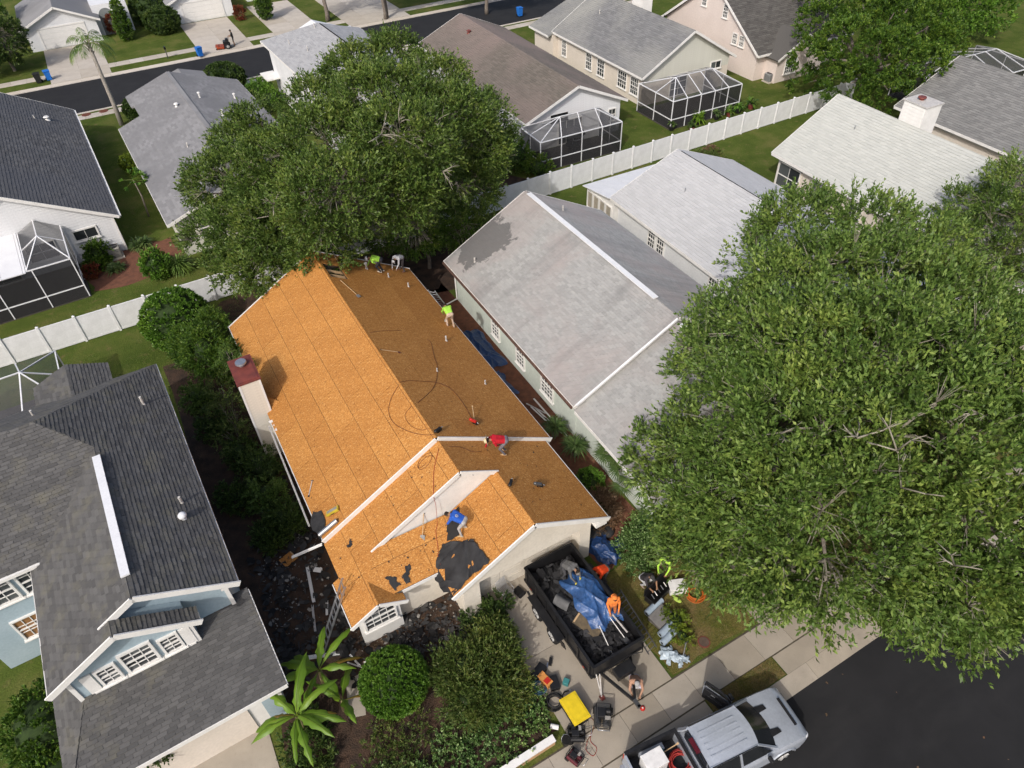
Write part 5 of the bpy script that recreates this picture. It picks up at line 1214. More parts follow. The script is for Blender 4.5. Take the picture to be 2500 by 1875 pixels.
def spiky(label, x, y, h, r, n, mat='spike', name='dracaena', stemh=0.5, leafl=0.7, w=0.06, heads=3):
    t = thing(name, label, 'plant', (x, y, 0)); V = []
    mb = MB()
    for k in range(heads):
        a = 2.1*k; c = np.array([math.cos(a)*r*.35, math.sin(a)*r*.35, stemh*(0.6+.5*k/heads)])
        mb.cyl((c[0]*.4, c[1]*.4, -.05), tuple(c), .04, .03, 6)
        d = unit(rng.normal(size=(n, 3))*np.array([1, 1, .6])+np.array([0, 0, .55])); L = leafl*(.7+.5*rng.random(n))
        b = np.repeat(c[None], n, 0); s = unit(np.cross(d, np.array([0, 0, 1.0])))
        m_ = b+d*L[:, None]*.55+np.array([0, 0, .05]); tip = b+d*L[:, None]-np.array([0, 0, 1])*(L*.22)[:, None]
        V.append(np.stack([b-s*w*.4, b+s*w*.4, m_+s*w*.5, m_-s*w*.5], 1)); V.append(np.stack([m_-s*w*.5, m_+s*w*.5, tip+s*w*.05, tip-s*w*.05], 1))
    mb.build('stem', M['bark'], t); c = link('leaves', quads_mesh('leaves', np.concatenate(V), LEAF[mat]), t); c['kind'] = 'stuff'
    return t
spiky('spiky dracaena at the mint wall, nearer the roof', 7.0, -6.0, 1.2, .5, 90, stemh=1.0)
spiky('spiky dracaena at the mint wall, second one towards the street', 7.15, -7.6, 1.2, .5, 90, stemh=1.0)
def fan_palm(label, x, y, n, h, rad, name='fan_palm', mat='spike'):
    t = thing(name, label, 'palm', (x, y, 0)); mb = MB(); V = []
    for k in range(n):
        a = 2.4*k+random.random(); el = random.uniform(.2, 1.1); L = rad*random.uniform(.7, 1.1)
        c = Vector((math.cos(a)*math.cos(el)*L, math.sin(a)*math.cos(el)*L, h*.5+math.sin(el)*L)); mb.tube([(0, 0, h*.45), c*0.5+Vector((0, 0, h*.4)), c], .015, 4)
        ax = Vector((math.cos(a), math.sin(a), .3)).normalized(); sd = Vector((-math.sin(a), math.cos(a), 0)); 
        for j in range(18):
            th = R(-95+190*j/17); d = (ax*math.cos(th)+sd*math.sin(th)); l = rad*.75*random.uniform(.85, 1.1)
            e = c+d*l-Vector((0, 0, .25*l)); m_ = c+d*l*.5; s = d.cross(Vector((0, 0, 1))).normalized()*.028
            V.append([c, m_+s, e, m_-s])
    mb.cyl((0, 0, -.1), (0, 0, h*.5), .1, .08, 8); mb.build('trunk', M['bark'], t)
    c = link('fronds', quads_mesh('fronds', np.array([[list(p) for p in q] for q in V]), LEAF[mat]), t); c['kind'] = 'stuff'; return t
fan_palm('fan palm against the mint wall, edge of the big oak', 8.2, -9.6, 14, 2.0, .9)
fan_palm('fan palm nearer the street, edge of the big oak', 8.0, -10.9, 14, 2.0, .9)
# banana plants: every big leaf is a part
def banana(label, x, y, h, leaves, seed, dead=1):
    rnd = random.Random(seed); t = thing('banana_plant', label, 'banana plant', (x, y, 0))
    MB().tube([(0, 0, -.1), (0.03, 0.02, h*.5), (0.05, 0.0, h)], [.13, .11, .07], 9).build('stem', pm('banana_stem'+str(seed), (.24, .23, .10), (.16, .12, .06), 5, .7), t)
    for k in range(leaves):
        a = 2.399*k+rnd.uniform(-.3, .3); L = rnd.uniform(1.5, 2.4); w = rnd.uniform(.15, .22); el = rnd.uniform(.15, 1.2); dd = k < dead
        if dd: el = -.2; w *= .5
        d = Vector((math.cos(a), math.sin(a), 0)); s = Vector((-math.sin(a), math.cos(a), 0))
        V = []; F = []; segs = 12; p = Vector((0.04, 0, h)); ang = el; st = L/segs
        for i in range(segs+1):
            f = i/segs; ww = w*max(0.0, math.sin(math.pi*min(1, max(0, (f-.12)/.88))**.8))**.7 if f > .12 else .015
            dr = .5*ww if not dd else ww*.9; jag = rnd.uniform(.45, 1.1)
            V += [p-s*ww*jag-Vector((0, 0, dr)), p-s*ww*.5*jag-Vector((0, 0, dr*.3)), p, p+s*ww*.5-Vector((0, 0, dr*.3)), p+s*ww*jag-Vector((0, 0, dr))]
            p = p+(d*math.cos(ang)+Vector((0, 0, math.sin(ang))))*st; ang -= (.10+.06*rnd.random())*(1.0 if not dd else .6)
        for i in range(segs):
            for j in range(4):
                b = i*5+j; F.append((b, b+1, b+6, b+5))
        mb = MB(); mb.smooth = True; mb.add(V, F); o = mb.build('banana_leaf', LEAF['bananayellow'] if dd else LEAF['banana'], t)
        mr = MB().tube([V[i*5+2]+Vector((0, 0, .006)) for i in range(segs)], .012, 4, .4); mr.build('midrib', LEAF['yellow'], o)
banana('large banana plant with broad green leaves, nearest the blue house garage', -8.55, -13.7, 1.5, 12, 4, 2)
banana('smaller banana plant behind the large one, near the fallen gutter', -7.35, -12.4, 1.3, 9, 6, 1)
banana('third small banana plant with a brown hanging leaf beside the path', -7.0, -13.6, .7, 4, 9, 1)
shrub('ground_cover', 'dark leafy undergrowth under the banana plants', -8.6, -14.3, [(0, 0, .25, .9, 1.2, .4), (-.3, -1.2, .25, .7, .8, .4), (.4, .9, .2, .5, .5, .3)], 500, LEAF['dark'], 9, 3, 0.12, 0.04, 0.25, 'ground cover', shell=.4, stems=False)
# far and side-yard plants
def queen_palm():
    x, y, h = -6.8, 49.4, 7.2
    t = thing('queen_palm', 'tall palm with pale curved trunk beside the far road', 'palm', (x, y, 0))
    MB().tube([(0, 0, -.2), (.05, .1, 2), (.02, .15, 4.5), (0, .1, h)], [.24, .2, .17, .15], 10).build('trunk', pm('palm_trunk', (.36, .33, .29), (.26, .23, .20), 6, .9), t)
    mb = MB()
    for k in range(14):
        a = 2.4*k; mb.tube([(0, .1, h-.9+.06*k), (math.cos(a)*.22, .1+math.sin(a)*.22, h-.6+.08*k)], .05, 5)
    mb.build('leaf_bases', M['bark'], t)
    for k, (az, el) in enumerate([(200, .5), (175, .35), (20, .35), (-10, .15), (95, .9), (60, 1.1), (135, 1.0), (250, .8), (300, .6), (340, 1.0), (100, 1.35)]):
        a = R(az); V = []; p = Vector((0, .1, h)); ang = el; L = 2.7; n = 22; st = L/n; pts = []
        for i in range(n+1):
            d = Vector((math.cos(a)*math.cos(ang), math.sin(a)*math.cos(ang), math.sin(ang))); pts.append(p.copy())
            if i > 3:
                s = Vector((-math.sin(a), math.cos(a), 0))
                for sg in (-1, 1):
                    for jj in range(2):
                        l = .75*math.sin(math.pi*min(1, (i+2)/(n+4)))+.1; e = p+s*sg*l*.55+d*l*.35-Vector((0, 0, l*random.uniform(.35, .9))); m_ = p.lerp(e, .5)+Vector((0, 0, .06)); wv = d*.03
                        V.append([p, m_+wv, e, m_-wv])
            p = p+d*st; ang -= .09
        o = link('frond', quads_mesh('frond', np.array([[list(q) for q in v] for v in V]), LEAF['palm']), t)
        MB().tube(pts, .03, 5, .3).build('frond_rib', LEAF['yellow'], o)
queen_palm()
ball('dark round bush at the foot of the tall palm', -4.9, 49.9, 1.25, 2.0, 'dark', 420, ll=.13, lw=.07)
ball('big round hedge bush by the near kerb of the far road', 3.9, 52.3, 2.0, 2.6, 'dark', 800, ll=.16, lw=.08, core=.85)
ball('yellow-green bush at the side of the light grey bungalow', -7.2, 38.6, .8, 1.3, 'yellow', 260, ll=.13, lw=.07)
ball('round bush beside the far driveway under the top edge', 1.9, 77.0, 2.0, 2.8, 'dark', 700, ll=.18, lw=.1)
shrub('column_shrub', 'tall narrow green column shrub on the far lawn, left one', -2.6, 76.5, [(0, 0, 1.6, .8, .8, 1.7), (0, 0, 3.2, .6, .6, 1.2)], 420, LEAF['bright'], 10, 3, .17, .08, .3, shell=.75, core=.8)
shrub('column_shrub', 'tall narrow green column shrub on the far lawn, right one', 14.0, 74.5, [(0, 0, 1.6, .9, .9, 1.7), (0, 0, 3.4, .7, .7, 1.4)], 420, LEAF['bright'], 10, 3, .17, .08, .3, shell=.75, core=.8)
shrub('flowering_shrub', 'magenta flowering shrub beside the arched entry', -3.6, 80.2, [(0, 0, 1.2, .6, .6, .9)], 160, LEAF['red'], 9, 3, .16, .08, .25, shell=.6)
shrub('flowering_shrub', 'dark red leaved plant in the bed across the far road', 11.2, 76.6, [(0, 0, .8, .6, .6, .8)], 140, LEAF['red'], 9, 3, .16, .06, .3, shell=.5)
shrub('hedge_shrub', 'shady hedge clump between the far houses', 1.2, 82.0, [(0, 0, 1.5, 2.2, 2.0, 1.7)], 420, LEAF['dark'], 10, 3, .2, .1, .35, shell=.7, core=.8)
shrub('hedge_shrub', 'bushy planting in front of the tall white wall', 6.3, 47.6, [(0, 0, .9, 1.3, 1.6, 1.1), (.4, -2.2, .9, 1.2, 1.4, 1.2)], 480, LEAF['hedge'], 10, 3, .15, .06, .35, shell=.55, core=.6)
def papaya():
    t = thing('papaya_tree', 'slender small tree with umbrella of leaves between two left houses', 'tree', (-7.4, 29.5, 0))
    MB().tube([(0, 0, -.1), (.1, .1, 1.6), (0, .1, 3.0)], .07, 7, .6).build('trunk', M['bark'], t)
    P = np.repeat(np.array([[0, .1, 3.0]]), 16, 0); d = unit(rng.normal(size=(16, 3))*np.array([1, 1, .2])+np.array([0, 0, .1])); E = P+d*.75
    Q = [ribbons(P, E, .012, .01)]; 
    c = link('leaf_stalks', quads_mesh('leaf_stalks', Q[0], LEAF['yellow']), t); c['kind'] = 'stuff'
    Pp = np.repeat(E, 9, 0); dd = unit(np.repeat(d, 9, 0)+.9*rand_dirs(144)*np.array([1, 1, .3])); V = leaf_quads(Pp-dd*.08, dd, .42, .16, .05)
    c = link('crown', quads_mesh('crown', V, LEAF['hedge']), t); c['kind'] = 'stuff'
papaya()
spiky('agave-like plants beside the white siding air conditioner', -8.6, 25.2, .6, .9, 60, 'spike', 'agave', .15, .8, .09, 4)
spiky('second clump of strappy plants in front of the air conditioner', -10.6, 22.9, .5, .8, 60, 'spike', 'agave', .12, .6, .08, 4)
shrub('hedge_shrub', 'yellow-green rounded shrub in the left backyard by the fence', -8.0, 20.7, [(0, 0, .8, .9, 1.1, .9)], 340, LEAF['hedge'], 10, 3, .12, .07, .25, shell=.65, core=.7)
spiky('dark cycad in the left backyard by the fence', -6.6, 20.4, 1.0, .6, 110, 'palm', 'cycad', .5, 1.1, .07, 3)
shrub('hedge_shrub', 'mixed croton bed against the white siding wall', -11.3, 24.4, [(0, 0, .8, .7, .6, .9), (-.4, -.7, .4, .6, .6, .45)], 300, LEAF['bright'], 10, 3, .14, .06, .3, shell=.5, core=.6)
shrub('flowering_shrub', 'red croton in front of the screen cage corner', -12.0, 23.0, [(0, 0, .35, .5, .5, .4)], 130, LEAF['red'], 9, 3, .12, .05, .2, shell=.5)
shrub('hedge_shrub', 'dark and rust coloured bush by the white fence at right', 31.9, 12.6, [(0, 0, .8, 1.2, .9, .9), (1.3, -.5, .75, .9, .8, .85)], 620, LEAF['olive'], 10, 3, .10, .04, .25, shell=.65, core=.7)
ball('dry brown half of the bush pair by the fence', 33.6, 12.9, .7, 1.5, 'dry', 260, 'dry_shrub', .75, 10, .1, .04, .2)
shrub('hedge_shrub', 'dark shrubs under the oak beside the screen cage', 20.0, 21.0, [(0, 0, 1.2, 1.6, 1.6, 1.4), (-2.0, .6, 1.0, 1.4, 1.4, 1.2), (1.0, -2.0, .7, 1.1, 1.1, .9)], 620, LEAF['bright'], 10, 3, .14, .06, .35, shell=.55, core=.6)
for i in range(7):
    x, y = [(38.2, 19.6), (36.6, 18.6), (40.2, 19.5), (41.6, 19.4), (42.8, 19.5), (44.4, 19.6), (35.4, 19.9)][i]
    t = spiky(['potted banana-like plant nearest the fence by the screen cage', 'low dark potted plant at the corner of the screen cage', 'potted orange-flowered plant, second along the screen cage', 'potted fern in the middle of the screen cage row', 'potted cane plant fourth along the screen cage', 'tall potted plant at the far end of the screen cage row', 'small potted plant left of the screen cage corner'][i], x, y, 1, .4, 26, ['banana', 'dark', 'spike', 'bright', 'hedge', 'bright', 'dark'][i], 'potted_plant', .7, [.9, .5, .5, .6, .6, .8, .4][i], .14, 2)
    t['group'] = 'potted plants along the screen cage'
    MB().cyl((0, 0, 0), (0, 0, .35), .2, .27, 12).build('pot', M['rust'] if i % 2 else M['black'], t)
shrub('flowering_shrub', 'green bush by the left wall of the blue house', -16.4, -9.2, [(0, 0, 1.1, 1.3, 1.5, 1.2), (.2, -2.0, .9, 1.1, 1.1, 1.0)], 760, LEAF['bright'], 11, 3, .11, .05, .25, shell=.7, core=.8)
shrub('flowering_shrub', 'dark bush with white blossoms in the bottom left corner', -14.2, -12.0, [(0, 0, 1.9, .9, .6, .9), (1.2, -.4, 1.8, .7, .5, .7), (-1.3, -.6, 1.5, .9, .8, 1.0)], 520, LEAF['dark'], 10, 3, .12, .06, .3, shell=.5, core=.5)
tb = bpy.data.objects['flowering_shrub'] if False else None
fb = thing('white_blossom', 'cluster of white blossoms on the bottom left bush', 'flowers', (-14.2, -12.2, 2.3))
Pf = rng.normal(size=(26, 3))*np.array([1.0, .4, .35]); V = leaf_quads(np.repeat(Pf, 9, 0), unit(rng.normal(size=(234, 3))+np.array([0, -.2, .6])), .11, .08, .1)
c = link('petals', quads_mesh('petals', V, LEAF['flower']), fb); c['kind'] = 'stuff'
# ================================================================== site: beds, debris, tools, vehicles
def bed(name, pts, z, mat):
    mb = MB(); mb.add([(x, y, z) for x, y in pts], [tuple(range(len(pts)))]); return tag(mb.build(name, mat), kind='structure')
def ragged(x0, x1, y0, y1, k=8, j=.3):
    P = []
    for i in range(k): P.append((x0+(x1-x0)*i/k, y0+random.uniform(-j, j)))
    for i in range(k): P.append((x1+random.uniform(-j, j), y0+(y1-y0)*i/k))
    for i in range(k): P.append((x1-(x1-x0)*i/k, y1+random.uniform(-j, j)))
    for i in range(k): P.append((x0+random.uniform(-j, j), y1-(y1-y0)*i/k))
    return P
def dirtgrass():
    m, t, b = newmat('worn_turf'); v = coords(t)
    n1 = noise(t, v, 0.9, 6, .65, .3); n2 = noise(t, v, 22, 4, .7)
    col = ramp(t, n1, [(.32, (.105, .115, .026)), (.5, (.17, .145, .05)), (.68, (.24, .165, .085))]).outputs[0]
    col = mix(t, .7, col, ramp(t, n2, [(.3, (.3, .3, .28)), (.7, (1.1, 1.1, 1))]).outputs[0], 'MULTIPLY')
    t.links.new(col, b.inputs['Base Color']); b.inputs['Roughness'].default_value = 1; b.inputs['Specular IOR Level'].default_value = .05; bump(t, b, n2, .9, .04); return m
M['worn'] = dirtgrass()
bed('side_yard_soil', ragged(-9.45, -4.8, -11.5, 10.5, 8, .15), .010, M['mulch'])
bed('front_garden_soil', ragged(-9.3, -0.6, -18.2, -11.0, 8, .2), .014, M['mulch'])
bed('garden_path', [(-6.6, -12.6), (-5.9, -12.6), (-6.4, -14.2), (-7.0, -14.0)], .022, M['concrete'])
bed('right_side_soil', ragged(4.6, 7.9, -13.6, 9.2, 8, .25), .010, M['redmulch'])
bed('verge_turf', ragged(4.3, 9.6, -18.7, -13.8, 8, .1), .014, M['worn'])
bed('verge_strip', [(4.75, -20.86), (8.0, -20.86), (8.0, -20.08), (4.75, -20.08)], .018, M['worn'])
bed('oak_ground', ragged(9, 26, -18.7, -8, 8, .5), .011, M['worn'])
bed('backyard_soil', ragged(-5.5, 12.5, 8.6, 15.2, 8, .4), .010, M['mulch'])
bed('backyard_soil', ragged(-2, 19.5, 16.2, 27, 8, .8), .010, M['mulch'])
bed('left_bed', ragged(-12.2, -6.2, 20.6, 25.6, 6, .4), .010, M['redmulch'])
# short turf blades where the lawn is close enough to read as grass
def turf(name, rects, n, mat):
    P = []
    for x0, x1, y0, y1, w in rects:
        k = int(n*w); P.append(np.stack([rng.uniform(x0, x1, k), rng.uniform(y0, y1, k), np.full(k, .005)], 1))
    P = np.concatenate(P); d = unit(rng.normal(size=P.shape)*np.array([.7, .7, .1])+np.array([0, 0, .8]))
    o = link(name, quads_mesh(name, leaf_quads(P, d, .05+.07*rng.random(len(P)), .014, .1), mat))
    return tag(o, kind='stuff')
LEAF['turf'] = leaf_mat('turf_blade', [(.10, .125, .03), (.15, .165, .045), (.24, .20, .09), (.28, .21, .12)])
LEAF['lawn'] = leaf_mat('lawn_blade', [(.065, .115, .018), (.10, .165, .026), (.15, .20, .04)])
tag(turf('grass', [(4.3, 9.4, -18.7, -14.2, .6), (4.75, 8.0, -20.85, -20.1, .15), (9.5, 14, -18.7, -16, .25)], 15000, LEAF['turf']), 'patchy dry turf beside the driveway', 'grass')
tag(turf('grass', [(-16, 3, 16, 20.5, .35), (-16, -4, 10, 15.3, .35), (-8.8, -6.5, 28, 44, .1), (29, 36, 9.5, 15.6, .15), (26, 46, 16.2, 20, .25)], 26000, LEAF['lawn']), 'green backyard lawn along the white fence', 'grass')
# ---- debris torn from the roof
def scraps(name, label, areas, n, mat, smin=.08, smax=.4, z=.03, kind='stuff', lift=.12):
    V = []
    for x0, x1, y0, y1, w in areas:
        cl = [(random.uniform(x0, x1), random.uniform(y0, y1)) for _ in range(9)]
        for _ in range(int(n*w)):
            if random.random() < .5: cx, cy = random.choice(cl); cx += random.gauss(0, .35); cy += random.gauss(0, .35)
            else: cx, cy = random.uniform(x0, x1), random.uniform(y0, y1)
            c = Vector((cx, cy, z+random.uniform(0, lift))); a = random.uniform(0, 6.28); s = smin+(smax-smin)*random.random()**2.2; r = random.choice((.18, .5, .8, 1)); tl = random.gauss(0, .35), random.gauss(0, .35)
            q = []
            for k in range(6):
                t = k*math.pi/3+random.uniform(-.3, .3); rr = s*random.uniform(.35, .62); lx, ly = rr*math.cos(t), rr*math.sin(t)*r
                q.append([c.x+lx*math.cos(a)-ly*math.sin(a), c.y+lx*math.sin(a)+ly*math.cos(a), max(.018, c.z+lx*tl[0]+ly*tl[1]+random.uniform(-.02, .02))])
            V.append(q)
    o = link(name, quads_mesh(name, np.array(V), mat, 6)); return tag(o, label, 'debris', kind=kind)
scrapm = shingle_mat('torn_shingle', (.016, .016, .017), (.075, .073, .071))
scraps('shingle_debris', 'torn black shingles and felt strewn in the front garden and side yard', [(-8.6, -5.2, -11.5, -5.0, .55), (-6.4, -1.2, -13.2, -11.1, .35), (-7.8, -5.4, -5, 0, .12), (-2.0, -.3, -14.4, -12.9, .12)], 1700, scrapm, .05, .48)
palem = pm('pale_scrap', (.34, .32, .29), (.2, .19, .17), 5, .8)
scraps('paper_debris', 'pale paper and wood scraps mixed into the torn shingles', [(-8.4, -5.2, -11.5, -5.0, .6), (-6.0, -1.2, -13.0, -11.2, .4)], 420, palem, .03, .2)
scraps('leaf_litter', 'brown leaf litter below the bay window', [(-5.2, -3.0, -12.3, -11.7, 1)], 500, LEAF['dry'], .03, .09, .01, lift=.04)
def onroof(f, u, v): return Vector((u, v, f(u, v)))
fA1L = lambda u, v: 5.88+.5704*u+.032; fA1R = lambda u, v: 5.88-.5704*u+.032; fA2L = lambda u, v: 5.69+.57*u+.032
fA2R = lambda u, v: 5.7485-.57*u+.032; fG = lambda u, v: 4.825-.58*(1.62-u)+.034; fF = lambda u, v: 3.60+.53*(v+10.05)+.034
def roof_scraps(name, label, f, areas, n, mat, s0=.02, s1=.10):
    V = []
    for x0, x1, y0, y1, w in areas:
        for _ in range(int(n*w)):
            u, v = random.uniform(x0, x1), random.uniform(y0, y1); a = random.uniform(0, 6.28); s = random.uniform(s0, s1); r = random.uniform(.2, .7)
            V.append([list(onroof(f, u+dx, v+dy)+Vector((0, 0, random.uniform(0, .015)))) for dx, dy in ((-s*math.cos(a), -s*math.sin(a)), (s*r*math.sin(a), -s*r*math.cos(a)), (s*math.cos(a), s*math.sin(a)), (-s*r*math.sin(a), s*r*math.cos(a)))])
    return tag(link(name, quads_mesh(name, np.array(V), mat)), label, 'debris', kind='stuff')
roof_scraps('roof_scraps', 'small dark scraps scattered on the right roof slopes', fA2R, [(.3, 4.9, -12.9, -8.4, 1)], 26, M['felt'], .015, .07)
roof_scraps('roof_scraps', 'small dark scraps scattered on the lower left roof slope', fA2L, [(-5.2, -.3, -9.9, -8.3, .6), (-5.5, -4.7, -12, -10, .3)], 30, M['felt'], .015, .06)
roof_scraps('roof_scraps', 'specks of felt left on the big left roof slope', fA1L, [(-5.2, -.2, -8, 8, .8), (-5.3, -4.7, -8, -5, .3)], 60, M['felt'], .012, .04)
roof_scraps('roof_scraps', 'specks of felt left on the big right roof slope', fA1R, [(.4, 5.2, -8, 8, 1)], 45, M['felt'], .012, .04)
roof_scraps('roof_scraps', 'dark scraps on the porch roof slope', fF, [(-3.6, -1.6, -11.6, -10.4, 1)], 16, M['felt'], .015, .07)
def felt_sheet(label, pts, f, mat, sub=8, amp=.05, name='felt_sheet', droop=None):
    """crumpled sheet over a polygon on a roof plane"""
    bm = bmesh.new(); rp = []
    for i in range(len(pts)):
        (a0, b0), (a1, b1) = pts[i], pts[(i+1) % len(pts)]
        for k in range(4): rp.append((a0+(a1-a0)*k/4+random.uniform(-.07, .07)*(k > 0), b0+(b1-b0)*k/4+random.uniform(-.07, .07)*(k > 0)))
    vs = [bm.verts.new(onroof(f, u, v)) for u, v in rp]; bm.faces.new(vs)
    bmesh.ops.triangulate(bm, faces=bm.faces[:]); bmesh.ops.subdivide_edges(bm, edges=bm.edges[:], cuts=2, use_grid_fill=True)
    for v in bm.verts:
        k = math.sin(v.co.x*5.1+v.co.y*2.3)*.5+math.sin(v.co.x*2.7-v.co.y*6.1)*.5+random.uniform(-.6, .6)
        v.co.z += amp*(.7+.9*k)
        if droop and v.co.x < droop: v.co.z -= (droop-v.co.x)*1.3
    me = bpy.data.meshes.new(name); bm.to_mesh(me); bm.free(); me.materials.append(mat)
    for p in me.polygons: p.use_smooth = True
    return tag(link(name, me), label, 'roofing felt')
felt_sheet('large crumpled black felt left on the garage roof valley', [(-1.52, -10.9), (-1.1, -11.15), (-.8, -11.5), (-.45, -11.7), (-.38, -12.2), (-.30, -12.95), (-.7, -13.0), (-1.2, -12.95), (-1.95, -13.0), (-2.15, -12.4), (-2.2, -11.8), (-1.9, -11.4)], fG, M['felt'], amp=.07, droop=-1.95)
felt_sheet('torn grey felt strip beside the worker in blue', [(-.55, -10.05), (-.2, -10.15), (-.75, -11.2), (-1.2, -11.0), (-.95, -10.5)], fG, scrapm, amp=.03)
felt_sheet('scrap of felt clinging to the bay roof, left piece', [(-3.9, -11.15), (-3.6, -11.25), (-3.45, -11.6), (-3.7, -11.7), (-3.85, -11.4)], fF, M['felt'], amp=.02)
felt_sheet('scrap of felt clinging to the porch eave, right piece', [(-3.05, -11.1), (-2.85, -11.15), (-3.0, -11.4), (-3.1, -11.72), (-3.3, -11.5)], fF, M['felt'], amp=.02)
felt_sheet('torn felt edge at the lower left roof corner', [(-5.5, -8.0), (-5.1, -7.6), (-5.0, -6.9), (-5.3, -6.6), (-5.6, -7.0)], fA1L, M['felt'], amp=.04)
felt_sheet('square felt scrap on the lower left roof slope', [(-4.7, -9.0), (-4.45, -8.9), (-4.4, -9.1), (-4.6, -9.2)], fA2L, M['felt'], amp=.02)
# ---- cords on the roof
def cord(label, pts, r=.011, mat='cord_brown', name='power_cord', cyc=False):
    # catmull-rom through the given points
    P = [Vector(p) for p in pts]; out = []
    for i in range(len(P)-1):
        p0, p1, p2, p3 = P[max(i-1, 0)], P[i], P[i+1], P[min(i+2, len(P)-1)]
        for k in range(6):
            t = k/6; out.append(.5*((2*p1)+(p2-p0)*t+(2*p0-5*p1+4*p2-p3)*t*t+(3*p1-p0-3*p2+p3)*t**3))
    out.append(P[-1]); o = MB().tube(out, r, 5).build(name, M[mat]); return tag(o, label, 'cord')
simple('cord_brown', (.16, .055, .025)); simple('cord_orange', (.55, .14, .02)); simple('cord_red', (.32, .03, .025)); simple('cord_black', (.02, .02, .02))
r_ = lambda pts: [tuple(onroof(fA1R, u, v)) for u, v in pts]
cord('cord looping across the right roof slope to the nail gun', r_([(.2, -.24), (1.0, .1), (1.89, .31)]), .009)
cord('hose arcing down the right roof slope from the ridge', r_([(2.95, -.3), (3.02, -.6), (2.64, -1.84), (2.33, -2.93), (1.48, -4.5), (.19, -5.81)]))
cord('hose running from the ridge to the red nail gun', [tuple(onroof(fA1L, -.02, -4.3))]+r_([(.5, -4.15), (1.07, -4.13), (1.73, -4.16), (2.22, -4.58), (2.3, -5.67), (2.18, -6.72), (2.1, -7.0)]))
cord('hose looping on the left slope beside the ridge', [tuple(onroof(fA1L, u, v)) for u, v in [(-.05, -4.4), (-.62, -4.73), (-.98, -5.29), (-1.0, -6.0), (-.7, -6.89), (-.3, -7.6), (-.02, -7.9)]])
cord('thin second loop of hose on the left slope', [tuple(onroof(fA1L, u, v)) for u, v in [(-.1, -5.9), (-.5, -6.0), (-.55, -6.6), (-.35, -7.2), (-.05, -7.5)]], .008)
cord('red air hose dropping over the white gable to the felt', [(-.1, -8.5, 5.68), (-.66, -9.17, 5.35), (-1.12, -10.05, 5.08), (-1.15, -10.2, 4.6), (-1.25, -10.3, 3.6)]+[tuple(onroof(fF, u, v)) for u, v in [(-1.42, -10.49), (-1.6, -11.0), (-1.75, -11.3)]]+[(-1.8, -11.6, 2.9)], .010, 'cord_red')
cord('small coil of hose on the slope below the main gable', [tuple(onroof(fA2L, -.75+.33*math.cos(a), -8.62+.22*math.sin(a*1.03)+.02*a)) for a in np.linspace(0, 11, 22)], .010)
cord('cord lying along the lower right roof slope', [tuple(onroof(fA2R, u, v)) for u, v in [(.3, -8.55), (.8, -8.6), (1.2, -8.9), (1.6, -8.85)]], .009)
# ---- hand tools on the roofs
def shovel(label, a, b, name='shovel', head='alu', handle='wood', blade=.22):
    a = Vector(a); b = Vector(b); t = thing(name, label, 'shovel', a); d = (b-a); L = d.length; d.normalize()
    MB().cyl((0, 0, 0), tuple(d*L), .018, .018, 7).build('handle', M[handle], t)
    s = d.cross(Vector((0, 0, 1))).normalized(); mb = MB(); e = d*L; q = d*blade
    mb.prism([e-s*blade*.4, e+s*blade*.4, e+q+s*blade*.45, e+q-s*blade*.45], Vector((0, 0, .012))); mb.build('blade', M[head], t)
    g = MB(); g.cyl(tuple(-s*.06), tuple(s*.06), .016, .016, 6); g.build('grip', M['black'], t)
    return t
simple('grey_steel', (.14, .14, .14), .4, .6)
shovel('long-handled shovel lying below the open roof hole', onroof(fA1R, .5, 4.95)+Vector((0, 0, .02)), onroof(fA1R, .86, 3.5)+Vector((0, 0, .02)))
shovel('red-headed shovel lying by the ridge of the right slope', onroof(fA1R, .15, -1.75)+Vector((0, 0, .02)), onroof(fA1R, .9, -1.82)+Vector((0, 0, .02)), head='rust', blade=.14)
shovel('square shovel standing on the porch roof slope', onroof(fF, -1.62, -9.98)+Vector((0, 0, .5)), onroof(fF, -1.95, -10.42)+Vector((0, 0, .06)), head='grey_steel')
shovel('pry bar lying on the left slope near the eave', onroof(fA1L, -4.84, -5.19)+Vector((0, 0, .02)), onroof(fA1L, -5.2, -5.7)+Vector((0, 0, .02)), name='pry_bar', head='black', handle='pipe', blade=.08)
def nailgun(label, p, yaw, col):
    t = thing('nail_gun', label, 'nail gun', p, yaw)
    mb = MB(); mb.box((0, 0, .16), (.11, .30, .10)); mb.ell((0, .12, .18), (.075, .09, .075)); mb.build('body', M[col], t, .015)
    MB().box((0, -.12, .07), (.05, .16, .14)).build('magazine', M['black'], t); MB().box((0, .02, .06), (.05, .07, .12)).build('grip', M['black'], t)
    MB().cyl((0, -.2, .16), (0, -.26, .12), .02).build('nose', M['alu'], t)
nailgun('red nail gun on the right slope above the white gable edge', onroof(fA1R, 2.08, -7.15), 0.5, simple('tool_red', (.55, .03, .02), .4) and 'tool_red')
shovel('broom handle leaning by the red nail gun', onroof(fA1R, 2.2, -7.0)+Vector((0, 0, .05)), onroof(fA1R, 2.45, -6.35)+Vector((0, 0, .35)), name='broom', head='wood', blade=.06)
nailgun('black nail gun lying at the ridge end above the white gable', onroof(fA1R, .22, -7.8), 1.9, 'black')
nailgun('black and white tool on the garage ridge', onroof(fA2R, 1.78, -10.95), 2.4, 'black')
nailgun('dark tool lying on the garage right slope', onroof(fA2R, 2.95, -11.1), .9, 'grey_steel')
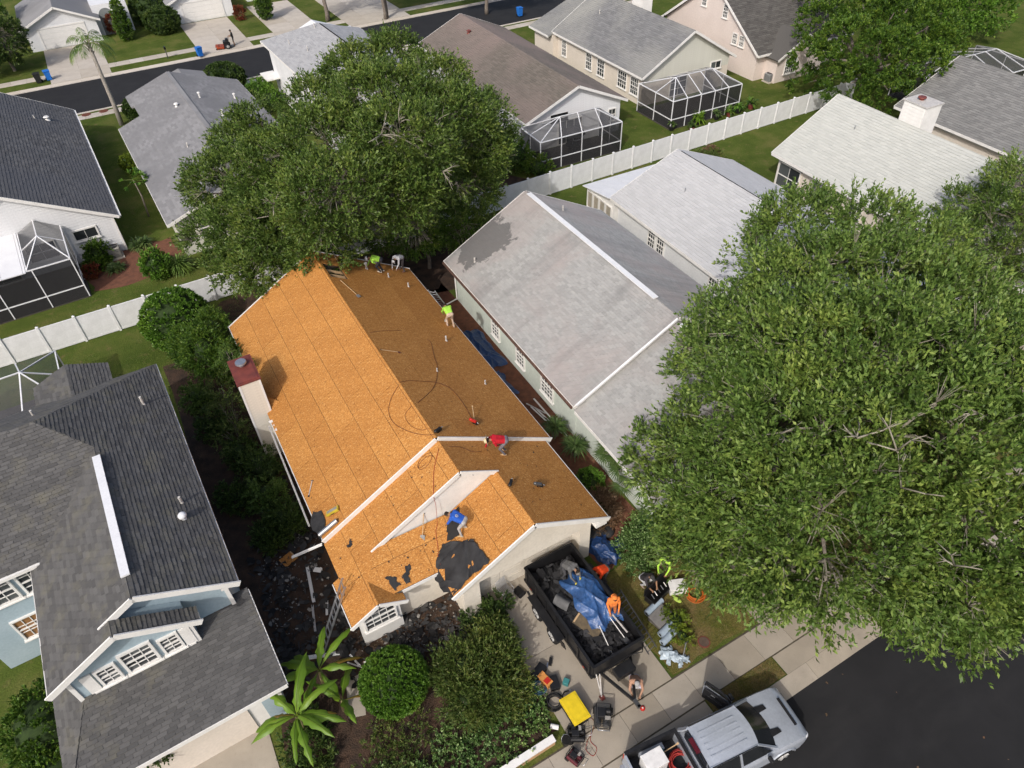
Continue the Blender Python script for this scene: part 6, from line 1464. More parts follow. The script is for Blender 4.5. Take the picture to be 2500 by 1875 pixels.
def roll(label, p, q, r, mat, name='flashing_roll', core=True):
    p = Vector(p); q = Vector(q); t = thing(name, label, 'roll', p); mb = MB(); mb.cyl((0, 0, 0), tuple(q-p), r, r, 18); mb.build('roll_body', M[mat], t)
    d = (q-p).normalized(); mb = MB()
    for e, s in ((Vector((0, 0, 0)), -1), (q-p, 1)): mb.cyl(tuple(e), tuple(e+d*s*.006), r*.42, r*.42, 12)
    mb.build('roll_core', M['dark'], t); return t
roll('silver roll of metal flashing at the lower left roof corner', onroof(fA1L, -5.45, -7.85)+Vector((0, 0, .1)), onroof(fA1L, -4.62, -7.9)+Vector((0, 0, .1)), .10, 'alu')
simple('tool_yellow', (.55, .42, .04), .45)
t = thing('tool_case', 'yellow open tool case on the roof by the silver roll', 'tool case', onroof(fA1L, -4.6, -7.35), R(35)); t.rotation_euler = (0, -R(29.7), R(-20))
MB().box((0, 0, .06), (.62, .24, .10)).build('case_body', M['tool_yellow'], t, .01); MB().box((0, .02, .113), (.5, .13, .012)).build('lid_inset', palem, t); MB().cyl((-.1, -.15, .06), (.1, -.15, .06), .012).build('handle', M['black'], t)
# ---- loose lengths of gutter, boards, pipes on the ground (each its own thing)
def strip(label, a, b, w=.10, h=.05, mat='white', za=.06, zb=.06, name='gutter_length', cat='gutter'):
    a = Vector((a[0], a[1], za)); b = Vector((b[0], b[1], zb)); t = thing(name, label, cat, a); d = b-a; s = d.cross(Vector((0, 0, 1))).normalized()
    mb = MB(); mb.bar((0, 0, 0), d, w, .012); mb.bar(s*w/2, d+s*w/2, .012, h*1.6); mb.bar(-s*w/2, d-s*w/2, .012, h*1.6); mb.build('channel', M[mat], t)
    MB().bar(s*w*.55+Vector((0, 0, h*.7)), d+s*w*.55+Vector((0, 0, h*.7)), .03, .014).build('lip', M[mat], t); return t
strip('bent white gutter lying across the front garden debris', (-7.85, -10.87), (-6.36, -11.46), .13)
strip('straight white gutter lying beside the clipped bush', (-5.75, -12.3), (-4.4, -12.5), .06, .03)
strip('short white angle piece in the debris', (-6.11, -11.7), (-5.92, -12.35), .05, .03)
strip('thin dark-edged strip near the garden path', (-6.3, -11.95), (-5.6, -12.75), .03, .02, 'pipe')
strip('broken white downpipe in the side yard, upper length', (-6.34, -6.95), (-6.62, -8.75), .10)
strip('grey downpipe in the side yard, lower length', (-6.72, -8.85), (-6.98, -10.05), .06, .03, 'pipe')
strip('short white piece beside the leaning ladder', (-6.1, -8.9), (-6.34, -9.6), .07, .03)
strip('white fascia length hanging off the lower left roof corner', (-5.5, -8.2), (-6.75, -7.7), .07, .04, 'white', 2.72, 2.1)
strip('long white siding strip in the right side yard, nearest the wall', (7.5, -3.05), (7.55, -6.3), .07, .02)
strip('second white siding strip in the right side yard', (7.2, -3.7), (7.42, -6.0), .06, .02, zb=.08)
strip('third white siding strip in the right side yard', (7.05, -3.5), (7.25, -5.3), .05, .02)
strip('short dark strip across the siding lengths', (6.95, -3.2), (7.45, -4.4), .05, .02, 'pipe', .1, .1)
strip('torn gutter still hanging along the left eave', (-5.55, -.4), (-5.66, -6.9), .045, .03, 'pipe', 2.66, 2.50)
t = thing('plywood_piece', 'orange square of plywood dropped in the side yard', 'plywood', (-6.95, -6.15, .08), R(20)); MB().box((0, 0, 0), (.62, .55, .015)).build('sheet', M['osb'], t); MB().box((.28, 0, .02), (.05, .5, .02)).build('batten', M['wood'], t)
t = thing('broken_trim', 'broken white trim board with corner in the side yard', 'trim', (-6.0, -7.5, .3), R(-40)); MB().box((0, 0, 0), (.34, .22, .02)).build('board_piece', M['white'], t); MB().box((.1, .1, -.1), (.06, .06, .25)).build('stub', M['white'], t)
t = thing('torn_soffit', 'torn white soffit and insulation at the eave beside the chimney', 'soffit', (-5.3, -.6, 2.75)); 
for i in range(7): MB().box((random.uniform(-.2, .2), random.uniform(-.7, .3), random.uniform(0, .12)), (random.uniform(.1, .3), random.uniform(.1, .35), .02), rz=random.uniform(0, 3)).build('broken_piece', [M['white'], palem, M['wood']][i % 3], t)
# ---- ladders
def ladder(label, a, b, w=.42, rungs=12, mat='alu', wd=None):
    a = Vector(a); b = Vector(b); t = thing('ladder', label, 'ladder', a); d = b-a
    s = (Vector(wd) if wd else d.cross(Vector((0, 0, 1)))).normalized()*w/2
    for sg in (-1, 1): MB().bar(s*sg, d+s*sg, .03, .075).build('rail', M[mat], t)
    me = MB().cyl(tuple(-s), tuple(s), .016, .016, 7).mesh('rung', M[mat])
    for i in range(rungs): o = link('rung', me, t); o.location = d*((i+.5)/rungs)
    return t
ladder('aluminium ladder leaning on the bay roof at the lower left', (-7.0, -10.95, .05), (-5.35, -10.75, 3.35), .42, 11, wd=(.1, 1, 0))
ladder('aluminium ladder leaning at the right eave near the back', (6.9, 6.4, .05), (5.45, 4.9, 3.1), .42, 9, wd=(.7, -.7, 0))
ladder('dark rung ladder laid along the right side of the trailer', (4.15, -15.2, .9), (3.86, -17.9, 1.0), .40, 14, 'grey_steel', wd=(1, .1, .35))
# ---- tarps
def tarp(label, pts, zf, mat, name='tarp', n=44):
    x0, x1, y0, y1 = pts; bm = bmesh.new(); g = []
    ph = [random.uniform(0, 6) for _ in range(6)]
    for i in range(n+1):
        row = []
        for j in range(n+1):
            a, b = i/n, j/n
            sx = .06*math.sin(b*9+ph[0])+.05*math.sin(b*17+ph[1]); sy = .08*math.sin(a*8+ph[2])+.05*math.sin(a*19+ph[3])
            x, y = x0+(x1-x0)*a+sx, y0+(y1-y0)*b+sy
            fold = .07*(1-abs(math.sin(a*9+b*4+ph[4]+1.2*math.sin(b*5+ph[1]))))**2.2+.06*(1-abs(math.sin(a*4-b*11+ph[5]+1.3*math.sin(a*6+ph[2]))))**2.5+.012*random.random()
            row.append(bm.verts.new((x, y, zf(a, b)+fold)))
        g.append(row)
    for i in range(n):
        for j in range(n): bm.faces.new((g[i][j], g[i+1][j], g[i+1][j+1], g[i][j+1]))
    bmesh.ops.recalc_face_normals(bm, faces=bm.faces[:])
    me = bpy.data.meshes.new(name); bm.to_mesh(me); bm.free(); me.materials.append(mat)
    for p in me.polygons: p.use_smooth = True
    return tag(link(name, me), label, 'tarp')
def tarp_mat(name, c):
    m, t, b = newmat(name); v = coords(t); n = noise(t, v, 3.5, 6, .7, 1.2)
    t.links.new(ramp(t, n, [(.3, tuple(x*.55 for x in c)), (.6, c), (.8, tuple(min(1, x*1.6+.05) for x in c))]).outputs[0], b.inputs['Base Color'])
    b.inputs['Roughness'].default_value = .38; b.inputs['Specular IOR Level'].default_value = .5; bump(t, b, noise(t, v, 2.2, 4, .55, .6), .5, .12); return m
M['tarp'] = tarp_mat('blue_tarp', (.030, .088, .235)); M['tarp_dark'] = tarp_mat('dark_blue_tarp', (.018, .05, .15))
hump = lambda a, b: math.sin(math.pi*min(1, max(0, a)))**.6*math.sin(math.pi*min(1, max(0, b)))**.5
tarp('big crumpled blue tarp heaped in the dump trailer', (2.3, 3.7, -16.3, -13.6), lambda a, b: 1.02+.75*hump(a*.75+.2, b)*(.55+.45*a), M['tarp'])
tarp('dark blue tarp bundled on the ground at the garage corner', (4.7, 5.75, -13.6, -12.0), lambda a, b: .03+.45*hump(a, b), M['tarp_dark'])
tarp('loose flap of dark blue tarp beside the bundled one', (5.6, 6.5, -13.3, -12.7), lambda a, b: .05+.22*hump(a, b), M['tarp_dark'], n=14)
tarp('blue tarp spread between the houses, near the kneeling worker', (6.3, 7.7, .2, 4.0), lambda a, b: .03+.18*hump(a, b), M['tarp_dark'])
tarp('second blue tarp between the houses, towards the street', (6.0, 7.0, -2.2, .0), lambda a, b: .03+.2*hump(a, b), M['tarp_dark'])
t = thing('black_bag', 'black sheeting pile behind the bundled blue tarp', 'sheeting', (5.35, -11.9, 0)); 
mb = MB(); mb.ell((0, 0, .2), (.6, .5, .28)); mb.ell((.5, -.2, .15), (.4, .4, .2)); mb.build('heap', M['felt'], t); cordp = [(-.2, .2, .45), (.1, .3, .5), (.4, .2, .45), (.6, -.1, .3)]; MB().tube(cordp, .02, 6).build('white_hose', M['white'], t)
# ---- dump trailer
def wheel(root, x, y, r, w, side):
    wh = bpy.data.objects.new('wheel', None); COL.objects.link(wh); wh.parent = root; wh.location = (x, y, r)
    mb = MB(); n = 28; prof = [(-.5, .62), (-.5, .9), (-.36, 1), (.36, 1), (.5, .9), (.5, .62)]; vs = []; fs = []
    for i in range(n):
        a = 2*math.pi*i/n
        for px, pr in prof: vs.append((px*w, math.cos(a)*pr*r, math.sin(a)*pr*r))
    k = len(prof)
    for i in range(n):
        for j in range(k-1): fs.append((i*k+j, i*k+j+1, ((i+1) % n)*k+j+1, ((i+1) % n)*k+j))
    mb.smooth = True; mb.add(vs, fs); mb.build('tyre', M['rubber'], wh)
    mb = MB(); mb.cyl((side*w*.30, 0, 0), (side*w*.40, 0, 0), r*.62, r*.60, 24)
    for i in range(5):
        a = 2*math.pi*i/5; mb.bar((side*w*.43, 0, 0), (side*w*.43, math.cos(a)*r*.55, math.sin(a)*r*.55), .03, .09, (1, 0, 0))
    mb.cyl((side*w*.38, 0, 0), (side*w*.52, 0, 0), r*.17, r*.14, 14); mb.build('rim', M['rimwhite'], wh)
    return wh
M['rimwhite'] = pm('painted_rim', (.55, .55, .54), (.4, .4, .39), 6, .4, 0, .3)
feltscrap = shingle_mat('felt_scrap', (.010, .010, .011), (.050, .050, .052))
def trailer():
    t = thing('dump_trailer', 'black dump trailer full of torn roofing, parked at the garage', 'trailer', (2.52, -15.07, 0), R(.6))
    K = M['black']; L = 2.43; W = 1.12; z0, z1 = .72, 1.50
    MB().box((0, 0, z0-.05), (2*W, 2*L, .10)).build('floor', K, t)
    for sg in (-1, 1):
        mb = MB(); mb.box((sg*W, 0, (z0+z1)/2), (.05, 2*L, z1-z0)); mb.bar((sg*W, -L-.03, z1), (sg*W, L+.03, z1), .11, .08)
        for i in range(7): mb.box((sg*(W+.05), -L+.2+i*(2*L-.4)/6, (z0+z1)/2-.05), (.06, .08, z1-z0))
        mb.bar((sg*(W+.03), -L, z0-.02), (sg*(W+.03), L, z0-.02), .10, .14)
        mb.build('side_wall', K, t)
        f = MB(); f.box((sg*1.38, .45, .86), (.34, 2.25, .03))
        for y in (-.72, 1.62): f.bar((sg*1.38, y, .86), (sg*1.38, y+(-.14 if y < 0 else .14), .62), .34, .03, (1, 0, 0))
        f.build('fender', K, t)
        for y in (-.12, 1.02): wheel(t, sg*1.36, y, .37, .24, sg)
        rm = MB()
        for i in range(3): rm.box((sg*(W+.085), -L+.5+i*1.9, z0+.02), (.012, .10, .05))
        rm.build('side_marker', simple('marker_red', (.5, .06, .03), .3), t)
    mb = MB(); mb.box((0, -L, (z0+z1)/2), (2*W, .05, z1-z0)); mb.bar((-W, -L, z1+.01), (W, -L, z1+.01), .10, .085); mb.bar((-W, -L-.04, z0+.06), (W, -L-.04, z0+.06), .06, .10)
    mb.build('front_wall', K, t)
    mb = MB(); mb.box((0, L, (z0+z1)/2), (2*W, .05, z1-z0)); mb.bar((-W, L, z1+.01), (W, L, z1+.01), .08, .085)
    for x in (-.4, .4): mb.box((x, L+.04, (z0+z1)/2), (.06, .05, z1-z0))
    mb.build('tailgate', K, t)
    mb = MB(); mb.bar((-.8, -L+.3, .55), (-.25, -L-1.45, .52), .09, .13); mb.bar((.8, -L+.3, .55), (-.25, -L-1.45, .52), .09, .13); mb.bar((-.6, -L+.1, .5), (.6, -L+.1, .5), .09, .12)
    for y in (-1.8, 0, 1.8): mb.bar((-W, y, .6), (W, y, .6), .08, .12)
    mb.build('tongue_frame', K, t)
    mb = MB(); mb.box((-.25, -L-1.55, .54), (.14, .32, .12)); mb.cyl((-.25, -L-1.68, .5), (-.25, -L-1.68, .6), .06); mb.build('coupler', M['grey_steel'], t)
    mb = MB(); mb.cyl((-1.06, -L-.55, .05), (-1.02, -L-.05, .95), .025); mb.cyl((-.9, -L-.1, .95), (-1.06, -L-.55, .05), .022); mb.build('jack_leg', M['pipe'], t)
    MB().box((-1.06, -L-.58, .05), (.16, .2, .07)).build('jack_foot', M['rust'], t)
    mb = MB(); mb.box((.05, -L-.35, .68), (.8, .42, .32)); mb.build('pump_box', K, t, .02)
    mb = MB(); mb.tube([(.5, -L-.1, .95), (.95, -L-.25, 1.0), (1.2, -L+.02, 1.05)], .022, 6); mb.build('crank_arm', K, t)
    # heaped load
    n = 22; V = []; F = []
    for i in range(n+1):
        for j in range(n+1):
            x = -W+.05+(2*W-.1)*i/n; y = -L+.05+(2*L-.1)*j/n
            z = z0+.12+.30*max(0, math.sin(math.pi*j/n))*(.5+.5*math.sin(math.pi*i/n))+.10*math.sin(x*4+y*2.2)*math.sin(y*2.1)+random.uniform(-.03, .05)
            V.append((x, y, max(z0+.02, z)))
    for i in range(n):
        for j in range(n): a = i*(n+1)+j; F.append((a, a+n+1, a+n+2, a+1))
    mb = MB(); mb.add(V, F); lo = mb.build('roofing_load', M['felt'], t); lo['kind'] = 'stuff'
    q = []
    for _ in range(520):
        c = Vector((random.uniform(-W+.2, W-.2), random.uniform(-L+.2, L-.2), z0+.30+random.uniform(0, .16))); a = random.uniform(0, 6.3); s = .08+.42*random.random()**1.8; r = random.choice((.25, .5, .8)); tl = random.gauss(0, .22), random.gauss(0, .22); pg = []
        for k in range(6):
            th = k*math.pi/3+random.uniform(-.3, .3); rr = s*random.uniform(.35, .62); lx, ly = rr*math.cos(th), rr*math.sin(th)*r
            pg.append([c.x+lx*math.cos(a)-ly*math.sin(a), c.y+lx*math.sin(a)+ly*math.cos(a), c.z+lx*tl[0]+ly*tl[1]+random.uniform(-.015, .015)])
        q.append(pg)
    so = link('torn_shingles', quads_mesh('torn_shingles', np.array(q), feltscrap, 6), t); so['kind'] = 'stuff'
trailer()
shovel('white handled shovel in the trailer, left one', (2.62, -16.15, 1.25), (2.45, -17.25, 1.08), handle='white', head='grey_steel')
shovel('white handled shovel in the trailer, right one', (3.15, -15.9, 1.3), (3.2, -17.0, 1.15), handle='white', head='grey_steel')
strip('narrow metal strip in the trailer next to the right shovel', (3.3, -16.0), (3.4, -16.9), .04, .02, 'pipe', 1.3, 1.2)
t = thing('felt_offcut', 'grey curled felt offcut in the trailer under the bending worker', 'felt', (2.0, -14.6, 1.3), R(30)); mb = MB(); mb.smooth = True
V = [( -.35+.07*i, y, .22*math.sin(i*.45)+(.08 if y > 0 else 0)) for i in range(11) for y in (-.3, 0, .32)]; mb.add(V, [(i*3+j, i*3+j+1, i*3+j+4, i*3+j+3) for i in range(10) for j in range(2)]); mb.build('curled_sheet', pm('grey_felt', (.13, .13, .13), (.08, .08, .08), 4, .8), t)
t = thing('plywood_offcut', 'brownish plywood offcut in the middle of the trailer load', 'plywood', (2.25, -15.9, 1.22), R(25)); t.rotation_euler = (.15, -.1, R(25)); MB().box((0, 0, 0), (.5, 1.1, .02)).build('sheet', pm('weathered_ply', (.16, .12, .07), (.08, .065, .045), 4, .9), t); MB().box((0, .5, .02), (.4, .06, .03)).build('cleat', M['wood'], t)
# ---- pickup truck
def pickup():
    t = thing('pickup_truck', 'silver-white pickup with open front door parked at the kerb', 'pickup truck', (3.72, -21.72, -.07), R(-7))
    simple('truck_silver', (.47, .51, .57), .28, .25, 1); S = M['truck_silver']; M['truck_dark'] = pm('truck_plastic', (.02, .02, .022), (.012, .012, .013), 8, .5)
    gl = pm('truck_glass', (.012, .014, .016), (.02, .022, .024), 2, .06, spec=.8)
    def loft(secs, name, mat, cap=True, parent=t):
        k = len(secs[0][1]); vs = []; fs = []
        for x, pr in secs: vs += [(x, y, z) for y, z in pr]
        for i in range(len(secs)-1):
            for j in range(k): a = i*k+j; b = i*k+(j+1) % k; fs.append((a, b, b+k, a+k))
        if cap: fs += [tuple(range(k-1, -1, -1)), tuple((len(secs)-1)*k+j for j in range(k))]
        mb = MB(); mb.smooth = True; mb.add(vs, fs); o = mb.build(name, mat, parent)
        e = o.modifiers.new('es', 'EDGE_SPLIT'); e.split_angle = R(35); return o
    def pr(w, zb, zt, r=.12, wt=None):
        wt = wt or w*.93
        return [(-w, zb), (-w, zt-r*2), (-w*.985, zt-r), (-wt, zt-.02), (-wt*.6, zt+.012), (0, zt+.022), (wt*.6, zt+.012), (wt, zt-.02), (w*.985, zt-r), (w, zt-r*2), (w, zb)]
    loft([(3.10, pr(.78, .45, .92)), (3.02, pr(.92, .42, 1.02)), (2.75, pr(.99, .40, 1.13)), (2.2, pr(1.0, .40, 1.20)), (1.55, pr(1.0, .40, 1.25)), (1.25, pr(1.0, .40, 1.26))], 'front_body', S)
    loft([(1.25, pr(1.0, .40, 1.22)), (-.2, pr(1.0, .40, 1.22)), (-1.16, pr(1.0, .40, 1.22))], 'cab_body', S)
    # greenhouse
    def ring(x, w, z): return (x, w, z)
    base = [(1.62, .80, 1.24), (.6, .93, 1.24), (-1.10, .93, 1.24)]; top = [(.86, .66, 1.86), (.4, .70, 1.90), (-.92, .68, 1.88)]
    def quadp(P, nm, m, th=.02): 
        mb = MB(); mb.add(P, [tuple(range(len(P)))]); return mb.build(nm, m, t)
    ws = []
    n = 8
    mb = MB(); mb.smooth = True
    for i in range(n+1):
        s = -1+2*i/n; bow = 1-s*s
        ws += [(1.66+.20*bow, s*.84, 1.25), (.90+.10*bow, s*.66, 1.85)]
    mb.add(ws, [(2*i, 2*i+2, 2*i+3, 2*i+1) for i in range(n)]); mb.build('windshield', gl, t)
    mb = MB(); mb.smooth = True; rs = []
    for i in range(n+1):
        s = -1+2*i/n; bow = 1-s*s
        rs += [(.93+.10*bow, s*.68, 1.855+.03*bow), (.2, s*.71, 1.885+.045*bow), (-.5, s*.71, 1.885+.045*bow), (-.95, s*.68, 1.86+.03*bow)]
    mb.add(rs, [(4*i+j, 4*i+4+j, 4*i+5+j, 4*i+1+j) for i in range(n) for j in range(3)]); mb.build('roof_panel', S, t)
    rg = MB()
    for k in range(5): rg.box((-.05, -.4+.2*k, 1.926), (1.4, .05, .012))
    rg.build('roof_rib', S, t)
    for sg in (-1, 1):
        quadp([(1.50, sg*.90, 1.23), (-.98, sg*.94, 1.23), (-.86, sg*.70, 1.84), (.80, sg*.68, 1.84)], 'side_window', gl)
        mb = MB(); mb.bar((1.68, sg*.86, 1.24), (.90, sg*.67, 1.86), .07, .05); mb.bar((.25, sg*.945, 1.23), (.2, sg*.705, 1.86), .07, .04); mb.bar((-1.08, sg*.94, 1.23), (-.95, sg*.68, 1.86), .14, .05); mb.bar((.92, sg*.685, 1.86), (-.95, sg*.685, 1.875), .05, .05)
        mb.build('pillar', S, t); MB().bar((.85, sg*.705, 1.895), (-.9, sg*.705, 1.905), .025, .02).build('drip_rail', M['truck_dark'], t)
        # fender flares and door seams
        mb = MB()
        for x in (2.05, -1.95):
            pts = [(x+.50*math.cos(a), sg*1.005, .36+.50*math.sin(a)) for a in np.linspace(.1, math.pi-.1, 12)]; mb.tube(pts, .035, 6)
        mb.build('wheel_arch', S, t)
        hl = MB(); hl.ell((2.95, sg*.80, .92), (.14, .14, .09)); hl.build('headlight', pm('lamp'+str(sg), (.7, .72, .75), (.5, .5, .52), 5, .1), t)
        tl = MB(); tl.box((-3.10, sg*.96, 1.0), (.10, .10, .34)); tl.build('tail_light', M['marker_red'], t)
        hv = MB(); hv.prism([(2.15, sg*.42-.09, 1.245), (1.75, sg*.42-.12, 1.268), (1.75, sg*.42+.12, 1.268), (2.12, sg*.42+.08, 1.245)][::1], Vector((0, 0, .02))); o = hv.build('hood_vent', M['truck_dark'], t); o.location.z = .018
    MB().box((2.78, 0, 1.165), (.10, 1.0, .02)).build('hood_slot', M['truck_dark'], t)
    mb = MB(); mb.box((3.10, 0, .78), (.06, 1.35, .22)); mb.build('grille', M['truck_dark'], t); mb = MB(); mb.box((3.13, 0, .5), (.14, 1.75, .2)); mb.build('bumper', M['truck_dark'], t, .03)
    for x in (): MB().bar((x, -.62, 1.232), (x+.1, .62, 1.236), .012, .01).build('hood_seam', M['truck_dark'], t) if x > 2 else None
    MB().box((-1.02, 0, 1.55), (.03, 1.25, .44)).build('rear_window', gl, t); MB().box((-1.06, .1, 1.93), (.14, .5, .07)).build('third_brake_light', simple('maroon', (.10, .012, .02), .35), t)
    # mirrors
    for sg in (-1, 1): mb = MB(); mb.box((1.22, sg*1.13, 1.33), (.12, .24, .18)); mb.build('mirror', M['truck_dark'], t, .03)
    # load bed
    mb = MB()
    for sg in (-1, 1): mb.box((-2.15, sg*.955, .86), (1.98, .09, .92)); mb.box((-2.15, sg*.80, .78), (.9, .22, .3))
    mb.box((-1.19, 0, .95), (.06, 1.85, .72)); mb.build('bed_side', S, t)
    mb = MB(); mb.box((-2.15, 0, .66), (1.96, 1.84, .05))
    for k in range(8): mb.box((-2.15, -.8+.23*k, .69), (1.9, .06, .02))
    for sg in (-1, 1): mb.box((-2.15, sg*.957, 1.33), (2.0, .12, .03)); mb.box((-2.15, sg*.905, 1.0), (1.95, .012, .62))
    mb.box((-1.20, 0, 1.32), (.12, 1.9, .03)); mb.build('bed_liner', M['truck_dark'], t)
    mb = MB(); mb.box((-3.13, 0, .90), (.08, 1.86, .72)); mb.build('tailgate', S, t, .01); MB().box((-3.2, 0, .45), (.2, 1.8, .16)).build('rear_bumper', M['alu'], t)
    for x in (2.05, -1.95):
        for sg in (-1, 1):
            w = wheel(t, 0, 0, .40, .27, sg); w.location = (x, sg*.90, .40); w.rotation_euler = (0, 0, R(90))
    # open left front door
    d = bpy.data.objects.new('open_door', None); COL.objects.link(d); d.parent = t; d.location = (1.20, 1.01, .42); d.rotation_euler = (0, 0, R(-62))
    mb = MB(); mb.prism([(-1.05, 0, 0), (0, 0, 0), (0, 0, .8), (-1.08, 0, .8)], Vector((0, -.10, 0))); mb.build('door_shell', S, d, .02)
    mb = MB(); mb.box((-.52, -.125, .40), (.95, .05, .68)); mb.box((-.5, -.17, .45), (.6, .06, .09)); mb.cyl((-.3, -.16, .16), (-.3, -.17, .16), .10); mb.build('door_trim', M['truck_dark'], d, .015)
    mb = MB(); mb.bar((-1.02, -.05, .8), (-.98, -.2, 1.38), .05, .05); mb.bar((-.98, -.2, 1.38), (-.42, -.2, 1.40), .05, .05); mb.bar((-.42, -.2, 1.40), (-.02, -.05, .8), .05, .05); mb.build('window_frame', M['truck_dark'], d)
    mb = MB(); mb.add([(-1.0, -.05, .8), (-.05, -.05, .8), (-.44, -.2, 1.38), (-.97, -.2, 1.37)], [(0, 1, 2, 3)]); mb.build('door_glass', gl, d); MB().box((-.62, -.155, .62), (.16, .03, .03)).build('door_handle', M['alu'], d)
    MB().box((.35, .52, .75), (.55, .55, .18)).build('seat', simple('seat_red', (.30, .05, .035), .7), t)
    return t
pickup()
# things in the pickup bed
def crate(label, x, y, z, d, mat, rz=0, name='box', lid=None, cat='box', handle=True):
    t = thing(name, label, cat, (x, y, z), rz); MB().box((0, 0, d[2]*.42), (d[0], d[1], d[2]*.84)).build('box_body', M[mat], t, .012)
    MB().box((0, 0, d[2]*.92), (d[0]*1.04, d[1]*1.04, d[2]*.16)).build('lid', M[lid or mat], t, .015)
    if handle: MB().bar((-d[0]*.2, -d[1]*.53, d[2]*.6), (d[0]*.2, -d[1]*.53, d[2]*.6), .03, .03).build('handle', M['black'], t)
    return t
simple('cooler_white', (.80, .79, .77), .35)
crate('large white box at the back of the pickup bed', 1.45, -21.05, .64, (.75, .55, .75), 'cooler_white', R(-4), 'cooler')
def coil(label, x, y, z, r, n, mat, rr=.022, name='hose_coil', j=.06):
    pts = []
    for i in range(n*16+1):
        a = 2*math.pi*i/16; q = r*(1+.16*math.sin(a*.37)+random.uniform(-j, j)*.4); pts.append((q*math.cos(a)+.05*math.sin(a*.21), q*math.sin(a)+.05*math.cos(a*.17), .03+.03*(i/16) % .18+random.uniform(0, .02)))
    t = thing(name, label, 'hose', (x, y, z)); MB().tube(pts, rr, 5).build('loops', M[mat], t)
    e = pts[-1]; MB().tube([e, (e[0]+.15, e[1]+.1, .05), (e[0]+.35, e[1]+.05, .03)], rr, 5).build('loose_end', M[mat], t); MB().cyl((e[0]+.35, e[1]+.05, .03), (e[0]+.42, e[1]+.04, .03), rr*1.5).build('fitting', M['alu'], t); return t
coil('red-brown hose coil in the pickup bed', 2.30, -21.45, .70, .33, 9, 'cord_red')
coil('orange hose coil lower in the pickup bed', 2.1, -21.95, .70, .26, 6, 'cord_orange')
shovel('wooden handle leaning on the hose coil in the pickup bed', (1.95, -20.95, 1.0), (2.45, -21.0, 1.15), name='mallet', head='wood', blade=.08)
crate('small teal tool box in the pickup bed', 1.85, -20.85, .70, (.36, .2, .2), simple('teal', (.05, .22, .22)) and 'teal', R(10), 'tool_box')
crate('grey tool box near the pickup wheel arch', 2.35, -22.25, .70, (.4, .25, .22), 'grey_steel', R(30), 'tool_box')
# ---- tools on and beside the driveway
def tote():
    t = thing('storage_tote', 'yellow-lidded storage tote on the driveway', 'tote', (.28, -18.05, .03), R(-2)); t.rotation_euler = (0, 0, R(0))
    mb = MB(); mb.box((0, 0, .24), (.60, .95, .44)); mb.build('tub', M['truck_dark'] if 'truck_dark' in M else M['black'], t, .03)
    mb = MB(); mb.box((0, 0, .49), (.70, 1.06, .06)); mb.box((0, 0, .525), (.58, .94, .02)); mb.build('lid', simple('lid_yellow', (.75, .55, .02), .4) and M['lid_yellow'], t, .03)
    for sg in (-1, 1): MB().box((sg*.36, 0, .45), (.03, .25, .08)).build('latch', M['black'], t)
tote()
def generator(label, x, y, rz, col='grey_steel', s=1.0):
    t = thing('compressor', label, 'compressor', (x, y, .035), rz); t.scale = (s, s, s)
    mb = MB()
    for sx in (-1, 1): mb.tube([(sx*.26, -.36, .12), (sx*.26, -.36, .55), (sx*.26, .36, .55), (sx*.26, .36, .12), (sx*.26, -.36, .12)], .018, 6)
    for y_, z_ in ((-.36, .55), (.36, .55), (-.36, .12), (.36, .12)): mb.cyl((-.26, y_, z_), (.26, y_, z_), .018)
    mb.build('frame', M['black'], t)
    mb = MB(); mb.cyl((-.2, -.32, .22), (-.2, .32, .22), .13, .13, 18); mb.cyl((.12, -.32, .2), (.12, .32, .2), .13, .13, 18); mb.build('air_tank', M[col], t)
    mb = MB(); mb.box((-.05, .05, .46), (.28, .34, .22)); mb.cyl((.1, .12, .5), (.24, .12, .5), .11, .11, 16); mb.build('motor', M['black'], t, .02)
    for sx in (-1, 1): w = MB(); w.cyl((sx*.30, .28, .11), (sx*.36, .28, .11), .13, .13, 18); w.build('wheel', M['rubber'], t)
    mb = MB(); mb.tube([(-.2, -.36, .5), (-.2, -.65, .72), (.2, -.65, .72), (.2, -.36, .5)], .018, 6); mb.build('handle', M['alu'], t); MB().box((.15, -.15, .58), (.2, .12, .03)).build('control_panel', palem, t)
generator('portable air compressor on wheels standing on the driveway', 1.05, -18.75, R(-35))
generator('second dark compressor by the driveway edge, next to the tote', -.1, -18.75, R(60), 'black', .8)
generator('small red compressor at the pavement corner of the garden', -.55, -19.35, R(20), 'maroon', .7)
cord('red-brown cord snaking from the tote to the compressors', [(.05, -17.2, .05), (.2, -17.6, .05), (.15, -17.9, .08), (.55, -18.3, .06), (.75, -18.6, .05), (.5, -18.9, .05), (.1, -19.1, .05)], .012, 'cord_brown')
cord('red air hose loop on the pavement', [(.45, -18.9, .05), (.25, -19.15, .05), (.3, -19.45, .05), (.05, -19.6, .05), (-.05, -19.3, .05), (.15, -19.1, .05)], .010, 'cord_red')
coil('black hose coil among the tools at the driveway edge', -.15, -17.35, .03, .28, 6, 'cord_black')
coil('blue-grey cord bundle left of the orange saw', -.32, -16.6, .03, .24, 5, simple('cord_blue', (.06, .14, .20)) and 'cord_blue', .018)
crate('black tool case at the driveway edge, farthest from the street', -.05, -16.1, .03, (.55, .35, .28), 'black', R(25), 'tool_case')
crate('black tool case beside the orange saw', .2, -16.75, .03, (.35, .5, .25), 'black', R(-15), 'tool_case')
t = thing('nail_box', 'open orange and red nail box at the driveway edge', 'nail box', (-.02, -16.55, .035), R(15)); simple('tool_orange', (.70, .30, .08), .5)
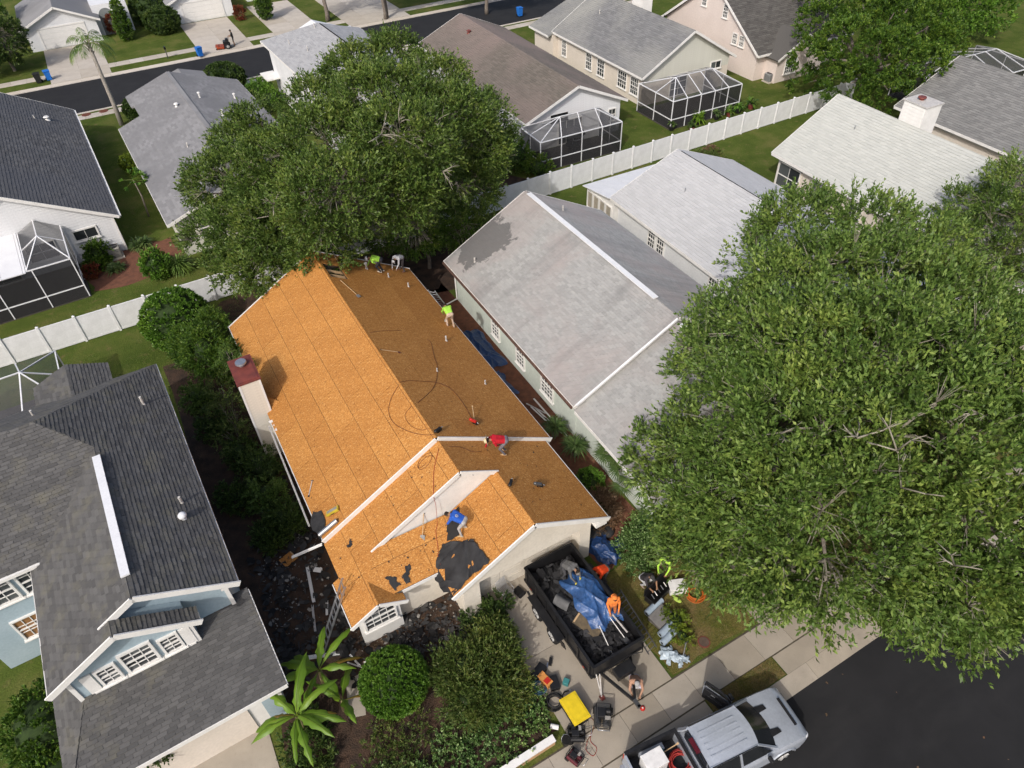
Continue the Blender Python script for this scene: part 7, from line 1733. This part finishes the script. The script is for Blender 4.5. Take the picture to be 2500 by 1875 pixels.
MB().box((0, 0, .14), (.30, .46, .28)).build('box_body', M['tool_orange'], t, .01); MB().box((0, -.06, .29), (.22, .2, .03)).build('red_contents', M['tool_red'], t); MB().box((0, .26, .30), (.3, .14, .015)).build('flap', M['tool_orange'], t)
crate('small green-black bucket tool at the tote corner', .62, -16.95, .035, (.22, .22, .22), 'teal', R(40), 'tool_box')
t = thing('bucket', 'dark bucket beside the low garden wall', 'bucket', (-.55, -18.75, .035)); MB().cyl((0, 0, 0), (0, 0, .34), .13, .17, 18).build('bucket_wall', M['black'], t); MB().cyl((0, 0, .335), (0, 0, .35), .165, .165, 18).build('contents', M['dark'], t); MB().tube([(.17, 0, .34), (.12, .1, .42), (0, .15, .45), (-.12, .1, .42), (-.17, 0, .34)], .008, 5).build('bail', M['alu'], t)
roll('white roll standing by the tools near the garden wall', (-.72, -18.0, .12), (-.5, -18.2, .12), .09, 'white', 'paper_roll')
t = thing('sawhorse_bits', 'black and white folded tool on the driveway by the trailer', 'tool', (.55, -15.95, .04), R(50)); MB().box((0, 0, .06), (.3, .12, .10)).build('tool_body', M['black'], t); MB().box((-.15, .1, .03), (.22, .05, .03)).build('tool_blade', M['alu'], t)
t = thing('rubber_block', 'black rubber block on the driveway near the garage door', 'block', (1.0, -12.75, .035), R(15)); MB().box((0, 0, .08), (.34, .46, .16)).build('block_body', M['rubber'], t, .02); MB().box((0, 0, .165), (.2, .3, .01)).build('tread', M['dark'], t)
t = thing('red_ball', 'small red disc on the driveway near the trailer hitch', 'disc', (2.55, -19.15, .035)); mb = MB(); mb.cyl((0, 0, 0), (0, 0, .04), .10, .09, 20); mb.ell((0, 0, .04), (.08, .08, .03)); mb.build('disc_body', M['tool_red'], t); MB().ell((0, 0, .068), (.03, .03, .012)).build('hub', M['white'], t)
# wire chair and hoop by the garage
def wire_chair():
    t = thing('wire_chair', 'grey wire mesh patio chair by the garage door', 'chair', (.45, -12.55, .035), R(12))
    mb = MB()
    for i in range(9): mb.tube([(-.24+.06*i, -.25, .40), (-.24+.06*i, .22, .38), (-.24+.06*i, .34, .85)], .007, 4)
    for k in range(10): mb.cyl((-.25, -.25+.052*k, .395), (.25, -.25+.052*k, .395), .006, n=5)
    for k in range(8): mb.cyl((-.25, .235+.014*k, .42+.055*k), (.25, .235+.014*k, .42+.055*k), .006, n=5)
    mb.build('mesh_seat', M['alu'], t)
    for sx in (-1, 1):
        for sy in (-1, 1): MB().tube([(sx*.24, sy*.22, .39), (sx*.27, sy*.27, 0)], .013, 6).build('leg', M['alu'], t)
        MB().tube([(sx*.26, .27, .6), (sx*.3, .0, .62), (sx*.27, -.24, .58), (sx*.25, -.25, .4)], .012, 6).build('armrest', M['alu'], t)
wire_chair()
t = thing('metal_hoop', 'large rusty metal hoop leaning by the garage pier', 'hoop', (-.25, -13.1, .04)); t.rotation_euler = (R(6), 0, 0)
MB().tube([(.36*math.cos(a), .36*math.sin(a), .04) for a in np.linspace(0, 6.2832, 33)], .016, 6).build('ring', M['rust'], t)
mb = MB()
for k in range(3): mb.cyl((.36*math.cos(k*2.1), .36*math.sin(k*2.1), .04), (.30*math.cos(k*2.1+.2), .30*math.sin(k*2.1+.2), -.02), .012)
mb.build('foot', M['rust'], t)
shovel('red-handled rake fallen by the garage pier', (-.75, -13.0, .1), (-.35, -14.2, .12), name='rake', handle='tool_red', head='rust', blade=.2)
# right of the trailer
t = crate('white cooler on the verge by the black tool chest', 6.75, -15.95, .02, (.72, .48, .42), 'cooler_white', R(-22), 'cooler', cat='cooler')
def chest(label, x, y, rz):
    t = thing('tool_chest', label, 'tool chest', (x, y, .02), rz); MB().box((0, 0, .16), (1.25, .52, .32)).build('chest_body', M['black'], t, .02)
    mb = MB(); mb.box((0, .30, .48), (1.25, .05, .5)); mb.build('open_lid', M['black'], t, .01); mb = MB(); mb.box((0, 0, .30), (1.18, .44, .04)); mb.build('tray', M['dark'], t)
    for i in range(5): MB().cyl((-.45+.2*i, -.1, .34), (-.38+.2*i, .1, .35), .02).build('hand_tool', [M['alu'], M['white'], M['grey_steel']][i % 3], t)
chest('open black tool chest on the verge beside the cooler', 5.95, -15.75, R(14))
coil('orange hose coil on the grass beside the white cooler', 7.25, -16.55, .02, .34, 8, 'cord_orange')
simple('roll_blue', (.36, .44, .52), .45)
roll('grey-blue underlayment roll beside the black tool chest', (4.95, -16.25, .15), (5.85, -16.05, .15), .15, 'roll_blue', 'underlayment_roll')
roll('grey-blue underlayment roll in front of the grey box', (4.85, -17.25, .15), (5.75, -17.05, .15), .15, 'roll_blue', 'underlayment_roll')
roll('third grey-blue roll, nearest the street', (4.7, -17.55, .14), (5.55, -17.38, .14), .14, 'roll_blue', 'underlayment_roll')
crate('flat grey box between the underlayment rolls', 5.35, -16.65, .02, (.85, .62, .26), simple('box_grey', (.22, .21, .20)) and 'box_grey', R(12), 'carton', handle=False)
t = thing('plastic_wrap', 'crumpled clear plastic wrap on the grass by the rolls', 'plastic wrap', (4.65, -18.0, .02)); M['wrap'] = tarp_mat('clear_wrap', (.42, .50, .56))
bpy.data.objects.remove(t)
tarp('crumpled clear plastic wrap on the grass by the rolls', (4.35, 4.95, -18.35, -17.7), lambda a, b: .03+.20*hump(a, b), M['wrap'], 'plastic_wrap', 22)
tarp('smaller scrap of plastic wrap nearest the pavement', (4.75, 5.2, -18.6, -18.25), lambda a, b: .03+.12*hump(a, b), M['wrap'], 'plastic_wrap', 14)
t = thing('cordless_tool', 'lime green glove or tool by the black chest', 'glove', (6.45, -16.35, .02), R(20)); MB().ell((0, 0, .06), (.1, .2, .06)).build('palm', simple('lime', (.45, .62, .10)) and M['lime'], t); MB().ell((.05, .2, .05), (.04, .1, .04)).build('fingers', M['lime'], t)
t = thing('marker_stake', 'thin metal stake with flag standing in the verge', 'stake', (5.05, -18.4, 0)); MB().cyl((0, 0, -.05), (.05, .08, 1.1), .02).build('pole', M['alu'], t); MB().box((.08, .1, 1.05), (.18, .02, .06)).build('top_bar', M['grey_steel'], t); MB().cyl((0, 0, 0), (0, 0, .1), .05, .03).build('foot', M['rust'], t)
t = thing('meter_cover', 'round brown utility cover sunk in the verge grass', 'cover', (6.2, -18.3, .012)); MB().cyl((0, 0, 0), (0, 0, .025), .25, .24, 24).build('rim', M['rust'], t); MB().cyl((0, 0, .02), (0, 0, .032), .2, .2, 24).build('plate', pm('cover_brown', (.12, .08, .06), (.07, .05, .04), 8, .8), t)
# low garden wall by the pavement
t = thing('garden_wall', 'low tan garden wall with white cap along the pavement', 'wall', (-4.0, -18.55, 0), R(1)); MB().box((0, 0, .16), (6.2, .20, .32)).build('wall_body', pm('tan_block', (.50, .32, .17), (.42, .27, .15), 4, .9), t); MB().box((0, .01, .345), (6.26, .26, .05)).build('cap', M['white'], t)
# ---- far props
def bin_(label, x, y, rz, col):
    t = thing('wheelie_bin', label, 'bin', (x, y, .0), rz); k = M[col]; mb = MB(); a, b = .24, .30; vs = [(-a, -a, .08), (a, -a, .08), (a, a, .08), (-a, a, .08), (-b, -b, .95), (b, -b, .95), (b, b+.04, .95), (-b, b+.04, .95)]
    mb.add(vs, [(3, 2, 1, 0), (0, 1, 5, 4), (1, 2, 6, 5), (2, 3, 7, 6), (3, 0, 4, 7), (4, 5, 6, 7)]); mb.build('body', k, t); mb = MB(); mb.box((0, 0, 1.0), (.66, .70, .07)); mb.box((0, 0, 1.045), (.5, .5, .04)); mb.build('lid', k, t, .02)
    for sx in (-1, 1): MB().cyl((sx*.24, .26, .13), (sx*.32, .26, .13), .13).build('wheel', M['rubber'], t)
    MB().cyl((-.25, .38, .95), (.25, .38, .95), .02).build('handle', k, t); return t
simple('bin_blue', (.02, .17, .60), .4); simple('bin_black', (.02, .021, .022), .5)
bin_('bright blue wheelie bin on the far kerb near the mower', 3.75, 65.1, R(15), 'bin_blue'); bin_('blue wheelie bin beside a black one at the far left kerb', -11.95, 66.9, R(5), 'bin_blue'); bin_('black wheelie bin left of the blue one at the far kerb', -12.95, 66.6, R(-5), 'bin_black')
bin_('dark blue bin in shade by the far road, top centre', 41.2, 56.8, R(0), 'bin_blue')
def mower():
    t = thing('stand_on_mower', 'red-brown stand-on mower on the far driveway edge', 'mower', (6.9, 66.3, .03), R(168)); simple('mower_red', (.30, .05, .015), .45)
    mb = MB(); mb.box((.55, 0, .22), (.85, 1.25, .22)); mb.box((.9, 0, .34), (.4, .9, .12)); mb.build('deck', M['mower_red'], t, .04)
    mb = MB(); mb.box((-.15, 0, .55), (.6, .7, .5)); mb.box((-.3, 0, .9), (.3, .55, .25)); mb.build('engine', M['black'], t, .03)
    mb = MB(); mb.tube([(-.45, -.3, .6), (-.55, -.28, 1.1), (-.55, .28, 1.1), (-.45, .3, .6)], .03, 6); mb.build('control_bar', M['black'], t)
    for sg in (-1, 1): w = wheel(t, 0, 0, .28, .22, sg); w.location = (-.3, sg*.5, .28); w.rotation_euler = (0, 0, R(90)); MB().cyl((1.0, sg*.4, .1), (1.0, sg*.48, .1), .1).build('caster', M['rubber'], t)
    MB().box((-.75, 0, .18), (.35, .5, .04)).build('standing_plate', M['grey_steel'], t)
mower()
def ac(label, x, y, rz, col=(.30, .31, .31)):
    t = thing('air_conditioner', label, 'air conditioner', (x, y, .02), rz); m = pm('ac'+str(int(x)), col, tuple(c*.7 for c in col), 4, .6)
    MB().box((0, 0, .03), (1.0, 1.0, .1)).build('pad', M['concrete_far'], t); mb = MB(); mb.box((0, 0, .45), (.78, .78, .72)); mb.build('casing', m, t, .05)
    fin = MB().box((0, 0, 0), (.74, .012, .02)).mesh('louvre', M['grey_steel'])
    for k in range(8):
        for s in range(4): o = link('louvre', fin, t); o.location = (.395*math.sin(s*math.pi/2), -.395*math.cos(s*math.pi/2), .2+.07*k); o.rotation_euler = (0, 0, s*math.pi/2)
    MB().cyl((0, 0, .80), (0, 0, .83), .34, .34, 24).build('fan_guard', M['black'], t); MB().box((0, 0, .835), (.66, .03, .01)).build('fan_blade', M['alu'], t)
ac('grey air conditioner beside the tall pink house', 50.6, 23.6, 0); ac('beige air conditioner at the white siding corner, left', -10.3, 24.7, R(3), (.36, .35, .31))
t = thing('mailbox', 'mailbox on a post by the far pavement', 'mailbox', (.4, 66.6, 0)); MB().box((0, 0, .55), (.1, .1, 1.1)).build('post', M['grey_steel'], t); mb = MB(); mb.box((0, -.05, 1.15), (.2, .5, .18)); mb.cyl((0, -.3, 1.22), (0, .2, 1.22), .1); mb.build('box', M['black'], t)
for x, l in ((-9.5, 'brown manhole cover in the near pavement of the far road, left one'), (-7.9, 'orange-marked cover in the near pavement of the far road')):
    t = thing('manhole_cover', l, 'cover', (x, 54.0, .035)); MB().cyl((0, 0, 0), (0, 0, .02), .42, .42, 24).build('rim', M['rust'], t); MB().cyl((0, 0, .015), (0, 0, .028), .34, .34, 24).build('plate', M['cord_brown'], t)
# patio furniture inside the cage on the brown-roofed house
t = thing('patio_umbrella', 'dark closed patio umbrella inside the brown-roof cage', 'umbrella', (25.6, 20.9, .05)); MB().cyl((0, 0, 0), (0, 0, 2.3), .025).build('pole', M['alu'], t); MB().cyl((0, 0, 1.7), (0, 0, 2.35), 1.1, .06, 8).build('canopy', M['felt'], t); MB().cyl((0, 0, 0), (0, 0, .08), .25).build('base', M['black'], t)
t = thing('patio_table', 'round dark patio table under the umbrella', 'table', (25.6, 20.9, .05)); MB().cyl((0, 0, .70), (0, 0, .74), .6, .6, 20).build('table_top', M['black'], t)
for k in range(4): MB().cyl((.35*math.cos(k*1.57), .35*math.sin(k*1.57), 0), (.4*math.cos(k*1.57), .4*math.sin(k*1.57), .7), .02).build('leg', M['black'], t)

rl = []
for _ in range(60):
    c = Vector((random.uniform(5, 22), random.uniform(-30, -21.8), -.094)); a = random.uniform(0, 6.3); k = random.uniform(.02, .06); u = Vector((math.cos(a), math.sin(a), .15))*k; w = Vector((-math.sin(a), math.cos(a), .1))*k*.6
    rl.append([list(c-u-w), list(c+u-w), list(c+u+w), list(c-u+w)])
tag(link('road_litter', quads_mesh('road_litter', np.array(rl), LEAF['dry'])), 'scattered dry leaves on the dark road', 'leaves', kind='stuff')
# ================================================================== people
def person(label, loc, yaw, pose, cols, g=None, extra=None, hair=(.03, .02, .015), s=1.0, lean=0.0):
    """one continuous remeshed body; joints in local metres, facing +Y. cols: shirt, pants, skin, shoes, head (hair/hat)"""
    g = g or (lambda x, y: 0.0)
    J = {k: Vector(v) for k, v in pose.items()}
    ca, sa = math.cos(yaw), math.sin(yaw)
    def gz(v): return g(v.x*ca-v.y*sa, v.x*sa+v.y*ca)
    for k in ('anL', 'anR'): J[k].z = gz(J[k])+.085
    for a, b, c in (('hipL', 'knL', 'anL'), ('hipR', 'knR', 'anR')):
        if 'lockknee' not in pose: J[b].z += .5*gz(J[c])
    segs = []   # p, q, r0, r1, label
    def S(a, b, r0, r1, l): segs.append((J[a] if isinstance(a, str) else Vector(a), J[b] if isinstance(b, str) else Vector(b), r0, r1, l))
    pel, ch, nk, hd = J['pel'], J['ch'], J['nk'], J['hd']
    side = (J['shR']-J['shL']).normalized()
    mid = pel.lerp(ch, .5)
    for w, a, b, r in ((.085, pel, mid, .115), (.10, mid, ch, .125)):
        for sg in (-1, 0, 1): segs.append((a+side*w*sg*.8, b+side*w*sg, r, r, 'shirt'))
    segs.append((ch+side*-.13, ch+side*.13, .10, .10, 'shirt')); segs.append((pel+side*-.08, pel+side*.08, .125, .125, 'pants'))
    S('nk', 'hd', .055, .06, 'skin'); S('ch', 'nk', .09, .06, 'shirt'); S('shL', 'shR', .085, .085, 'shirt')
    # head: skull, jaw, nose, ears
    up = (hd-nk).normalized(); fwd = side.cross(up)*-1; fwd = -fwd if fwd.dot(Vector((0, 1, 0))) < -.2 and up.z > .3 else fwd
    fwd = up.cross(side) if True else fwd
    if fwd.y < 0 and abs(up.z) > .4: fwd = -fwd
    c = hd+up*.03
    segs.append((c-fwd*.03+up*.03, c+fwd*.015+up*.02, .092, .088, 'head')); segs.append((c+fwd*.035-up*.03, c+fwd*.04-up*.075, .066, .048, 'skin'))
    segs.append((c+fwd*.10-up*.01, c+fwd*.115-up*.04, .012, .017, 'skin'))
    for sg in (-1, 1): segs.append((c+side*sg*.088-up*.02, c+side*sg*.092+up*.01, .014, .018, 'skin'))
    for L in ('L', 'R'):
        sg = -1 if L == 'L' else 1
        sleeve = cols.get('sleeve', 'long')
        el, ha = J['el'+L], J['ha'+L]
        S('sh'+L, 'el'+L, .062, .050, 'shirt'); S('el'+L, 'ha'+L, .047, .034, 'shirt' if sleeve == 'long' else 'skin')
        d = (ha-el).normalized(); pl = d.cross(side); pl = pl.normalized() if pl.length > .05 else Vector((0, 0, 1)); ac_ = d.cross(pl).normalized()
        palm = ha+d*.075
        for k in (-1, 0, 1): segs.append((ha+ac_*k*.018, palm+ac_*k*.026, .020, .018, 'hand'))
        for k, (o, ln) in enumerate(((-.036, .066), (-.012, .078), (.012, .074), (.036, .056))):
            b0 = palm+ac_*o; b1 = b0+d*ln*.55+pl*.012; segs.append((b0, b1, .012, .011, 'hand')); segs.append((b1, b1+d*ln*.35+pl*.03, .011, .009, 'hand'))
        tb = ha+d*.03-ac_*sg*.03; segs.append((tb, tb+d*.04-ac_*sg*.035+pl*.01, .014, .012, 'hand')); segs.append((tb+d*.04-ac_*sg*.035+pl*.01, tb+d*.075-ac_*sg*.04+pl*.02, .012, .009, 'hand'))
        S('hip'+L, 'kn'+L, .092, .062, 'pants'); S('kn'+L, 'an'+L, .060, .045, 'pants' if cols.get('legs', 'long') == 'long' else 'skin')
        an = J['an'+L]; fd = J.get('toe'+L); fd = (fd-an) if fd else Vector((0, .17, 0)); fd.z = 0; fd = fd.normalized()*.16
        tz = gz(an+fd)-gz(an)
        segs.append((an-fd*.3+Vector((0, 0, -.035)), an+fd*.55+Vector((0, 0, -.04+tz*.5)), .042, .042, 'shoes')); segs.append((an+fd*.5+Vector((0, 0, -.045+tz*.5)), an+fd+Vector((0, 0, -.05+tz)), .042, .034, 'shoes'))
    mb = MB()
    for p, q, r0, r1, l in segs:
        if (q-p).length > .004: mb.cyl(tuple(p), tuple(q), r0, r1, 12)
        mb.ell(tuple(p), (r0,)*3, 12, 8); mb.ell(tuple(q), (r1,)*3, 12, 8)
    o = mb.build('body', M['white']); md = o.modifiers.new('r', 'REMESH'); md.mode = 'VOXEL'; md.voxel_size = .016; md.use_smooth_shade = True
    sm = o.modifiers.new('s', 'SMOOTH'); sm.factor = .5; sm.iterations = 2
    dg = bpy.context.evaluated_depsgraph_get(); me = bpy.data.meshes.new_from_object(o.evaluated_get(dg)); old = o.data
    o.modifiers.clear(); o.data = me; bpy.data.meshes.remove(old)
    me.materials.clear(); keys = ['shirt', 'pants', 'skin', 'shoes', 'head', 'hand']
    for k in keys: me.materials.append(cloth_mat(k, cols.get(k) or {'hand': cols.get('skin'), 'head': hair}.get(k)))
    C = np.empty(len(me.polygons)*3); me.polygons.foreach_get('center', C); C = C.reshape(-1, 3)
    best = np.full(len(C), 9e9); idx = np.zeros(len(C), int)
    for p, q, r0, r1, l in segs:
        a = np.array(p); d = np.array(q)-a; L2 = max(d@d, 1e-9); t = np.clip(((C-a)@d)/L2, 0, 1)
        dist = np.linalg.norm(C-(a+t[:, None]*d), axis=1)-(r0+(r1-r0)*t); k = dist < best-(.004 if l in ('skin',) else 0); best[k] = dist[k]; idx[k] = keys.index(l)
    # face: front of the skull is skin
    hc = np.array(c); rel = C-hc; f = rel@np.array(fwd); u = rel@np.array(up)
    idx[(idx == 4) & (f > .045) & (u < .06)] = 2
    me.polygons.foreach_set('material_index', idx.astype(np.int32)); me.update()
    T = thing('person', label, 'person', loc, yaw); T.scale = (s, s, s); o.parent = T
    ey = MB()
    for sg in (-1, 1): ey.ell(tuple(c+side*sg*.033+fwd*.088+up*.005), (.011,)*3, 8, 6)
    ey.build('eyes', M['dark'], T)
    if extra: extra(T, dict(c=c, up=up, fwd=fwd, side=side, J=J, pel=pel, ch=ch))
    return T
_cm = {}
def cloth_mat(k, c):
    key = (k, tuple(c))
    if key not in _cm: _cm[key] = pm('person_'+k, c, tuple(x*.72 for x in c), 9, .85, .15, fine=40)
    return _cm[key]
def orient(T, name, mb, mat, c, up, fwd):
    o = mb.build(name, mat, T); s = up.cross(fwd)*-1
    s = fwd.cross(up); o.matrix_local = Matrix(((s.x, fwd.x, up.x, c.x), (s.y, fwd.y, up.y, c.y), (s.z, fwd.z, up.z, c.z), (0, 0, 0, 1))); return o
def straw_hat(T, k):
    mb = MB(); mb.smooth = True; n = 28; pr = [(.27, .01), (.18, .035), (.105, .045), (.10, .12), (.06, .145), (0.001, .15)]; vs = []; fs = []
    for i in range(n):
        for r, z in pr: vs.append((r*math.cos(6.2832*i/n), r*math.sin(6.2832*i/n), z))
    for i in range(n):
        for j in range(5): fs.append((i*6+j, ((i+1) % n)*6+j, ((i+1) % n)*6+j+1, i*6+j+1))
    mb.add(vs, fs); orient(T, 'straw_hat', mb, pm('straw', (.72, .60, .38), (.60, .48, .28), 20, .9), k['c']+k['up']*.03, k['up'], k['fwd'])
def hard_hat(col):
    def f(T, k):
        mb = MB(); mb.ell((0, 0, .04), (.118, .13, .11), 16, 10); mb.box((0, .12, .035), (.18, .08, .012)); orient(T, 'hard_hat', mb, cloth_mat('hat', col), k['c']+k['up']*.02, k['up'], k['fwd'])
    return f
def cap(col):
    def f(T, k):
        mb = MB(); mb.ell((0, 0, .03), (.102, .112, .085), 14, 9); mb.box((0, .13, .03), (.13, .10, .01)); orient(T, 'cap', mb, cloth_mat('cap', col), k['c']+k['up']*.025, k['up'], k['fwd'])
    return f
def hood(col):
    def f(T, k):
        mb = MB(); mb.ell((0, -.015, .01), (.118, .115, .13), 14, 10); mb.ell((0, -.06, -.11), (.13, .10, .07), 12, 8); orient(T, 'hood', mb, cloth_mat('hood', col), k['c']-k['fwd']*.03, k['up'], k['fwd'])
    return f
def back_mark(T, k):
    # white printed mark on the shirt back
    J = k['J']; p = k['ch'].lerp(k['pel'], .12); n = k['side'].cross((k['ch']-k['pel']).normalized()); n = n if n.z > 0 else -n
    e = k['side']; u = (k['ch']-k['pel']).normalized(); b = p+n*.142-e*.05
    mb = MB()
    mb.tube([b+e*.05*math.cos(a)+u*.055*math.sin(a) for a in np.linspace(.8, 5.5, 12)], .009, 5); mb.tube([b+e*(.02)+u*(-.02), b+e*.02+u*.04, b+e*.05+u*.02, b+e*.025+u*.005, b+e*.055-u*.03], .008, 5)
    mb.build('shirt_print', M['white'], T)
SK = (.30, .17, .10)
def P_(base, **k): d = dict(base); d.update(k); return d
STAND = dict(pel=(0, 0, .95), ch=(0, .02, 1.30), nk=(0, .03, 1.47), hd=(0, .06, 1.60), shL=(-.18, .02, 1.40), shR=(.18, .02, 1.40), elL=(-.26, .05, 1.14), elR=(.26, .05, 1.14), haL=(-.24, .22, .98), haR=(.24, .22, .98), hipL=(-.09, 0, .92), hipR=(.09, 0, .92), knL=(-.11, .05, .50), knR=(.11, .03, .50), anL=(-.13, 0, .085), anR=(.13, -.03, .085))
BEND = dict(pel=(0, -.22, .86), ch=(0, .14, 1.02), nk=(0, .30, 1.04), hd=(0, .43, 1.00), shL=(-.18, .22, 1.03), shR=(.18, .22, 1.03), elL=(-.24, .36, .76), elR=(.24, .36, .76), haL=(-.15, .50, .50), haR=(.15, .52, .48), hipL=(-.10, -.22, .84), hipR=(.10, -.22, .84), knL=(-.15, -.02, .47), knR=(.15, -.04, .47), anL=(-.17, -.12, .085), anR=(.17, -.16, .085))
REACH = P_(BEND, elR=(.26, .46, .70), haR=(.12, .66, .30), elL=(-.22, .22, .72), haL=(-.12, .12, .60), pel=(0, -.20, .78), ch=(0, .20, .86), nk=(0, .37, .88), hd=(0, .50, .86), shL=(-.18, .28, .88), shR=(.18, .28, .88), hipL=(-.10, -.2, .76), hipR=(.10, -.2, .76), knL=(-.17, .08, .45), knR=(.17, .04, .43))
CROUCH = dict(pel=(0, -.18, .42), ch=(0, .08, .70), nk=(0, .17, .84), hd=(0, .26, .94), shL=(-.18, .12, .78), shR=(.18, .12, .78), elL=(-.24, .34, .58), elR=(.24, .34, .58), haL=(-.13, .52, .42), haR=(.13, .52, .40), hipL=(-.10, -.18, .40), hipR=(.10, -.18, .40), knL=(-.17, .22, .50), knR=(.17, .20, .48), anL=(-.15, .02, .085), anR=(.15, -.05, .085))
KNEEL = dict(pel=(0, -.12, .42), ch=(0, .22, .62), nk=(0, .37, .66), hd=(0, .50, .64), shL=(-.18, .28, .64), shR=(.18, .28, .64), elL=(-.24, .42, .40), elR=(.24, .42, .40), haL=(-.14, .56, .14), haR=(.14, .56, .14), hipL=(-.10, -.12, .40), hipR=(.10, -.12, .40), knL=(-.13, .12, .08), knR=(.13, .12, .08), anL=(-.13, -.30, .085), anR=(.13, -.30, .085), toeL=(-.13, -.5, 0), toeR=(.13, -.5, 0))
# slopes: local ground height relative to the stand point
def slope_r(k): return lambda x, y: -k*x
lime = (.38, .72, .08)
person('worker in lime shirt and white helmet bending at the back roof edge', (3.25, 7.0, fA1R(3.25, 0)-.02), R(55), REACH, dict(shirt=lime, pants=(.03, .03, .04), skin=SK, shoes=(.55, .5, .42)), slope_r(.57), hard_hat((.80, .80, .80)))
person('worker in grey patterned shirt at the back roof corner, half behind leaves', (4.7, 7.55, fA1R(4.7, 0)-.02), R(120), BEND, dict(shirt=(.50, .50, .52), pants=(.10, .09, .09), skin=SK, shoes=(.2, .1, .08)), slope_r(.57), cap((.6, .6, .62)))
person('worker in lime shirt and beige trousers leaning over the right eave', (5.0, 1.55, fA1R(5.0, 0)-.02), R(-5), BEND, dict(shirt=lime, pants=(.58, .44, .33), skin=SK, shoes=(.4, .28, .2)), slope_r(.57), cap((.05, .05, .05)))
person('worker in red shirt and straw hat reaching down on the right slope', (2.45, -8.95, fA2R(2.45, 0)-.02), R(68), REACH, dict(shirt=(.50, .012, .025), pants=(.16, .15, .17), skin=SK, shoes=(.55, .36, .18)), slope_r(.57), straw_hat)
person('worker in blue printed shirt bending over torn felt on the garage roof', (-.62, -11.1, fG(-.62, 0)-.02), R(42), BEND, dict(shirt=(.025, .11, .50), pants=(.42, .40, .38), skin=SK, shoes=(.55, .38, .2), sleeve='short'), lambda x, y: .58*x, back_mark)
person('worker in grey shirt bending over the blue tarp in the trailer', (2.75, -13.75, 1.12), R(195), BEND, dict(shirt=(.13, .13, .13), pants=(.06, .06, .065), skin=SK, shoes=(.05, .05, .05), hand=(.6, .5, .08)), None, cap((.2, .19, .18)))
person('worker in bright orange hooded top standing by the tarp in the trailer', (3.35, -15.95, .98), R(160), P_(STAND, haL=(-.16, .30, .85), haR=(.2, .34, .88), hd=(0, .12, 1.58)), dict(shirt=(.85, .24, .05), pants=(.50, .16, .05), skin=SK, shoes=(.2, .15, .12)), None, hood((.85, .24, .05)), s=.95)
person('worker in red-orange shirt reaching over the far side of the trailer', (4.25, -14.05, .02), R(100), P_(BEND, haL=(-.2, .55, .9), haR=(.2, .55, .95), elL=(-.26, .42, .95), elR=(.26, .42, .95)), dict(shirt=(.78, .07, .012), pants=(.10, .09, .08), skin=SK, shoes=(.1, .08, .07)), None, cap((.55, .06, .02)))
person('worker in lime shirt stooping among the bushes right of the trailer', (6.85, -14.95, .02), R(130), BEND, dict(shirt=(.45, .75, .08), pants=(.48, .38, .28), skin=SK, shoes=(.3, .22, .15)), None, None)
person('worker with dark cap and white trousers crouching by the tool chest', (5.75, -15.1, .02), R(185), CROUCH, dict(shirt=(.045, .04, .045), pants=(.66, .66, .66), skin=SK, shoes=(.4, .3, .22), sleeve='short'), None, cap((.05, .05, .05)))
person('shirtless worker crouching at the trailer hitch in lavender shorts', (2.75, -18.35, .035), R(150), CROUCH, dict(shirt=(.42, .24, .16), pants=(.48, .46, .56), skin=(.40, .23, .15), shoes=(.5, .42, .35), sleeve='short', legs='short'), None, cap((.35, .34, .33)))
person('man in black standing behind the red mower on the far driveway', (8.0, 66.6, .03), R(80), P_(STAND, haL=(-.2, .42, 1.05), haR=(.2, .42, 1.05), elL=(-.26, .15, 1.12), elR=(.26, .15, 1.12)), dict(shirt=(.02, .02, .022), pants=(.03, .03, .032), skin=SK, shoes=(.12, .1, .08), sleeve='short', legs='short'), None, cap((.04, .04, .04)))
